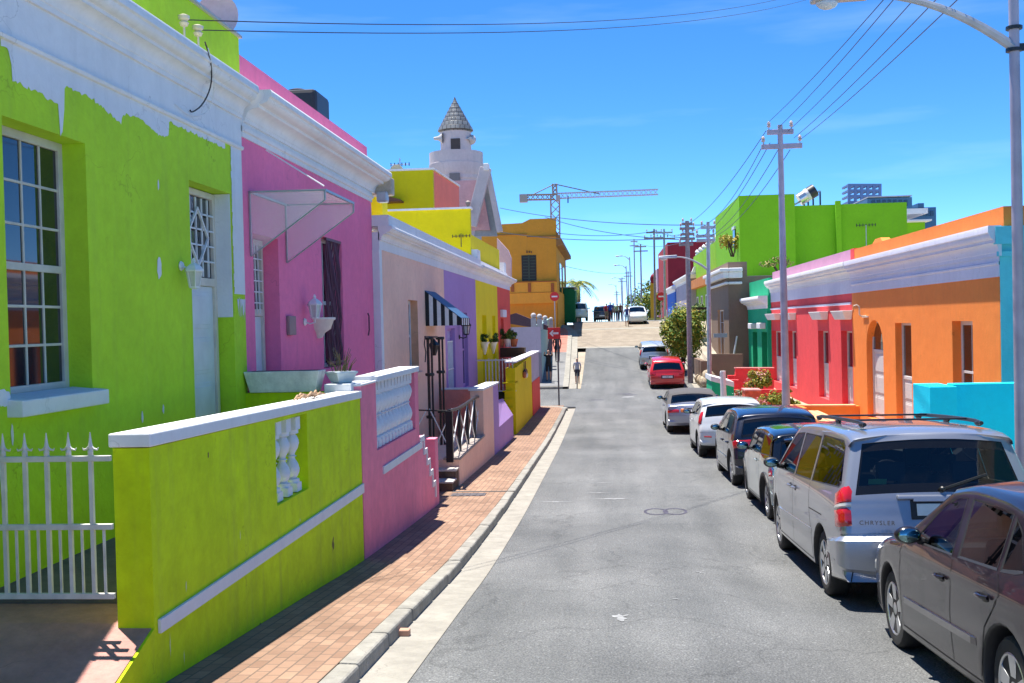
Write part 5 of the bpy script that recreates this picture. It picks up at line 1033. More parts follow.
b = MB(); q = LY(500, 222, Yo); b.prism([LY(470, 360, Yo), LY(557.3, 360, Yo), LY(556, 218, Yo), LY(530, 219, Yo), LY(522, 223, Yo), LY(470, 226, Yo)], (0, .4, 0), OCH)
b.box(xo-.4, xo, Yo+.4, 99, road(85)-2, zl+.3, OCH); b.build('wall', oc)
b = MB(); b.prism([(xo, Yo, zl+.6), (xo+.5, Yo, zl-.2), (xo+.5, Yo, zl-.5), (xo, Yo, zl-.6)], (0, 19, 0), paint('brown eaves', (.3, .16, .06))); b.box(LY(495, 240, Yo).x, LY(527, 240, Yo).x, Yo-.12, Yo, LY(520, 234.8, Yo).z, LY(520, 234.0, Yo).z, MATS['brown eaves']); b.box(LY(527, 240, Yo).x, xo, Yo-.12, Yo, LY(540, 237, Yo).z, LY(540, 236, Yo).z, MATS['brown eaves']); b.build('eaves', oc)
b = MB(); fbox(b, 522, 255, 536, 281, Yo-.03, .1, plain('dark shutter', (.02, .022, .02), .6)); w_ = b.build('window', oc)
b = MB(); fbox(b, 528.4, 255, 529.4, 281, Yo-.08, .1, plain('dark green shutter rail', (.04, .06, .04), .6)); 
for i in range(8): fbox(b, 523, 257+i*3, 528, 258+i*3, Yo-.06, .05, MATS['dark green shutter rail']); fbox(b, 530, 257+i*3, 535.4, 258+i*3, Yo-.06, .05, MATS['dark green shutter rail'])
b.build('shutter', w_)
b = MB(); fbox(b, 470, 281.5, 557, 305, Yo-.25, .24, OCL); b.build('balcony_wall', oc)
b = MB(); RB = paint('rust brown trim', (.36, .12, .04)); fbox(b, 470, 281.5, 557, 283, Yo-.3, .05, RB); fbox(b, 470, 292, 557, 294.5, Yo-.3, .05, RB)
for x in (511, 528, 551): fbox(b, x, 283, x+3, 292, Yo-.3, .05, RB)
b.build('trim', oc)
b = MB(); b.box(xo, xo+.06, 84, 87, H(-2.4), H(-4.7), PANE); b.box(xo, xo+.06, 90, 93, H(-2.4), H(-4.7), PANE); b.build('side_window', oc)
b = MB(); b.box(xo-8, xo-.4, Yo+.4, 99, zl-.6, zl-.4, CONC); b.build('roof', oc)
for i, x in enumerate((526, 528.6, 531)): pass
b = MB()
for i, x in enumerate((526.5, 528.8, 530.8)): fbox(b, x, 250.5+.4*i, x+.9, 253, Yo-.06, .08, plain('dark letter', (.05, .03, .02), .6))
b.build('house_number', oc)
b = MB(); a = LY(557, 300, 93); c = LY(575, 300, 93); b.prism([LY(556.5, 324, 93), LY(575, 322, 93), LY(575, 290, 93), LY(571, 288.5, 93), LY(556.5, 288, 93)], (0, 6, 0), paint('bottle green wall', (.012, .16, .07), var=.08)); b.box(a.x, c.x+.1, 92.9, 99.1, LY(565, 288, 93).z, LY(565, 287, 93).z, plain('grey edging', (.4, .42, .42), .6)); tag(b.build('garden_wall'), 'bottle green high wall between ochre building and palm', 'wall')
# mosque and minaret
mo = thing('mosque', 'pale minaret with scaly cone roof and pink gabled hall behind the terraces', 'mosque', (-9, 62, 0))
Ym = 62; MIN = paint('pale mauve plaster', (.58, .51, .51), var=.08, dirt=.25); q = LY(456, 150, Ym); cx = q.x
zz = {k: LY(456, y, Ym).z for k, y in dict(base=260, ring0=182, ring1=177, ring2=166, b0=165, b1=153.5, t=128, c0=131, apex=99).items()}
px = Ym/F; r0 = 25*px; r1 = 27*px; r2 = 15.5*px
b = MB(); b.lathe([(r0*.94, zz['base']), (r0*.94, zz['ring0']), (r0*.99, zz['ring0']+.1), (r0, zz['ring1']), (r1*.98, zz['ring1']+.15), (r1, zz['ring2']-.25), (r1*1.02, zz['ring2']-.1), (r1*1.02, zz['b0']), (r1, zz['b0']+.02), (r1, zz['b1']), (r1*.93, zz['b1']), (r1*.93, zz['b0']+.15), (r2, zz['b0']+.15), (r2, zz['t'])], (cx, Ym, 0), MIN, 32); b.build('tower', mo, smooth=True, angle=25)
m_, nt_, bs_ = nodes('scaly slate'); L_ = nt_.links.new
br = N(nt_, 'ShaderNodeTexBrick'); br.inputs['Scale'].default_value = 1; br.inputs['Brick Width'].default_value = .26; br.inputs['Row Height'].default_value = .27; br.inputs['Mortar Size'].default_value = .022
br.inputs['Color1'].default_value = (.20, .21, .21, 1); br.inputs['Color2'].default_value = (.13, .14, .145, 1); br.inputs['Mortar'].default_value = (.05, .05, .055, 1)
g_ = N(nt_, 'ShaderNodeNewGeometry'); sx = N(nt_, 'ShaderNodeSeparateXYZ'); L_(g_.outputs[0], sx.inputs[0]); cb = N(nt_, 'ShaderNodeCombineXYZ'); L_(sx.outputs[0], cb.inputs[0]); L_(sx.outputs[2], cb.inputs[1]); L_(cb.outputs[0], br.inputs['Vector']); L_(br.outputs[0], bs_.inputs['Base Color']); bs_.inputs['Roughness'].default_value = .45
r3 = 17.5*px; P = []; nr = 8
for i in range(nr): t0, t1 = i/nr, (i+1)/nr; z0 = zz['c0']+(zz['apex']-zz['c0'])*t0; z1 = zz['c0']+(zz['apex']-zz['c0'])*t1; P += [(r3*(1-t0)*1.0+.03, z0), (r3*(1-t1)+.07, z1-.02)]
b = MB(); b.lathe([(r3*.9, zz['c0']-.1)]+P+[(.03, zz['apex']+.1)], (cx, Ym, 0), m_, 24); b.build('cone_roof', mo)
b = MB(); a = LY(451, 139, Ym-r2+.1); c = LY(460.5, 151, Ym-r2+.1); b.box(a.x, c.x, Ym-r2-.05, Ym-r2+.3, c.z, a.z, plain('brown louvre', (.06, .045, .04), .7)); a = LY(450, 173, Ym); c = LY(460, 179, Ym); b.build('louvre', mo)
a = LY(449.5, 173.5, Ym-r0); c = LY(460, 181, Ym-r0); b = MB(); b.box(a.x, c.x, Ym-r0-.08, Ym-r0+.4, c.z, a.z, plain('grey vent', (.2, .18, .17), .7)); b.build('vent', mo)
for x, s in ((435.5, -1), (470, 1)):
    q = LY(x, 138.5, Ym-.6); b = MB(); b.lathe([(.08, -.1), (.12, .15), (.3, .4), (.31, .42), (.1, .2)], q, plain('grey loudspeaker', (.45, .43, .42), .5), 14, 'x' if s < 0 else 'y'); b.bar(q, (cx+s*r2*.7, Ym-.6, q.z), .06, .06, GALV); b.build('loudspeaker', mo, smooth=True)
b = MB(); PKR = paint('pale pink roof sheet', (.62, .36, .38)); wv = [LY(x, y, 58) for x, y in ((440, 230), (440, 181), (481, 180), (490, 230))]; b.prism(wv, (0, .4, 0), PKR); b.build('hall_wall', mo)
b = MB(); b.bar(LY(486, 168, 57.5), LY(471, 226, 57.5), .6, .45, MIN, up=(0, 1, 0)); b.bar(LY(488, 173, 57.8), LY(500, 232, 57.8), .3, .4, MIN, up=(0, 1, 0)); b.box(LY(484, 166, 57.5).x, LY(489, 166, 57.5).x, 57.2, 57.9, LY(486, 171, 57.5).z, LY(486, 164, 57.5).z, WHITEC); b.build('gable_coping', mo, bevel=.03)
b = MB(); b.prism([LY(487, 176, 58.2), LY(497, 236, 58.2), LY(474, 236, 58.2)], (0, .3, 0), paint('grey gable plaster', (.30, .33, .36), var=.12)); b.build('gable_wall', mo)
b = MB(); q = LY(468, 204, 57); b.lathe([(.13, -.5), (.1, -.2), (.07, -.1), (.14, 0), (.15, .1), (.04, .2)], q, plain('grey clay pot', (.28, .22, .2), .7), 10); b.build('finial', mo)
b = MB(); q = [LY(x, y, 47.5) for x, y in ((497, 245), (497, 238), (508, 250), (511, 258), (511, 278), (497, 278))]; b.prism(q, (0, .4, 0), paint('pale pink gable', (.72, .5, .5))); tag(b.build('gable_wall'), 'small pale pink gable wall behind the red house parapet', 'wall')
# crane
cr_ = thing('tower_crane', 'distant tower crane with long jib above the ochre building', 'crane', (-8, 210, 0)); Yk = 210
CRN = plain('crane lattice', (.30, .21, .15), .6); CRJ = plain('crane jib grey', (.42, .42, .5), .6)
def lattice(mb, p, q, w_, n, m, t): 
    p = Vector(p); q = Vector(q); d = (q-p).normalized(); u = Vector((0, 1, 0)); v = d.cross(u).normalized()
    c = [u*w_/2+v*w_/2, u*w_/2-v*w_/2, -u*w_/2-v*w_/2, -u*w_/2+v*w_/2]
    for k in c: mb.bar(p+k, q+k, t, t, m)
    for i in range(n):
        a = p.lerp(q, i/n); e = p.lerp(q, (i+1)/n)
        for j in range(4): mb.bar(a+c[j], e+c[(j+1) % 4], t*.7, t*.7, m)
b = MB(); lattice(b, LY(556.5, 300, Yk), LY(555, 196, Yk), 1.7, 12, CRN, .22); b.build('tower', cr_)
b = MB(); lattice(b, LY(556, 196, Yk), LY(658, 192, Yk), 1.0, 22, CRJ, .15); b.build('jib', cr_)
b = MB(); lattice(b, LY(555, 197, Yk), LY(521, 197.5, Yk), 1.0, 7, CRN, .2); lattice(b, LY(555, 196, Yk), LY(554.5, 184, Yk), .8, 3, CRN, .25); b.build('counter_jib', cr_)
b = MB(); fbox(b, 519.5, 194, 527, 202, Yk-.8, 1.6, plain('counterweight', (.3, .29, .27), .8)); b.build('counterweight', cr_)
b = MB(); fbox(b, 556, 195, 560, 201, Yk-1.6, 1.2, plain('crane cab', (.35, .3, .3), .5)); b.build('cab', cr_)
b = MB()
for x, y in ((530, 196), (600, 194)): b.tube([LY(554.5, 184, Yk), LY(x, y, Yk)], .1, BLACK, 4)
b.tube([LY(568, 196, Yk), LY(568, 203, Yk)], .12, BLACK, 4); b.build('tie', cr_)

# ================================================================ poles, lamps, wires
def pole(name, label, cat, base, top, r0, r1, m, arms=(), group=None, ins=True, armm=None):
    """straight pole with cross arms: arms = [(drop from top, half width left, right)]"""
    t = thing(name, label, cat, base, group); b = MB(); base = Vector(base); top = Vector(top); b.tube([base-Vector((0, 0, .3)), base.lerp(top, .5), top], [r0, (r0+r1)/2, r1], m, 12); b.build('pole', t, smooth=True); pts = []
    for d, l, r in arms:
        z = top.z-d; b = MB(); b.box(top.x-l, top.x+r, top.y-.06, top.y+.05, z-.07, z+.07, armm or m); a = b.build('cross_arm', t, bevel=.01)
        if ins:
            n = 4 if l+r > 1.5 else 2
            for i in range(n):
                x = top.x-l+.06+(l+r-.12)*i/(n-1); c = MB(); c.lathe([(.015, .06), (.015, .14), (.05, .15), (.06, .19), (.035, .21), (.055, .24), (.04, .29), (.02, .31)], (x, top.y, z), plain('brown white porcelain', (.5, .4, .36), .3), 8); c.build('insulator', a, smooth=True); pts.append(Vector((x, top.y, z+.27)))
    return t, pts
def lamp_arm(t, p, q, head_len, m, r=.05, rise=.25):
    p = Vector(p); q = Vector(q); b = MB(); n = 10; pts = []
    for i in range(n+1): s = i/n; v = p.lerp(q, s); v.z = p.z+(q.z-p.z)*(1-(1-s)**1.9); pts.append(v)
    b.tube(pts, [r*(1.5-.8*i/n) for i in range(n+1)], m, 8); b.build('arm', t, smooth=True)
    d = (q-p); d.z = 0; d.normalize(); s = Vector((-d.y, d.x, 0)); e = q+d*head_len; b = MB(); w_ = head_len*.17; up = Vector((0, 0, 1))
    b.hexa([q-s*w_*.5-up*.05, q+s*w_*.5-up*.05, e+s*w_-up*.05, e-s*w_-up*.05], [q-s*w_*.35+up*.1, q+s*w_*.35+up*.1, e+s*w_*.6+up*.07, e-s*w_*.6+up*.07], m); h = b.build('lamp_head', t, bevel=.03)
    b = MB(); c = q+d*head_len*.72-up*.06; b.ball(c, (head_len*.2, w_*.75, .09), plain('lamp lens', (.6, .6, .6), .1), 12, 8); b.build('lens', h, smooth=True)
LAVG = plain('lavender grey pole paint', (.38, .35, .42), .5, var=.15, scale=3)
WOOD = plain('grey weathered timber', (.30, .26, .26), .85, var=.2, scale=8)
# near lamp
Yn = 14.0; pb = LY(1021, 430, Yn); pt = LY(1012.5, -60, Yn); xb = pb.x
t, _ = pole('street_lamp', 'nearest tall grey street lamp pole with curved arm, at the right edge', 'street lamp', (xb, Yn, road(Yn)+.1), (pt.x, Yn, pt.z), .075, .06, LAVG)
lamp_arm(t, LY(1013, 47, Yn), LY(868, -4, Yn), .72, GALV, .045)
b = MB()
for y in (28, 50): q = LY(1014, y, Yn); b.lathe([(.1, -.02), (.1, .02)], q, BLACK, 12)
b.box(pt.x-.02, pt.x+.4, Yn-.03, Yn+.03, LY(1014, 47, Yn).z-.05, LY(1014, 44, Yn).z, BLACK); b.build('clamp', t)
# pole 2
p2t = LY(780, 125, 31.5); p2b = LY(786.5, 420, 31.5)
arms2 = []
t2, i2 = pole('utility_pole', 'pale lavender utility pole with two cross arms before the raspberry red house', 'utility pole', (p2b.x, 31.5, road(31.5)+.1), p2t, .125, .075, LAVG, [(.2, .38, .38), (.62, .55, .62)])
# pole 3 + lamp
g3 = ground_hit(709, 391, .12); Y3 = 50.0
b3 = LY(709.5, 391, Y3); t3p = LY(708, 222, Y3)
t3, i3 = pole('utility_pole', 'grey utility pole carrying a street lamp arm beside the taupe house', 'utility pole', (b3.x, Y3, road(Y3)+.1), t3p, .11, .08, GALV, [(.25, .35, .35), (.65, .58, .3), (.85, .55, .3)])
lamp_arm(t3, LY(708, 270, Y3), LY(677, 257, Y3), .85, GALV, .04)
Y4 = 57.0; t4p = LY(687, 221, Y4)
t4, i4 = pole('utility_pole', 'timber utility pole crowded with cross arms behind the red car', 'utility pole', (LY(690.5, 383, Y4).x, Y4, road(Y4)+.1), t4p, .15, .11, WOOD, [(.15, .28, .28), (.4, .4, .4), (.7, .3, .35), (.95, .4, .4), (1.25, .45, .3)])
far = [(654, 229, 345, 95, 'slim utility pole left of the deep red building', .5), (664, 229, 346, 88, 'slim utility pole in front of the deep red building', .5), (634, 239, 330, 128, 'tall thin utility pole leaning among the far poles', .3), (640.5, 244, 325, 120, 'far utility pole with a box on its arms', .45), (628, 271, 325, 165, 'small far utility pole beyond the street crest', .4), (622, 277, 322, 190, 'smaller far utility pole close to the sky gap', .4), (617, 291, 322, 230, 'tiny farthest utility pole at the end of the street', .4)]
ends = {}
for x, y, yb, Y, lab, aw_ in far:
    t_ = LY(x, y, Y); xb_ = LY(x+1.5, yb, Y).x
    tt, ii = pole('utility_pole', lab, 'utility pole', (xb_, Y, min(road(Y), LY(x, yb, Y).z)), t_, .11, .08, WOOD if x in (654, 640.5) else GALV, [(.3, aw_*1.4, aw_*1.4), (.8, aw_*1.8, aw_*1.8)], ins=Y < 100); ends[x] = t_
for x, y, Y, lab in ((629.5, 257, 140, 'far street lamp with long arm, nearest of the far lamps'), (626, 266, 160, 'far street lamp second of the far lamps'), (621, 278.5, 200, 'far street lamp third of the far lamps'), (616, 285, 240, 'farthest street lamp in the sky gap')):
    t_ = LY(x, y, Y); tt, _ = pole('street_lamp', lab, 'street lamp', (t_.x+.2, Y, road(Y)), t_, .12, .08, GALV); lamp_arm(tt, t_-Vector((0, 0, .4)), t_+Vector((-.9, 0, .15)), .95, GALV, .05)
# wires
wn = [((767.5, 123), (880, 0)), ((778, 128), (890, 0)), ((788, 131), (910, 0)), ((794, 138), (932, 0)), ((801, 139), (953, 0))]
nm = ['first', 'second', 'third', 'fourth', 'fifth']
for i, (a, c) in enumerate(wn):
    A = LY(a[0], a[1], 31.5); k = 1.5; C = LY(a[0]+(c[0]-a[0])*k, a[1]+(c[1]-a[1])*k, 14-i*.6)
    cable('overhead_wire', sag(A, C, .10), .008, nm[i]+' overhead wire from the left, running up from the lavender pole', 'wires above the lavender pole', cat='wire')
for i, (a, c) in enumerate([((764, 143), (708, 223)), ((770, 143), (703, 236)), ((778, 150), (711, 236)), ((790, 150), (716, 236)), ((766, 131), (688, 224))]):
    cable('overhead_wire', sag(LY(*a, 31.5), LY(*c, 50 if i < 4 else 57), .35), .012, nm[i]+' overhead wire from the top between the lavender pole and the lamp pole', 'wires down to the lamp pole', cat='wire')
for i, (a, Ya, c, Yc_) in enumerate([((708, 224), 50, (655, 230), 95), ((688, 228), 57, (664, 230), 88), ((690, 240), 57, (634, 241), 128)]):
    cable('overhead_wire', sag(LY(*a, Ya), LY(*c, Yc_), .5), .016, nm[i]+' overhead wire from the left among the clustered far poles', 'wires among the far poles', cat='wire')
for i, (a, c, Ya, Yc_) in enumerate([((500, 208), (705, 225), 75, 57), ((545, 217), (688, 240), 80, 57), ((500, 232), (688, 237), 75, 57), ((560, 265), (628, 273), 92, 165), ((548, 232), (655, 231), 80, 95)]):
    cable('overhead_wire', sag(LY(*a, Ya), LY(*c, Yc_), .35), .022, nm[i]+' wire from the top crossing the sky between ochre building and far poles', 'wires crossing the street', cat='wire')
# traffic signs
def disc_sign(label, x, y, Y, rpx, yb):
    c = LY(x, y, Y); r_ = rpx*Y/F; t = thing('road_sign', label, 'road sign', (c.x, Y, LY(x, yb, Y).z)); RS = plain('sign red', (.62, .02, .025), .45); b = MB(); b.lathe([(r_, -.015), (r_, .015)], c, RS, 24, 'y'); d = b.build('disc', t)
    b = MB(); b.box(c.x-r_*.62, c.x+r_*.62, Y-.022, Y-.012, c.z-r_*.17, c.z+r_*.17, TRIM); b.build('bar', d); b = MB(); b.tube([(c.x, Y+.05, LY(x, yb, Y).z-.3), (c.x, Y+.05, c.z+r_)], .04, GALV); b.build('post', t); return t
disc_sign('round red no entry sign beside the ochre building', 554.5, 296.5, 78, 4.6, 340)
disc_sign('round red no entry sign beside the yellow green bush', 661, 296.5, 92, 4.2, 345)
c = LY(554, 333.3, 47.0); t = thing('road_sign', 'red rectangular sign with a white left arrow on the near corner', 'road sign', (LY(559, 403, 47).x, 47, pave(46)))
b = MB(); w_, h_ = .28, .25; b.box(c.x-w_, c.x+w_, 46.98, 47.0, c.z-h_, c.z+h_, plain('sign red', (.62, .02, .025), .45)); d = b.build('board', t, bevel=.008)
b = MB(); b.box(c.x-.06, c.x+.2, 46.968, 46.978, c.z-.045, c.z+.045, TRIM); b.prism([(c.x-.21, 46.968, c.z), (c.x-.05, 46.968, c.z+.15), (c.x-.02, 46.968, c.z+.11), (c.x-.09, 46.968, c.z), (c.x-.02, 46.968, c.z-.11), (c.x-.05, 46.968, c.z-.15)], (0, .01, 0), TRIM); b.build('arrow', d)
q = LY(559, 403, 47); b = MB(); b.tube([(q.x, 47.04, pave(46)-.3), (q.x+.0, 47.04, c.z+h_)], .035, plain('dark sign post', (.1, .1, .11), .6)); b.build('post', t)

# ================================================================ plants
def leaf_mat(name, c): return plain(name, c, .55, var=.35, scale=30, spec=.3)
def foliage(name, parent, c, rad, n, size, mats, seed, clumps=14, flat=.0):
    """leaf faces in clumps through the crown volume"""
    R = random.Random(seed); b = MB(); c = Vector(c); cl = []
    for i in range(clumps):
        while True:
            v = Vector((R.uniform(-1, 1), R.uniform(-1, 1), R.uniform(-1, 1)))
            if v.length < 1: break
        v = v.normalized()*(v.length**.45); cl.append((Vector((v.x*rad[0]*.74, v.y*rad[1]*.74, v.z*rad[2]*.74)), R.uniform(.22, .42)))
    for i in range(n):
        o, k = cl[R.randrange(clumps)]
        v = Vector((R.gauss(0, 1), R.gauss(0, 1), R.gauss(0, 1))).normalized()*R.random()**.4
        p = c+o+Vector((v.x*rad[0]*k*1.2, v.y*rad[1]*k*1.2, v.z*rad[2]*k*1.1)); s = size*R.uniform(.6, 1.3)
        nrm = (v+Vector((R.uniform(-.7, .7), R.uniform(-.7, .7), R.uniform(-.2, 1)))).normalized(); a = nrm.orthogonal().normalized(); a = (a*math.cos(i)+nrm.cross(a)*math.sin(i)); e = nrm.cross(a)
        b.add([p-a*s, p+e*s*.42+nrm*s*.12, p+a*s*1.1, p-e*s*.42+nrm*s*.12], [(0, 1, 2, 3)], mats[(R.random() < .38)+(R.random() < .25)])
    return b.build(name, parent)
LV = [leaf_mat('leaf green', (.10, .19, .018)), leaf_mat('leaf yellow green', (.30, .30, .03)), leaf_mat('leaf yellow', (.50, .36, .05))]
DG = [leaf_mat('leaf dark', (.035, .075, .015)), LV[0], LV[1]]
def shrub(name, label, c, rad, n, size, mats, seed, base, cat='shrub', clumps=14, flowers=None):
    t = thing(name, label, cat, base); b = MB(); R = random.Random(seed); c = Vector(c)
    for i in range(6): a = Vector(base)+Vector((R.uniform(-.1, .1), R.uniform(-.1, .1), -.1)); e = c+Vector((R.uniform(-.6, .6)*rad[0], R.uniform(-.6, .6)*rad[1], R.uniform(-.2, .6)*rad[2])); b.tube([a, a.lerp(e, .5)+Vector((R.uniform(-.1, .1), R.uniform(-.1, .1), 0)), e], [.05, .035, .012], TIM, 6)
    b.build('stem', t); foliage('foliage', t, c, rad, n, size, mats, seed, clumps)
    if flowers: foliage('flower', t, c+Vector((0, -.1, rad[2]*.2)), (rad[0], rad[1], rad[2]*.9), flowers[0], size*.7, [flowers[1]]*3, seed+1, clumps)
    return t
Yb = 61.5; c = LY(683, 332, Yb); shrub('bush', 'large rounded yellow green bush behind the parked silver car', c, (1.3, 1.4, 1.75), 9500, .095, [LV[0], LV[1], LV[2]], 21, (c.x, Yb, road(Yb)), clumps=60)
Ys = 47; c = LY(757, 380, Ys); shrub('shrub', 'yellow green shrub with pale blossoms above the raspberry planter box', c, (.62, .6, .55), 1700, .065, [LV[0], LV[1], LV[2]], 5, (c.x, Ys, road(Ys)+.3), clumps=18, flowers=(160, leaf_mat('pale pink petal', (.75, .42, .42))))
Ys = 38.5; c = LY(772, 403, Ys); shrub('shrub', 'leafy shrub with bright yellow leaves beside the lavender pole', c, (.55, .5, .5), 1500, .06, LV, 6, (c.x, Ys, road(Ys)), clumps=16)
c = LY(789, 399, 38.8); shrub('shrub', 'sprawling yellow leaf shrub against the raspberry wall right of the pole', c, (.55, .4, .4), 1000, .065, LV, 16, (c.x, 38.8, road(38)), clumps=14)
Ys = 37.5; c = LY(759, 406, Ys); shrub('shrub', 'low shrub covered in pink flowers behind the white hatchback', c, (.35, .4, .3), 500, .05, LV, 7, (c.x, Ys, road(Ys)), clumps=12, flowers=(420, leaf_mat('pink petal', (.72, .26, .32))))
c = LY(739, 397, 45); shrub('shrub', 'small grey green plant with white flowers by the red steps', c, (.3, .3, .35), 420, .05, [LV[0], leaf_mat('grey leaf', (.25, .27, .18)), LV[1]], 8, (c.x, 45, road(45)), clumps=9, flowers=(90, leaf_mat('white petal', (.75, .72, .68))))
c = LY(701, 312, 76); shrub('climber', 'dark climbing plant hanging over the pergola', c, (1.1, 3, .7), 1500, .12, DG, 9, (c.x, 76, road(72)), 'climbing plant', clumps=20)
c = LY(779, 262, 60); shrub('shrub', 'small bare rooftop plant behind the lavender pole', c, (1.2, .6, .45), 260, .09, [leaf_mat('dry leaf', (.42, .32, .12)), LV[0], LV[1]], 19, (c.x, 60, c.z-.5), 'plant', clumps=10)
c = LY(732, 240, 71); shrub('shrub', 'yellow flowering plant on the edge of the vivid green roof', c, (.9, .8, .8), 420, .13, [LV[1], LV[2], LV[2]], 20, (c.x, 71, c.z-1), 'plant', clumps=9)
for i, (x, y, Y, rx, rz, lab) in enumerate([(645, 300, 125, 1.9, 2.6, 'dry yellow green street tree beyond the pale yellow wall'), (636, 308, 150, 1.6, 2.4, 'small dark street tree farthest down the street'), (651, 303, 112, 1.2, 1.8, 'pale bushy tree behind the banner')]):
    c = LY(x, y, Y); shrub('tree', lab, c, (rx, rx, rz), 900, .2, [LV[0], LV[1], DG[0]] if i != 1 else DG, 30+i, (c.x, Y, road(Y)-1), 'tree', clumps=18)
# palm
Yp = 112; c = LY(577.5, 283, Yp); t = thing('palm_tree', 'feathery palm tree rising behind the bottle green wall', 'palm tree', (c.x, Yp, road(Yp)-1)); b = MB(); b.tube([(c.x+.1, Yp, road(Yp)-1), (c.x, Yp, c.z)], [.3, .22], plain('palm trunk', (.16, .11, .07), .9), 10); b.build('trunk', t)
R_ = random.Random(12)
for i in range(22):
    a = i*2.4; el = R_.uniform(-.1, .95); L_n = R_.uniform(1.9, 2.5); b = MB(); pts = []
    for k in range(9): s = k/8; pts.append(c+Vector((math.cos(a)*L_n*s*math.cos(el*(1-.3*s)), math.sin(a)*L_n*s, L_n*(math.sin(el)*s-.75*s*s))))
    b.tube(pts, [.04*(1-.8*k/8) for k in range(9)], LV[1], 5)
    for k in range(1, 9):
        for q in (0, .5):
            p = pts[k-1].lerp(pts[k], q); d = (pts[k]-pts[k-1]).normalized(); sd = d.cross(Vector((0, 0, 1))).normalized()
            for s in (-1, 1): e = p+(sd*s*.45+d*.3)*(1.1-.05*k)-Vector((0, 0, .22)); b.add([p, p.lerp(e, .5)+d*.05, e, p.lerp(e, .5)-d*.05], [(0, 1, 2, 3)], [LV[0], DG[0], LV[1]][(k+i) % 3])
    b.build('frond', t)
# planters on the yellow house
for i, x in enumerate((484.5, 493)):
    q = LX(x, 342, X3+.12); t = thing('hanging_planter', ['white cone planter with green tuft on the yellow wall, nearer of two', 'white cone planter with green tuft on the yellow wall, farther of two'][i], 'planter', q, 'cone planters on the yellow wall'); b = MB(); b.lathe([(.03, -.42), (.13, -.07), (.19, 0), (.15, 0)], q, WHITEC, 12); b.build('pot', t, smooth=True); foliage('foliage', t, q+Vector((0, 0, .15)), (.26, .26, .19), 260, .06, [DG[0], LV[0], DG[0]], 40+i, 7)
q = LY(504, 352, 41.5); t = thing('planter_table', 'dark planter stand with terracotta pots before the red house', 'planter', (q.x, 41.5, pave(41)))
b = MB(); a = LY(497, 347, 41.5); c = LY(526, 351, 41.5); b.box(a.x, min(c.x, -3.2), 41.2, 41.9, LY(500, 357, 41.5).z, LY(500, 348, 41.5).z, TIM); b.bar((a.x+.1, 41.5, pave(41)), (a.x+.1, 41.5, LY(500, 357, 41.5).z), .1, .1, TIM); b.build('stand', t)
for i, x in enumerate((501, 508, 514)): p = LY(x, 347, 41.5); b = MB(); b.lathe([(.1, 0), (.17, .3), (.18, .32)], p, plain('terracotta', (.45, .14, .06), .8) if i != 1 else WHITEC, 10); b.build('pot', t, smooth=True); foliage('foliage', t, p+Vector((0, 0, .5)), (.22, .22, .28), 160, .07, [LV[0], DG[0], LV[2] if i == 2 else LV[0]], 50+i, 6)
# ================================================================ CARS
def pin(p, poly):
    c = False; n = len(poly); x, y = p
    for i in range(n):
        x1, y1 = poly[i]; x2, y2 = poly[i-1]
        if (y1 > y) != (y2 > y) and x < (x2-x1)*(y-y1)/(y2-y1)+x1: c = not c
    return c
def segd(p, a, b):
    ax, ay = a; bx, by = b; dx, dy = bx-ax, by-ay; l = dx*dx+dy*dy or 1e-9; t = max(0, min(1, ((p[0]-ax)*dx+(p[1]-ay)*dy)/l)); return math.hypot(p[0]-ax-t*dx, p[1]-ay-t*dy)
def catmull(pts, k=5):
    out = []; tags = {}; n = len(pts)
    for i in range(n-1):
        p0, p1, p2, p3 = pts[max(i-1, 0)], pts[i], pts[i+1], pts[min(i+2, n-1)]
        if len(p1) > 2: tags[p1[2]] = len(out)
        for j in range(k):
            t = j/k; f = lambda a, b, c, d: .5*(2*b+(c-a)*t+(2*a-5*b+4*c-d)*t*t+(3*b-a-3*c+d)*t**3)
            q = (f(p0[0], p1[0], p2[0], p3[0]), f(p0[1], p1[1], p2[1], p3[1]))
            if j: lin_ = (p1[0]+(p2[0]-p1[0])*t, p1[1]+(p2[1]-p1[1])*t); q = tuple(.75*a+.25*b for a, b in zip(q, lin_))
            out.append(q)
    out.append(tuple(pts[-1][:2])); return out, tags
FRIT = plain('black glass border', (.008, .008, .009), .06)
RUB = plain('tyre rubber', (.018, .018, .019), .85, var=.3)
ALLOY = plain('silver alloy', (.55, .56, .58), .28, .85)
ALLOYD = plain('dark wheel well', (.02, .02, .022), .8)
TRIMB = plain('black car plastic', (.018, .018, .02), .55)
CHR = plain('chrome', (.75, .76, .78), .12, 1.0)
LRED = plain('red lamp plastic', (.50, .008, .012), .12, spec=.8, coat=.6)
LWHT = plain('clear lamp plastic', (.62, .60, .58), .12, spec=.8, coat=.6)
LAMB = plain('amber lamp plastic', (.65, .17, .02), .15, spec=.8)
MIRR = plain('mirror glass', (.22, .36, .38), .03, 1.0)
SEAT = plain('dark seat cloth', (.035, .037, .042), .9)
PLATE = plain('white number plate', (.72, .72, .68), .4)
GLS = glassmat('tinted car glass', (.50, .55, .56), .02)
GLD = glassmat('dark tinted car glass', (.12, .14, .15), .06)
STRIPM = None
class Car: pass
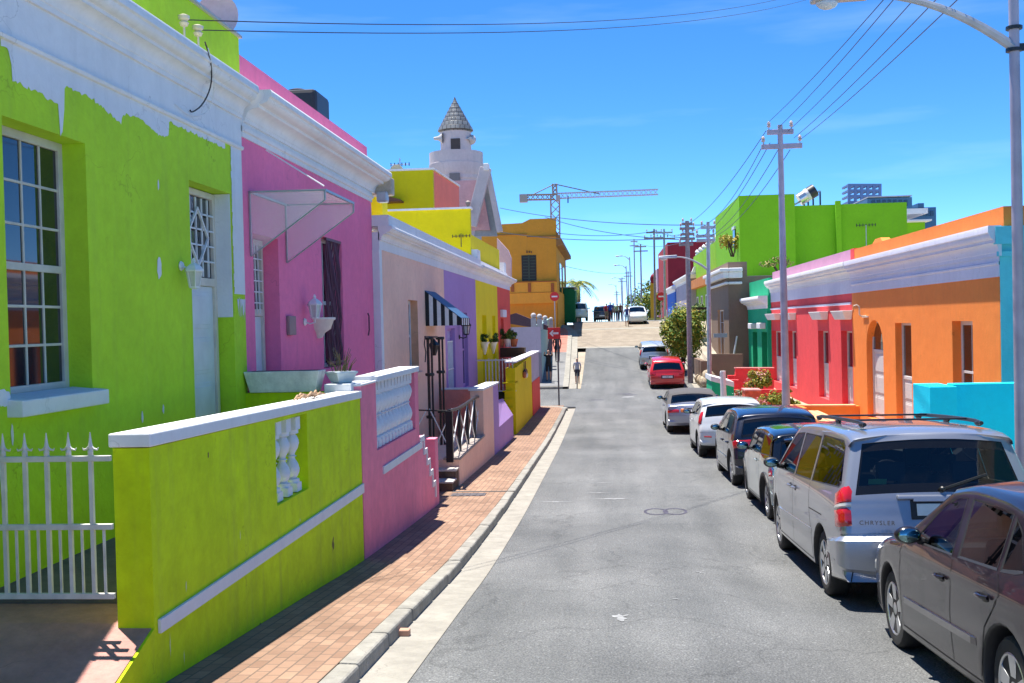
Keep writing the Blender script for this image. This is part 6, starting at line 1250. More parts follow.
def build_car(label, spec, body, xl, yr, cat='car', gh=None, roofm=None, face=1, glass=GLS, group=None, z=None, extra=None, scale=1.0, far_=False, name='parked_car'):
    s = spec; hw = s['w']/2; wb = s['wb']; r = s['r']; belt = s['belt']; fl = s.get('floor', .22); ra = r+.055
    T, tags = catmull(s['top'], 3 if far_ else 5); nt_ = len(T); yb0 = T[0][0]; yf0 = T[-1][0]
    bot = []
    for cy in (wb, 0):
        a0 = math.asin(max(-1, min(1, (fl-r)/ra))); n = 9 if far_ else 15
        for i in range(n+1): a = a0+(math.pi-2*a0)*i/n; bot.append((cy+ra*math.cos(a), r+ra*math.sin(a)))
        if cy == wb:
            e = bot[-1]; m0 = 0+ra*math.cos(a0)
            for i in range(1, 4): bot.append((e[0]+(m0-e[0])*i/4, fl))
    P = T+bot; n = len(P)
    nor = []
    for i in range(n):
        a, b = P[i-1], P[(i+1) % n]; dy, dz = b[0]-a[0], b[1]-a[1]; l = math.hypot(dy, dz) or 1; nor.append((-dz/l, dy/l))
    B = s.get('bow', .13); rc = s.get('rc', .085); ylen = (yf0-yb0)/2; ym = (yf0+yb0)/2
    bow = []; rad = []
    for i in range(n):
        ny, nz = nor[i]
        if i < nt_: e = min(1, i/3, (nt_-1-i)/3); bow.append((B*abs(ny)**1.6+.045*max(0, nz)**2)*(.35+.65*e)); rad.append(.02+(rc-.02)*e)
        else: bow.append(0); rad.append(.015)
    tum = s.get('tum', .36); zc = belt*.6
    def W(y, z):
        q = (y-ym)/ylen; pl = 1-(.05 if q < 0 else .11)*min(1.2, abs(q))**4
        if z < zc: v = 1-.05*((z-zc)/zc)**2
        elif z < belt: v = 1-.025*((z-zc)/(belt-zc))**2
        else: v = .975
        v += s.get('crease', .012)*math.exp(-((z-belt+.11)/.035)**2)
        return hw*pl*v-(tum*(z-belt) if z > belt else 0)
    S = [(P[i][0]-nor[i][0]*(bow[i]+rad[i]), P[i][1]-nor[i][1]*(bow[i]+rad[i])) for i in range(n)]
    def ring(i, q, side, off=0):
        i0 = int(math.floor(i)) % n; i1 = (i0+1) % n; f = i-math.floor(i); out = []
        for k in (i0, i1):
            w_ = W(*S[k]); ny, nz = nor[k]; rr = rad[k]
            if q <= 1: x = q*(w_-rr); d = bow[k]*q*q; nx, nn = 0, 1
            elif q <= 2: t = (q-1)*math.pi/2; x = w_-rr+rr*math.sin(t); d = bow[k]+rr*(1-math.cos(t)); nx, nn = math.sin(t), math.cos(t)
            else: d = bow[k]+rr+(q-2); pp = (P[k][0]-ny*d, P[k][1]-nz*d); x = W(*pp); nx, nn = 1, 0
            out.append(Vector((side*(x+nx*off), P[k][0]-ny*(d-nn*off), P[k][1]-nz*(d-nn*off))))
        return out[0].lerp(out[1], f)
    sgn = 1 if face > 0 else -1
    z0, z1 = (road(yr)+cross(xl, yr), road(yr+wb*face)+cross(xl, yr+wb*face)); pitch = math.atan2(z1-z0, wb)
    root = thing(name, label, cat, (xl+hw*scale if face > 0 else xl+hw*scale, yr, z0 if z is None else z), group); BASE.pop(root.name)
    root.rotation_euler = (pitch, 0, 0 if face > 0 else math.pi); root.scale = (scale,)*3
    rg = (tags['rg0'], tags['rg1']); ws = (tags['ws1'], tags['ws0'])
    Q = [0, .3, .6, .8, .93, 1, 1.34, 1.67, 2]; QQ = [(q, -1) for q in Q[::-1]]+[(q, 1) for q in Q[1:]]; nq = len(QQ)
    b = MB(); vs = []
    for i in range(n):
        for q, sd in QQ: vs.append(ring(i, q, sd))
    by = {}
    for i in range(n):
        j = (i+1) % n
        for k in range(nq-1):
            gl_ = (rg[0] <= i < rg[1] or ws[0] <= i < ws[1]) and max(QQ[k][0], QQ[k+1][0]) <= .931
            if gl_: continue
            zz = (P[i][1]+P[j][1])/2; m = body
            if i >= nt_-1: m = TRIMB
            elif rg[0]-0 <= i < ws[1]+0 and gh is not None and (rg[1] > i or i >= ws[0] or True) and zz > belt: m = (roofm or gh) if rg[1] <= i < ws[0] else gh
            elif s.get('clad') and zz < s['clad']: m = TRIMB
            by.setdefault(m, []).append((i*nq+k, i*nq+k+1, j*nq+k+1, j*nq+k))
    # side panels
    wins = s['wins']; st = .14 if far_ else .06
    pts = [Vector(p) for p in S]; ed = [(i, (i+1) % n) for i in range(n)]
    for w_ in wins:
        o = len(pts); pts += [Vector(p) for p in w_]; ed += [(o+i, o+(i+1) % len(w_)) for i in range(len(w_))]
    segs = [(tuple(pts[a]), tuple(pts[c])) for a, c in ed]; y = yb0-.1
    while y < yf0+.1:
        zq = fl
        while zq < 1.9:
            p = (y+.011*math.sin(zq*37), zq)
            if pin(p, S) and not any(pin(p, w_) for w_ in wins) and min(segd(p, a, c) for a, c in segs) > st*.45: pts.append(Vector(p))
            zq += st*.8
        y += st
    res = delaunay_2d_cdt(pts, ed, [], 0, 1e-5); V2, F2 = res[0], res[2]; off = len(vs); tri = []
    for f in F2:
        c = sum((V2[k] for k in f), Vector((0, 0)))/len(f)
        if pin(c, S) and not any(pin(c, w_) for w_ in wins): tri.append(f)
    for sd in (-1, 1):
        o = len(vs); vs += [Vector((sd*W(p.x, p.y), p.x, p.y)) for p in V2]
        for f in tri:
            cz = sum(V2[k].y for k in f)/3; cy_ = sum(V2[k].x for k in f)/3
            m = gh if (gh is not None and cz > belt+.01) else (TRIMB if s.get('clad') and cz < s['clad'] else body)
            by.setdefault(m, []).append(tuple(o+k for k in f))
    for m, fs in by.items():
        k = b.mi(m); b.f += fs; b.m += [k]*len(fs)
    b.v = [tuple(v) for v in vs]
    bo = b.build('body', root, smooth=True, merge=True, angle=38, outward=True)
    # panes
    for (a, c), nm in ((rg, 'rear_window'), (ws, 'windscreen')):
        p = MB(); qs = [-.95, -.905, -.6, -.3, 0, .3, .6, .905, .95]; g = [[ring(i, abs(q), 1 if q >= 0 else -1, -.006) for q in qs] for i in range(a, c+1)]
        for i in range(c-a):
            for k in range(8): edge = k in (0, 7) or (i in (0, c-a-1) and not far_); p.quad(g[i][k], g[i][k+1], g[i+1][k+1], g[i+1][k], FRIT if edge else glass)
        p.build(nm, root, smooth=True, merge=True)
    for w_ in wins:
        cy_ = sum(p[0] for p in w_)/len(w_); cz = sum(p[1] for p in w_)/len(w_)
        for sd in (-1, 1):
            p = MB(); m2 = len(w_); outer = [Vector((sd*(W(*q)+.002), q[0], q[1])) for q in w_]; inn = []
            for q in w_: l = math.hypot(cy_-q[0], cz-q[1]); t = .028/l; q2 = (q[0]+(cy_-q[0])*t, q[1]+(cz-q[1])*t); inn.append(Vector((sd*(W(*q2)-.004), q2[0], q2[1])))
            for i in range(m2): j = (i+1) % m2; p.quad(outer[i], outer[j], inn[j], inn[i], TRIMB)
            p.add(inn, [tuple(range(m2))], glass); p.build('side_window', root)
    # helper for lamps and seams
    def idx(z_, rear=True):
        rng = range(0, rg[1]) if rear else range(nt_-2, ws[1], -1)
        for i in rng:
            a, c = P[i][1], P[i+1][1]
            if min(a, c) <= z_ <= max(a, c) and a != c: return i+(z_-a)/(c-a)
        return 0 if rear else nt_-1
    def patch(mb, i0, i1, q0, q1, sd, off, m, ni=5, nq_=9, taper=0):
        g = []
        for a in range(ni+1):
            u = a/ni; row = []
            for k in range(nq_+1): v = k/nq_; qq = q0+(q1-q0)*v+taper*(u-.5); row.append(ring(i0+(i1-i0)*u, max(0, qq), sd, off if 0 < a < ni and 0 < k < nq_ else -.004))
            g.append(row)
        for a in range(ni):
            for k in range(nq_): mb.quad(g[a][k], g[a][k+1], g[a+1][k+1], g[a+1][k], m)
    for sd in (-1, 1):
        t = MB()
        for (za, zb, q0, q1, m, tp) in s['tail']: patch(t, idx(za), idx(zb), q0, q1, sd, .014, m, taper=tp)
        t.build('tail_lamp', root, smooth=True, merge=True)
        if s.get('ring_lamp'):
            pass
        h = MB(); za, zb = s.get('head', (.58, .72)); patch(h, idx(za, False), idx(zb, False), .55, 1.8, sd, .012, LWHT); h.build('headlight', root, smooth=True, merge=True)
    pz = s['plate']; i_ = idx(pz); c = ring(i_, 0, 1); ny, nz = nor[int(i_)]
    def rearbox(mb, x0, x1, za, zb, out, m):
        a = ring(idx(za), 0, 1); d = ring(idx(zb), 0, 1); mb.hexa([(x0, a.y+.05, za), (x1, a.y+.05, za), (x1, d.y+.05, zb), (x0, d.y+.05, zb)], [(x0, a.y-out, za), (x1, a.y-out, za), (x1, d.y-out, zb), (x0, d.y-out, zb)], m)
    p = MB(); rearbox(p, -.25, .25, pz-.055, pz+.055, .012, PLATE); pl_ = p.build('number_plate', root, bevel=.004)
    if not far_:
        p = MB(); rearbox(p, -.30, .30, pz-.09, pz+.09, .004, TRIMB); rearbox(p, -.28, .28, pz+.075, pz+.11, .03, s.get('bar', body)); p.build('plate_recess', root, bevel=.006)
        cu = bpy.data.curves.new('plate_text', 'FONT'); cu.body = s.get('reg', 'CA'); cu.size = .095; cu.align_x = 'CENTER'; cu.extrude = .001; cu.materials.append(BLACK); to = bpy.data.objects.new('plate_lettering', cu); COL.objects.link(to)
        a = ring(idx(pz-.04), 0, 1); d = ring(idx(pz+.05), 0, 1); to.location = (0, a.y-.014, pz-.035); to.rotation_euler = (math.pi/2-math.atan2(d.y-a.y, .09), 0, 0); dg = bpy.context.evaluated_depsgraph_get(); bpy.context.view_layer.update(); me = bpy.data.meshes.new_from_object(to.evaluated_get(bpy.context.evaluated_depsgraph_get())); o2 = bpy.data.objects.new('plate_lettering', me); COL.objects.link(o2); o2.location = to.location; o2.rotation_euler = to.rotation_euler; o2.parent = pl_; bpy.data.objects.remove(to)
    # seams, sills, handles
    def ribbon(mb, pl, wd, m, off=.0025, sides=(-1, 1)):
        pts = []
        for a, c in zip(pl[:-1], pl[1:]):
            k = max(1, int(math.hypot(c[0]-a[0], c[1]-a[1])/.06))
            pts += [(a[0]+(c[0]-a[0])*i/k, a[1]+(c[1]-a[1])*i/k) for i in range(k)]
        pts.append(pl[-1])
        for sd in sides:
            for a, c in zip(pts[:-1], pts[1:]):
                dy, dz = c[0]-a[0], c[1]-a[1]; l = math.hypot(dy, dz) or 1; oy, oz = -dz/l*wd/2, dy/l*wd/2
                q = [(a[0]-oy, a[1]-oz), (c[0]-oy, c[1]-oz), (c[0]+oy, c[1]+oz), (a[0]+oy, a[1]+oz)]; mb.quad(*[Vector((sd*(W(*e)+off), e[0], e[1])) for e in q], m)
    if not far_:
        for pl in s['seams']:
            for sd in (-1, 1): p = MB(); ribbon(p, pl, .009, DARK, sides=(sd,)); p.build('panel_gap', root)
        for zz in s.get('rear_seams', ()):
            i0 = idx(zz-.005); i1 = idx(zz+.005)
            p = MB(); [patch(p, i0, i1, 0, 2.0, sd, .002, DARK, 2, 10) for sd in (-1, 1)]; p.build('panel_gap', root, merge=True)
        for x_, za, zb in s.get('tail_seams', ()):
            for sd in (-1, 1): p = MB(); patch(p, idx(za), idx(zb), x_, x_+.013, sd, .002, DARK, 6, 2); p.build('panel_gap', root)
        for (pl, wd, m) in s.get('strips', ()):
            for sd in (-1, 1):
                p = MB(); (ya_, za_), (yc_, zc_) = pl; pr = None
                for i in range(25):
                    t = i/24; y = ya_+(yc_-ya_)*t; zz = za_+(zc_-za_)*t; o_ = .014 if 0 < i < 24 else .002
                    row = [Vector((sd*(W(y, zz+h_)+f_*o_-.002*(1-f_)*3), y, zz+h_)) for h_, f_ in ((-wd/2, 0), (-wd*.42, 1), (wd*.42, 1), (wd/2, 0))]
                    if pr:
                        for k in range(3): p.quad(pr[k], pr[k+1], row[k+1], row[k], m or plainpaint(body))
                    pr = row
                p.build('side_strip', root, smooth=True)
        for (y, zz) in s['handles']:
            for sd in (-1, 1):
                p = MB(); x = sd*W(y, zz); p.ball((x, y, zz), (.006, .075, .034), TRIMB, 12, 6); p.tube([(x+sd*.01, y-.085, zz+.004), (x+sd*.034, y-.05, zz+.006), (x+sd*.034, y+.05, zz+.006), (x+sd*.01, y+.085, zz+.004)], .013, body, 8); p.build('door_handle', root, smooth=True)
    if s.get('arch'):
        for cy in (0, wb):
            for sd in (-1, 1):
                p = MB(); m3 = 18; pr = None
                for i in range(m3+1):
                    a = -.25+(math.pi+.5)*i/m3; row = []
                    for k, (rr, o_) in enumerate(((ra-.005, .004), (ra, .022), (ra+.05, .020), (ra+.06, -.004))): y = cy+rr*math.cos(a); zz = max(fl-.02, r+rr*math.sin(a)); row.append(Vector((sd*(W(y, zz)+o_), y, zz)))
                    if pr:
                        for k in range(3): p.quad(pr[k], pr[k+1], row[k+1], row[k], TRIMB)
                    pr = row
                p.build('arch_trim', root, smooth=True)
    # mirrors
    my, mz = s['mirror']
    for sd in (-1, 1):
        x = sd*W(my, mz); p = MB(); p.tube([(x-sd*.03, my+.03, mz-.06), (x+sd*.05, my, mz-.04)], .03, TRIMB, 8); p.ball((x+sd*.13, my, mz), (.10, .065, .068), s.get('mirm') or body, 14, 10); mo_ = p.build('mirror', root, smooth=True)
        p = MB(); p.ball((x+sd*.13, my-.048, mz), (.08, .018, .052), MIRR, 14, 8); p.build('mirror_glass', mo_, smooth=True)
    # wheels
    for cy in (0, wb):
        for sd in (-1, 1):
            wd = .105; x = sd*(W(cy, r+ra-.05)-.035-wd); ts = 28 if not far_ else 14
            t = MB(); prof = [(r*.64, -wd*.9), (r*.7, -wd), (r*.92, -wd*.98), (r*.985, -wd*.8), (r, -wd*.5), (r, wd*.5), (r*.985, wd*.8), (r*.92, wd*.98), (r*.7, wd), (r*.64, wd*.9)]; t.lathe(prof, (x, cy, r), RUB, ts, 'x'); wl = t.build('wheel', root, smooth=True)
            h = MB(); xo_ = x+sd*wd*.92; c = Vector((x, cy, r))
            h.lathe([(r*.70, sd*wd*.97), (r*.665, sd*wd*1.02), (r*.64, sd*wd*.95), (r*.60, sd*wd*.2)], c, ALLOY, ts, 'x', cap=False); h.lathe([(r*.61, sd*wd*.35), (.02, sd*wd*.4)], c, ALLOYD, ts, 'x')
            h.lathe([(r*.19, sd*wd*.3), (r*.19, sd*wd*.86), (r*.14, sd*wd*.93), (.005, sd*wd*.93)], c, ALLOY, 14, 'x'); ns = s.get('spokes', 5)
            for i in range(ns):
                a = 2*math.pi*(i+.25)/ns; u = Vector((0, math.cos(a), math.sin(a))); v = Vector((0, -math.sin(a), math.cos(a))); e = Vector((sd, 0, 0)); w0, w1 = r*.13, r*s.get('spw', .17)
                A = c+u*r*.12; Z = c+u*r*.655
                h.hexa([A-v*w0+e*wd*.5, A+v*w0+e*wd*.5, Z+v*w1+e*wd*.55, Z-v*w1+e*wd*.55], [A-v*w0*.8+e*wd*.88, A+v*w0*.8+e*wd*.88, Z+v*w1*.85+e*wd*.97, Z-v*w1*.85+e*wd*.97], ALLOY)
            h.build('rim', wl, smooth=True, angle=30)
    # interior
    if not far_:
        def seat(x, y, w_, hr=True):
            p = MB(); p.box(x-w_/2, x+w_/2, y-.02, y+.5, .28, .52, SEAT); zt = belt+.12
            p.hexa([(x-w_/2, y-.02, .5), (x+w_/2, y-.02, .5), (x+w_/2, y+.12, .5), (x-w_/2, y+.12, .5)], [(x-w_/2+.05, y-.2, zt), (x+w_/2-.05, y-.2, zt), (x+w_/2-.05, y-.1, zt), (x-w_/2+.05, y-.1, zt)], SEAT)
            p.build('seat', root, bevel=.04)
            n_ = 1 if w_ < .7 else 2
            for k in range(n_):
                xx = x if n_ == 1 else x+(k-.5)*w_*.55; p = MB(); p.box(xx-.13, xx+.13, y-.24, y-.14, zt+.03, zt+.21, SEAT); p.box(xx-.05, xx-.035, y-.19, y-.18, zt-.02, zt+.04, BLACK); p.box(xx+.035, xx+.05, y-.19, y-.18, zt-.02, zt+.04, BLACK); p.build('headrest', root, bevel=.035)
        for x, y, w_ in s['seats']: seat(x, y, w_)
        p = MB(); wd = hw*.82; yd = T[ws[1]][0]-.25; p.hexa([(-wd, yd-.25, belt-.4), (wd, yd-.25, belt-.4), (wd, yd+.35, belt-.4), (-wd, yd+.35, belt-.4)], [(-wd, yd-.15, belt-.04), (wd, yd-.15, belt-.04), (wd, yd+.3, belt-.02), (-wd, yd+.3, belt-.02)], TRIMB); p.build('dashboard', root)
        p = MB(); xx = .36; c = Vector((xx, yd-.42, belt-.05)); pts = [c+Vector((.18*math.cos(2*math.pi*i/20), .06*math.sin(2*math.pi*i/20), .17*math.sin(2*math.pi*i/20))) for i in range(21)]; p.tube(pts, .014, TRIMB, 6); p.build('steering_wheel', root, smooth=True)
        p = MB(); p.box(-wd, wd, yb0+.25, 0.3, .45, belt-.08, TRIMB); p.build('parcel_shelf', root)
    C = Car(); C.root = root; C.W = W; C.ring = ring; C.idx = idx; C.patch = patch; C.ribbon = ribbon; C.P = P; C.rearbox = rearbox; C.tags = tags; C.hw = hw
    if extra: extra(C)
    return C
PLN = {}
def plainpaint(m):               # the same paint without the dark lining, for open trim pieces
    return PLN.get(m.name, m)
def backdark(m):
    nt = m.node_tree; L = nt.links.new; b = nt.nodes['Principled BSDF']; o = nt.nodes['Material Output']; g = nt.nodes.new('ShaderNodeNewGeometry'); d = nt.nodes.new('ShaderNodeBsdfDiffuse'); d.inputs[0].default_value = (.03, .03, .032, 1); x = nt.nodes.new('ShaderNodeMixShader'); L(g.outputs['Backfacing'], x.inputs[0]); L(b.outputs[0], x.inputs[1]); L(d.outputs[0], x.inputs[2]); L(x.outputs[0], o.inputs[0]); return m
def cp(name, c, metal=.3, rough=.34):
    m = backdark(carpaint(name, c, metal, rough)); PLN[m.name] = carpaint(name+' trim', c, metal, rough); return m
AUB = cp('aubergine metallic paint', (.012, .009, .015), 0, .3); AUB.node_tree.nodes['Principled BSDF'].inputs['Specular IOR Level'].default_value = .15; AUB.node_tree.nodes['Principled BSDF'].inputs['Coat Weight'].default_value = .75; SIL = cp('silver metallic paint', (.30, .315, .36), .55, .32); SAGE = cp('pale sage metallic paint', (.46, .52, .50), .4, .32)
NVY = cp('navy black paint', (.008, .011, .026), .3, .25); WHT = cp('white car paint', (.70, .72, .74), 0, .3); BMS = cp('silver blue metallic paint', (.36, .38, .46), .55, .32); REDC = cp('bright red car paint', (.60, .014, .016), .05, .28)
SLB = cp('pale silver car paint', (.50, .54, .55), .4, .32); BLKG = cp('gloss black roof paint', (.008, .009, .012), .2, .12); SOFT = backdark(plain('grey canvas hood', (.075, .072, .075), .85)); DKB = cp('dark blue grey paint', (.03, .035, .05), .3, .3)

HATCH = dict(w=1.76, wb=2.58, r=.315, belt=.94, floor=.21, spokes=5, spw=.2,
  top=[(-.60, .24), (-.71, .34), (-.745, .50), (-.73, .64), (-.67, .80), (-.61, .96, 'rg0'), (-.37, 1.30, 'rg1'), (-.22, 1.40), (.25, 1.465), (.9, 1.485), (1.25, 1.455), (1.46, 1.40, 'ws1'), (2.28, 1.01, 'ws0'), (2.8, .93), (3.22, .82), (3.42, .62), (3.45, .45), (3.36, .23)],
  wins=[[(-.20, 1.02), (-.10, 1.0), (.11, .985), (.11, 1.31), (-.02, 1.25)], [(.15, .985), (.84, .97), (.89, 1.355), (.40, 1.365), (.15, 1.325)], [(.95, .968), (1.80, .958), (1.82, .975), (1.50, 1.22), (1.36, 1.30), (1.15, 1.35), (.99, 1.355)]],
  tail=[(.72, .92, .70, 2.13, LRED, 0)], plate=.62, mirror=(1.62, 1.03), head=(.6, .74),
  seams=[[(.92, .95), (.95, .6), (.93, .27)], [(2.12, .95), (2.2, .7), (2.16, .27)], [(.12, .97), (.06, .85), (.30, .62), (.40, .30)], [(.40, .265), (2.16, .265)]], rear_seams=(.56,), handles=[(1.12, .80), (.28, .81)],
  strips=[([(.45, .50), (2.1, .48)], .055, None)], seats=[(-.36, 1.25, .5), (.36, 1.25, .5), (0, .35, 1.2)], reg='CA')
VAN = dict(w=1.95, wb=3.0, r=.335, belt=1.06, floor=.25, spokes=7, spw=.13, tum=.30, bow=.12, rc=.075, crease=.006,
  top=[(-.93, .30), (-.985, .42), (-1.0, .56), (-.99, .70), (-.97, .82), (-.945, .92), (-.925, 1.02), (-.89, 1.14, 'rg0'), (-.68, 1.63, 'rg1'), (-.58, 1.70), (-.25, 1.74), (.8, 1.765), (1.7, 1.74), (2.2, 1.67, 'ws1'), (3.12, 1.13, 'ws0'), (3.5, 1.0), (3.75, .86), (3.9, .62), (3.9, .42), (3.8, .26)],
  wins=[[(-.66, 1.20), (-.60, 1.16), (.58, 1.12), (.58, 1.62), (-.34, 1.61), (-.45, 1.56)], [(.66, 1.12), (1.56, 1.10), (1.56, 1.595), (.66, 1.60)], [(1.64, 1.10), (2.86, 1.08), (2.88, 1.10), (2.30, 1.48), (2.05, 1.57), (1.64, 1.595)]],
  tail=[(.84, 1.02, .96, 2.19, LRED, 0), (1.02, 1.07, .96, 2.19, LWHT, 0), (1.07, 1.24, .96, 2.19, LRED, 0)], plate=.98, mirror=(2.72, 1.16), mirm=TRIMB, head=(.66, .8),
  seams=[[(1.60, 1.1), (1.60, .32)], [(2.98, 1.08), (3.0, .7), (2.6, .3)], [(.62, 1.1), (.60, .85), (.48, .6), (.44, .30)], [(.44, .30), (2.6, .30)], [(-.05, .83), (.6, .83)]], rear_seams=(.765,), tail_seams=((.97, .78, 1.66),), handles=[(1.75, .96), (1.44, .96)],
  strips=[([(.45, .60), (2.6, .58)], .06, None)], seats=[(-.45, 1.75, .5), (.45, 1.75, .5), (-.45, .75, .5), (.45, .75, .5), (0, -.25, 1.3)], reg='CA')
MINI = dict(w=1.68, wb=2.47, r=.305, belt=.93, floor=.20, spokes=8, spw=.09, tum=.26, arch=True, clad=.24, rc=.1,
  top=[(-.46, .25), (-.58, .38), (-.61, .58), (-.585, .76), (-.52, .94, 'rg0'), (-.37, 1.26, 'rg1'), (-.27, 1.345), (.1, 1.395), (.8, 1.415), (1.35, 1.39), (1.66, 1.335, 'ws1'), (2.12, .99, 'ws0'), (2.6, .91), (2.92, .77), (3.03, .52), (2.95, .24)],
  wins=[[(-.38, .985), (.50, .965), (.50, 1.30), (-.20, 1.30)], [(.56, .965), (1.86, .955), (1.58, 1.29), (.56, 1.30)]],
  tail=[(.66, .90, 1.25, 2.10, CHR, 0), (.69, .87, 1.35, 2.07, LRED, 0), (.75, .81, 1.5, 2.02, LWHT, 0)], plate=.62, mirror=(1.72, 1.0), mirm=BLKG, head=(.6, .78),
  seams=[[(.54, .95), (.52, .6), (.5, .28)], [(1.82, .94), (1.9, .6), (1.8, .27)], [(.5, .27), (1.8, .27)]], rear_seams=(.5,), handles=[(.75, .84)], seats=[(-.34, 1.1, .5), (.34, 1.1, .5), (0, .3, 1.1)])
FIE = dict(HATCH, w=1.72, wb=2.49, r=.31, clad=.30, belt=.98, top=[(-.50, .26), (-.64, .36), (-.69, .52), (-.68, .70), (-.62, .88), (-.56, 1.05, 'rg0'), (-.40, 1.32, 'rg1'), (-.30, 1.40), (.1, 1.455), (.8, 1.48), (1.35, 1.44), (1.6, 1.39, 'ws1'), (2.42, 1.0, 'ws0'), (2.8, .9), (3.1, .76), (3.25, .55), (3.24, .4), (3.12, .23)],
  wins=[[(-.18, 1.07), (.70, 1.03), (.72, 1.34), (.2, 1.35), (-.05, 1.25)], [(.78, 1.02), (1.95, .99), (1.55, 1.28), (1.2, 1.35), (.80, 1.35)]], tail=[(.88, 1.22, 1.1, 2.12, LRED, -.25), (.50, .55, .72, .98, LRED, 0)], plate=.74, mirror=(1.82, 1.05), mirm=TRIMB,
  seams=[[(.75, 1.0), (.74, .3)], [(2.0, .98), (2.05, .6), (2.0, .28)]], handles=[(.95, .88)], rear_seams=(.66,), strips=(), seats=[(-.36, 1.15, .5), (.36, 1.15, .5), (0, .35, 1.1)])
NAV = dict(HATCH, w=1.78, wb=2.6, r=.325, tail=[(.80, .95, .55, 2.16, LRED, 0)], belt=.97, top=[(-.62, .26), (-.74, .36), (-.77, .54), (-.74, .70), (-.70, .84), (-.66, 1.0, 'rg0'), (-.44, 1.33, 'rg1'), (-.32, 1.42), (.2, 1.49), (.9, 1.51), (1.45, 1.47), (1.74, 1.41, 'ws1'), (2.52, 1.02, 'ws0'), (2.95, .94), (3.25, .82), (3.42, .62), (3.45, .45), (3.36, .23)], mirm=TRIMB, plate=.68)
BMW = dict(HATCH, w=1.76, wb=2.72, r=.32, belt=.93, tum=.42, top=[(-.88, .28), (-1.0, .38), (-1.04, .55), (-1.03, .72), (-.97, .90), (-.88, .955), (-.5, .985), (-.42, .995, 'rg0'), (-.04, 1.24, 'rg1'), (.12, 1.30), (.55, 1.36), (1.0, 1.375), (1.35, 1.35), (1.55, 1.30, 'ws1'), (2.2, .97, 'ws0'), (2.75, .91), (3.2, .80), (3.42, .62), (3.44, .45), (3.34, .24)],
  wins=[[(.0, .985), (.62, .97), (.64, 1.26), (.25, 1.2)], [(.70, .97), (1.95, .96), (1.60, 1.23), (.72, 1.27)]], tail=[(.70, .83, .62, 2.14, LRED, 0), (.70, .83, .45, .60, LAMB, 0)], plate=.76, mirror=(1.85, 1.02), mirm=TRIMB, seams=[[(.62, .95), (.6, .3)], [(2.1, .93), (2.1, .3)]], handles=[(.8, .82)], rear_seams=(.60,), strips=(), seats=[(-.36, 1.15, .5), (.36, 1.15, .5), (0, .35, 1.1)])
SUV = dict(HATCH, w=1.75, wb=2.5, r=.34, belt=1.08, floor=.3, tum=.2, rc=.07, top=[(-.62, .36), (-.74, .46), (-.76, .66), (-.74, .95), (-.70, 1.12, 'rg0'), (-.60, 1.58, 'rg1'), (-.52, 1.68), (.0, 1.74), (.9, 1.76), (1.5, 1.72, 'ws1'), (2.05, 1.14, 'ws0'), (2.5, 1.05), (3.0, .95), (3.2, .7), (3.2, .5), (3.1, .36)],
  wins=[[(-.5, 1.15), (.35, 1.13), (.35, 1.58), (-.45, 1.58)], [(.42, 1.13), (1.2, 1.12), (1.2, 1.58), (.42, 1.58)], [(1.27, 1.12), (1.95, 1.11), (1.5, 1.57), (1.27, 1.58)]], tail=[(.78, 1.06, 1.0, 2.08, LRED, 0)], plate=.9, mirror=(1.85, 1.2))
PICK = dict(HATCH, w=1.75, wb=2.9, r=.34, belt=1.06, floor=.32, tum=.22, rc=.06, top=[(-1.0, .42), (-1.08, .55), (-1.09, .8), (-1.07, 1.02), (-1.0, 1.08), (.2, 1.08), (.50, 1.12, 'rg0'), (.62, 1.52, 'rg1'), (.75, 1.62), (1.3, 1.68), (1.75, 1.62, 'ws1'), (2.35, 1.14, 'ws0'), (2.9, 1.06), (3.4, .95), (3.55, .7), (3.55, .5), (3.45, .38)],
  wins=[[(.72, 1.12), (1.35, 1.11), (1.35, 1.52), (.8, 1.52)], [(1.42, 1.11), (2.15, 1.10), (1.75, 1.5), (1.42, 1.52)]], tail=[(.7, .98, 1.0, 2.1, LRED, 0)], plate=.62, mirror=(2.0, 1.2))
SED = dict(HATCH, w=1.66, wb=2.45, r=.29, belt=.92, top=[(-.85, .28), (-.95, .4), (-.97, .6), (-.93, .84), (-.8, .92), (-.45, .95, 'rg0'), (.02, 1.30, 'rg1'), (.2, 1.37), (.8, 1.40), (1.3, 1.35, 'ws1'), (1.95, .98, 'ws0'), (2.5, .92), (2.95, .84), (3.12, .66), (3.14, .45), (3.05, .27)],
  wins=[[(.0, .98), (.7, .96), (.72, 1.28), (.25, 1.28)], [(.78, .96), (1.75, .95), (1.4, 1.24), (.8, 1.28)]], mirror=(1.7, 1.02), head=(.55, .76))
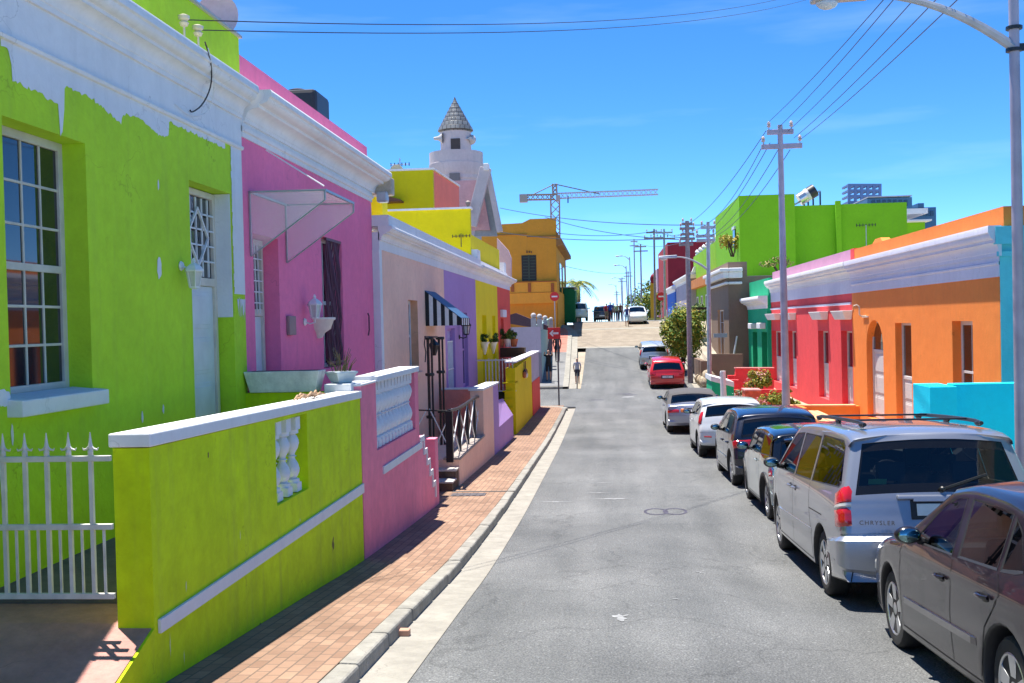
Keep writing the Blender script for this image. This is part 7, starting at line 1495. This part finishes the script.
# nearest: dark hatchback
build_car('dark aubergine five door hatchback parked nearest the camera', HATCH, AUB, 2.27, 6.35)
def van_x(C):
    m = BLACK
    b = MB()
    for sd in (-1, 1): C.patch(b, C.idx(.345), C.idx(.745), 0, 2.44, sd, .05, plainpaint(SIL), 7, 18)
    b.build('rear_bumper', C.root, smooth=True, merge=True)
    for sd in (-1, 1):
        b = MB(); pts = [(sd*(C.W(y, 1.72)-.17), y, 1.76+.025*math.sin(math.pi*min(1, max(0, (y+.35)/2.3)))**.3) for y in [-.35+2.3*i/12 for i in range(13)]]; b.tube(pts, .02, m, 8)
        for y in (-.25, .8, 1.85): b.ball((sd*(C.W(y, 1.72)-.17), y, 1.755), (.03, .09, .03), m, 10, 6)
        b.build('roof_rail', C.root, smooth=True)
    b = MB(); 
    for y in (.1, 1.5): b = MB(); b.bar((-C.W(y, 1.72)+.17, y, 1.79), (C.W(y, 1.72)-.17, y, 1.79), .05, .02, m); b.build('roof_bar', C.root, bevel=.005)
    b = MB(); a = C.ring(C.idx(1.16), 0, 1, .02); c = C.ring(C.idx(1.30), .55, 1, .02); b.bar(a, c, .015, .02, m); b.ball(a, .03, m, 8, 6); b.build('rear_wiper', C.root)
    b = MB(); C.rearbox(b, -.42, .42, 1.075, 1.115, .03, SIL); b.build('grab_bar', C.root, bevel=.012)
    b = MB(); a = C.ring(C.idx(1.24), .80, -1, -.02); c = C.ring(C.idx(1.29), .80, -1, -.02); b.hexa([a+Vector((-.0, 0, 0)), a+Vector((.17, 0, 0)), c+Vector((.17, 0, 0)), c], [a+Vector((0, -.003, 0)), a+Vector((.17, -.003, 0)), c+Vector((.17, -.003, 0)), c+Vector((0, -.003, 0))], plain('green sticker', (.22, .5, .16), .6)); b.build('sticker', C.root)
    cu = bpy.data.curves.new('lettering', 'FONT'); cu.body = 'CHRYSLER'; cu.size = .058; cu.space_character = 1.25; cu.extrude = .002; cu.materials.append(plain('dark chrome letter', (.12, .12, .13), .3, .6)); to = bpy.data.objects.new('tmp', cu); COL.objects.link(to); bpy.context.view_layer.update()
    me = bpy.data.meshes.new_from_object(to.evaluated_get(bpy.context.evaluated_depsgraph_get())); bpy.data.objects.remove(to); o = bpy.data.objects.new('lettering', me); COL.objects.link(o); o.parent = C.root
    a = C.ring(C.idx(.86), .90, -1); c = C.ring(C.idx(.86), .45, -1); d = c-a; o.location = a+Vector((0, -.016, 0)); o.rotation_euler = (math.pi/2, 0, math.atan2(d.y, d.x))
build_car('silver minivan with black roof rails parked ahead of the dark hatchback', VAN, SIL, 2.22, 11.45, scale=1.03, extra=van_x)
def mini_x(C):
    b = MB(); g = [[C.ring(C.tags['rg1']-.3+i*.9, abs(q), 1 if q >= 0 else -1, .01+.035*(3-i)/3) for q in (-.9, -.5, 0, .5, .9)] for i in range(4)]
    for i in range(3):
        for k in range(4): b.quad(g[i][k]+Vector((0, -.12*(3-i)/3, 0)), g[i][k+1]+Vector((0, -.12*(3-i)/3, 0)), g[i+1][k+1]+Vector((0, -.12*(2-i)/3, 0)), g[i+1][k]+Vector((0, -.12*(2-i)/3, 0)), BLKG)
    o = b.build('spoiler', C.root, smooth=True); s = o.modifiers.new('solid', 'SOLIDIFY'); s.thickness = .03
build_car('small pale sage car with black roof and black wheel arches', MINI, SAGE, 2.36, 16.5, gh=BLKG, roofm=BLKG, glass=GLD, extra=mini_x)
build_car('navy black hatchback with wide red tail lamps', NAV, NVY, 2.34, 21.0, glass=GLD, extra=lambda C: None)
build_car('white hatchback with high triangular red tail lamps', FIE, WHT, 2.2, 26.9, glass=GLD)
build_car('silver blue convertible with grey soft top closed', BMW, BMS, 1.85, 34.6, gh=SOFT, roofm=SOFT)
build_car('bright red hatchback parked across from the side street', HATCH, REDC, 2.15, 55.2, scale=1.04, glass=GLD)
build_car('pale silver hatchback parked just ahead of the bright red one', FIE, SLB, 1.9, 63.2, scale=1.03, glass=GLD)
build_car('white boxy off roader seen from behind at the crest', SUV, WHT, -3.35, 95.8, far_=True, glass=GLD, z=road(95.8)+.05)
build_car('dark pickup seen from behind at the crest beside the white off roader', PICK, DKB, -1.25, 104, far_=True, glass=GLD, cat='pickup')
build_car('white sedan facing down the street at the crest', SED, WHT, 1.75, 90.5, far_=True, face=-1, glass=GLD)
# ================================================================ PEOPLE
SKIN = plain('skin', (.50, .28, .19), .6); SKIND = plain('brown skin', (.22, .11, .07), .6); HAIRD = plain('dark hair', (.02, .015, .012), .7); HAIRB = plain('light brown hair', (.25, .15, .08), .7)
def cloth(n, c): return plain(n, c, .85, var=.15, scale=20)
def person(label, x, y, z, h, top, legs, skin=SKIN, hair=HAIRD, face=1, stride=.12, arms=((-.1, -.25), (.1, -.25)), shorts=True, cap=None, sleeves=True, long_hair=False):
    """figure grown with a skin modifier from a posed skeleton; face=+1 looks up the street"""
    r = thing('person', label, 'person', (x, y, z)); s = h/1.75; V = []; Ed = []; Rd = []
    def v(p, q, rx, ry=None): V.append(Vector((p[0]*s, p[1]*s*face, p[2]*s))); Rd.append((rx*s, (ry or rx)*s)); i = len(V)-1; (Ed.append((q, i)) if q is not None else None); return i
    pel = v((0, 0, .96), None, .15, .11); wa = v((0, 0, 1.10), pel, .13, .095); ch = v((0, .01, 1.30), wa, .165, .11); sh = v((0, 0, 1.43), ch, .13, .085); nk = v((0, .01, 1.51), sh, .055); hd0 = v((0, .02, 1.575), nk, .068, .075); hd1 = v((0, .02, 1.65), hd0, .078, .092); v((0, .015, 1.725), hd1, .055, .065)
    for sd, (ay, az) in zip((-1, 1), arms):
        a = v((sd*.19, 0, 1.41), sh, .06); e = v((sd*.24, ay*.5, 1.41+(-.28 if az < 0 else .05)), a, .045); w_ = v((sd*.20, ay*.5+.18 if az >= 0 else ay, 1.41+(-.52 if az < 0 else az)), e, .032); v((sd*.20, (ay*.5+.22 if az >= 0 else ay+.03), 1.41+(-.62 if az < 0 else az+.07)), w_, .036, .022)
    for sd in (-1, 1):
        st = stride*sd; hp = v((sd*.095, 0, .90), pel, .098); kn = v((sd*.10, st*.6+.02, .50), hp, .062); an = v((sd*.10, st, .09), kn, .042); v((sd*.11, st+.14, .035), an, .042, .03)
    me = bpy.data.meshes.new('body'); me.from_pydata([tuple(p) for p in V], Ed, []); o = bpy.data.objects.new('body', me); COL.objects.link(o)
    o.modifiers.new('skin', 'SKIN'); sd_ = o.modifiers.new('sub', 'SUBSURF'); sd_.levels = 2; sd_.render_levels = 2
    if not me.skin_vertices: bm = bmesh.new(); bm.from_mesh(me); bm.verts.layers.skin.verify(); bm.to_mesh(me); bm.free()
    for k, q in enumerate(me.skin_vertices[0].data): q.radius = Rd[k]; q.use_root = (k == 0)
    bpy.context.view_layer.update(); dg = bpy.context.evaluated_depsgraph_get(); m2 = bpy.data.meshes.new_from_object(o.evaluated_get(dg)); bpy.data.objects.remove(o)
    o = bpy.data.objects.new('body', m2); COL.objects.link(o); o.parent = r; m2.materials.clear()
    for m in (skin, top, legs, plain('dark shoe', (.03, .03, .03), .6)): m2.materials.append(m)
    for p in m2.polygons:
        c = p.center/s; c.y *= face; p.use_smooth = True
        if c.z > 1.47: k = 0
        elif abs(c.x) > .20 and (c.z < (1.20 if sleeves else 1.36)): k = 0
        elif c.z > .98: k = 1
        elif c.z > (.52 if shorts else .10): k = 2
        elif c.z > .07: k = 0 if shorts else 2
        else: k = 3
        p.material_index = k
    hb = MB(); hc = Vector((0, .005*face, 1.685))*s; hb.ball(hc, (.083*s, .098*s, .085*s), hair, 14, 10)
    if long_hair: hb.ball(Vector((0, -.06*face, 1.58))*s, (.08*s, .05*s, .16*s), hair, 10, 8)
    q = hb.build('hair', r, smooth=True); f = MB()
    for sd in (-1, 1): f.ball(Vector((sd*.03, .108*face, 1.64))*s, .011*s, BLACK, 6, 5); f.ball(Vector((sd*.083, .015*face, 1.63))*s, (.012*s, .02*s, .03*s), skin, 6, 5)
    f.ball(Vector((0, .118*face, 1.61))*s, (.013*s, .018*s, .02*s), skin, 6, 5); f.box(-.025*s, .025*s, .1*s*face, .112*s*face, 1.565*s, 1.575*s, plain('lip', (.4, .14, .12), .5)); f.build('face', r, smooth=True)
    if cap is not None: c = MB(); c.ball(Vector((0, .01*face, 1.70))*s, (.09*s, .105*s, .07*s), cap, 14, 8); c.ball(Vector((0, .13*face, 1.69))*s, (.07*s, .07*s, .012*s), cap, 12, 6); c.build('cap', r, smooth=True)
    return r
g = ground_hit(577.5, 384); person('boy in a blue cap, pale shirt and dark shorts standing in the road', g.x, g.y, g.z, 1.42, cloth('pale shirt', (.35, .36, .42)), cloth('dark shorts', (.03, .03, .045)), face=-1, cap=cloth('blue cap', (.05, .13, .4)), stride=.04)
Yp_ = 55.9+2.2; q = LY(549, 383, Yp_); person('woman in black top and shorts raising a camera on the far pavement', q.x, Yp_, pave(Yp_), 1.72, cloth('black top', (.012, .012, .015)), cloth('black shorts', (.015, .015, .02)), face=-1, arms=((-.1, .16), (.1, .16)), stride=.03)
Yp_ = 66; q = LY(557.5, 360, Yp_); person('walker in dark clothes behind the red arrow sign', q.x, Yp_, pave(Yp_), 1.75, cloth('dark jacket', (.02, .022, .03)), cloth('dark trousers', (.02, .02, .028)), skin=SKIND, face=-1, shorts=False, arms=((-.05, -.3), (.12, -.2)))
for (px, Y, h, lab, tc_, lc, kw) in [
    (610.5, 97, 1.78, 'man in a bright blue shirt walking at the crest', (.01, .07, .42), (.02, .02, .05), dict(shorts=False)),
    (627, 85.5, 1.68, 'woman in a blue vest and pale denim shorts walking up the cobbles', (.03, .05, .22), (.25, .38, .6), dict(hair=HAIRB, sleeves=False, long_hair=True)),
    (620.5, 98.5, 1.7, 'person in a brown top and dark trousers at the crest', (.16, .07, .05), (.04, .03, .03), dict(shorts=False)),
    (617.5, 99, 1.68, 'person in a pale lime top at the crest', (.35, .5, .25), (.03, .04, .08), dict(shorts=False)),
    (606.8, 98.5, 1.7, 'person in a red top next to the dark pickup', (.5, .03, .05), (.25, .18, .12), dict()),
    (613.5, 99.5, 1.74, 'person in a grey shirt behind the man in blue', (.25, .25, .3), (.3, .22, .16), dict(skin=SKIND, shorts=False)),
    (600.5, 107.6, 1.7, 'person in a white shirt standing beyond the dark pickup', (.6, .62, .65), (.05, .05, .08), dict(shorts=False)),
    (596.5, 108.5, 1.72, 'person in a faded blue shirt beyond the dark pickup', (.15, .2, .35), (.05, .05, .08), dict(shorts=False))]:
    p = LY(px, 320, Y); person(lab, p.x, Y, road(Y), h, cloth(lab[:24], tc_), cloth(lab[:20]+' legs', lc), stride=.16, **kw)
bpy.context.view_layer.update()
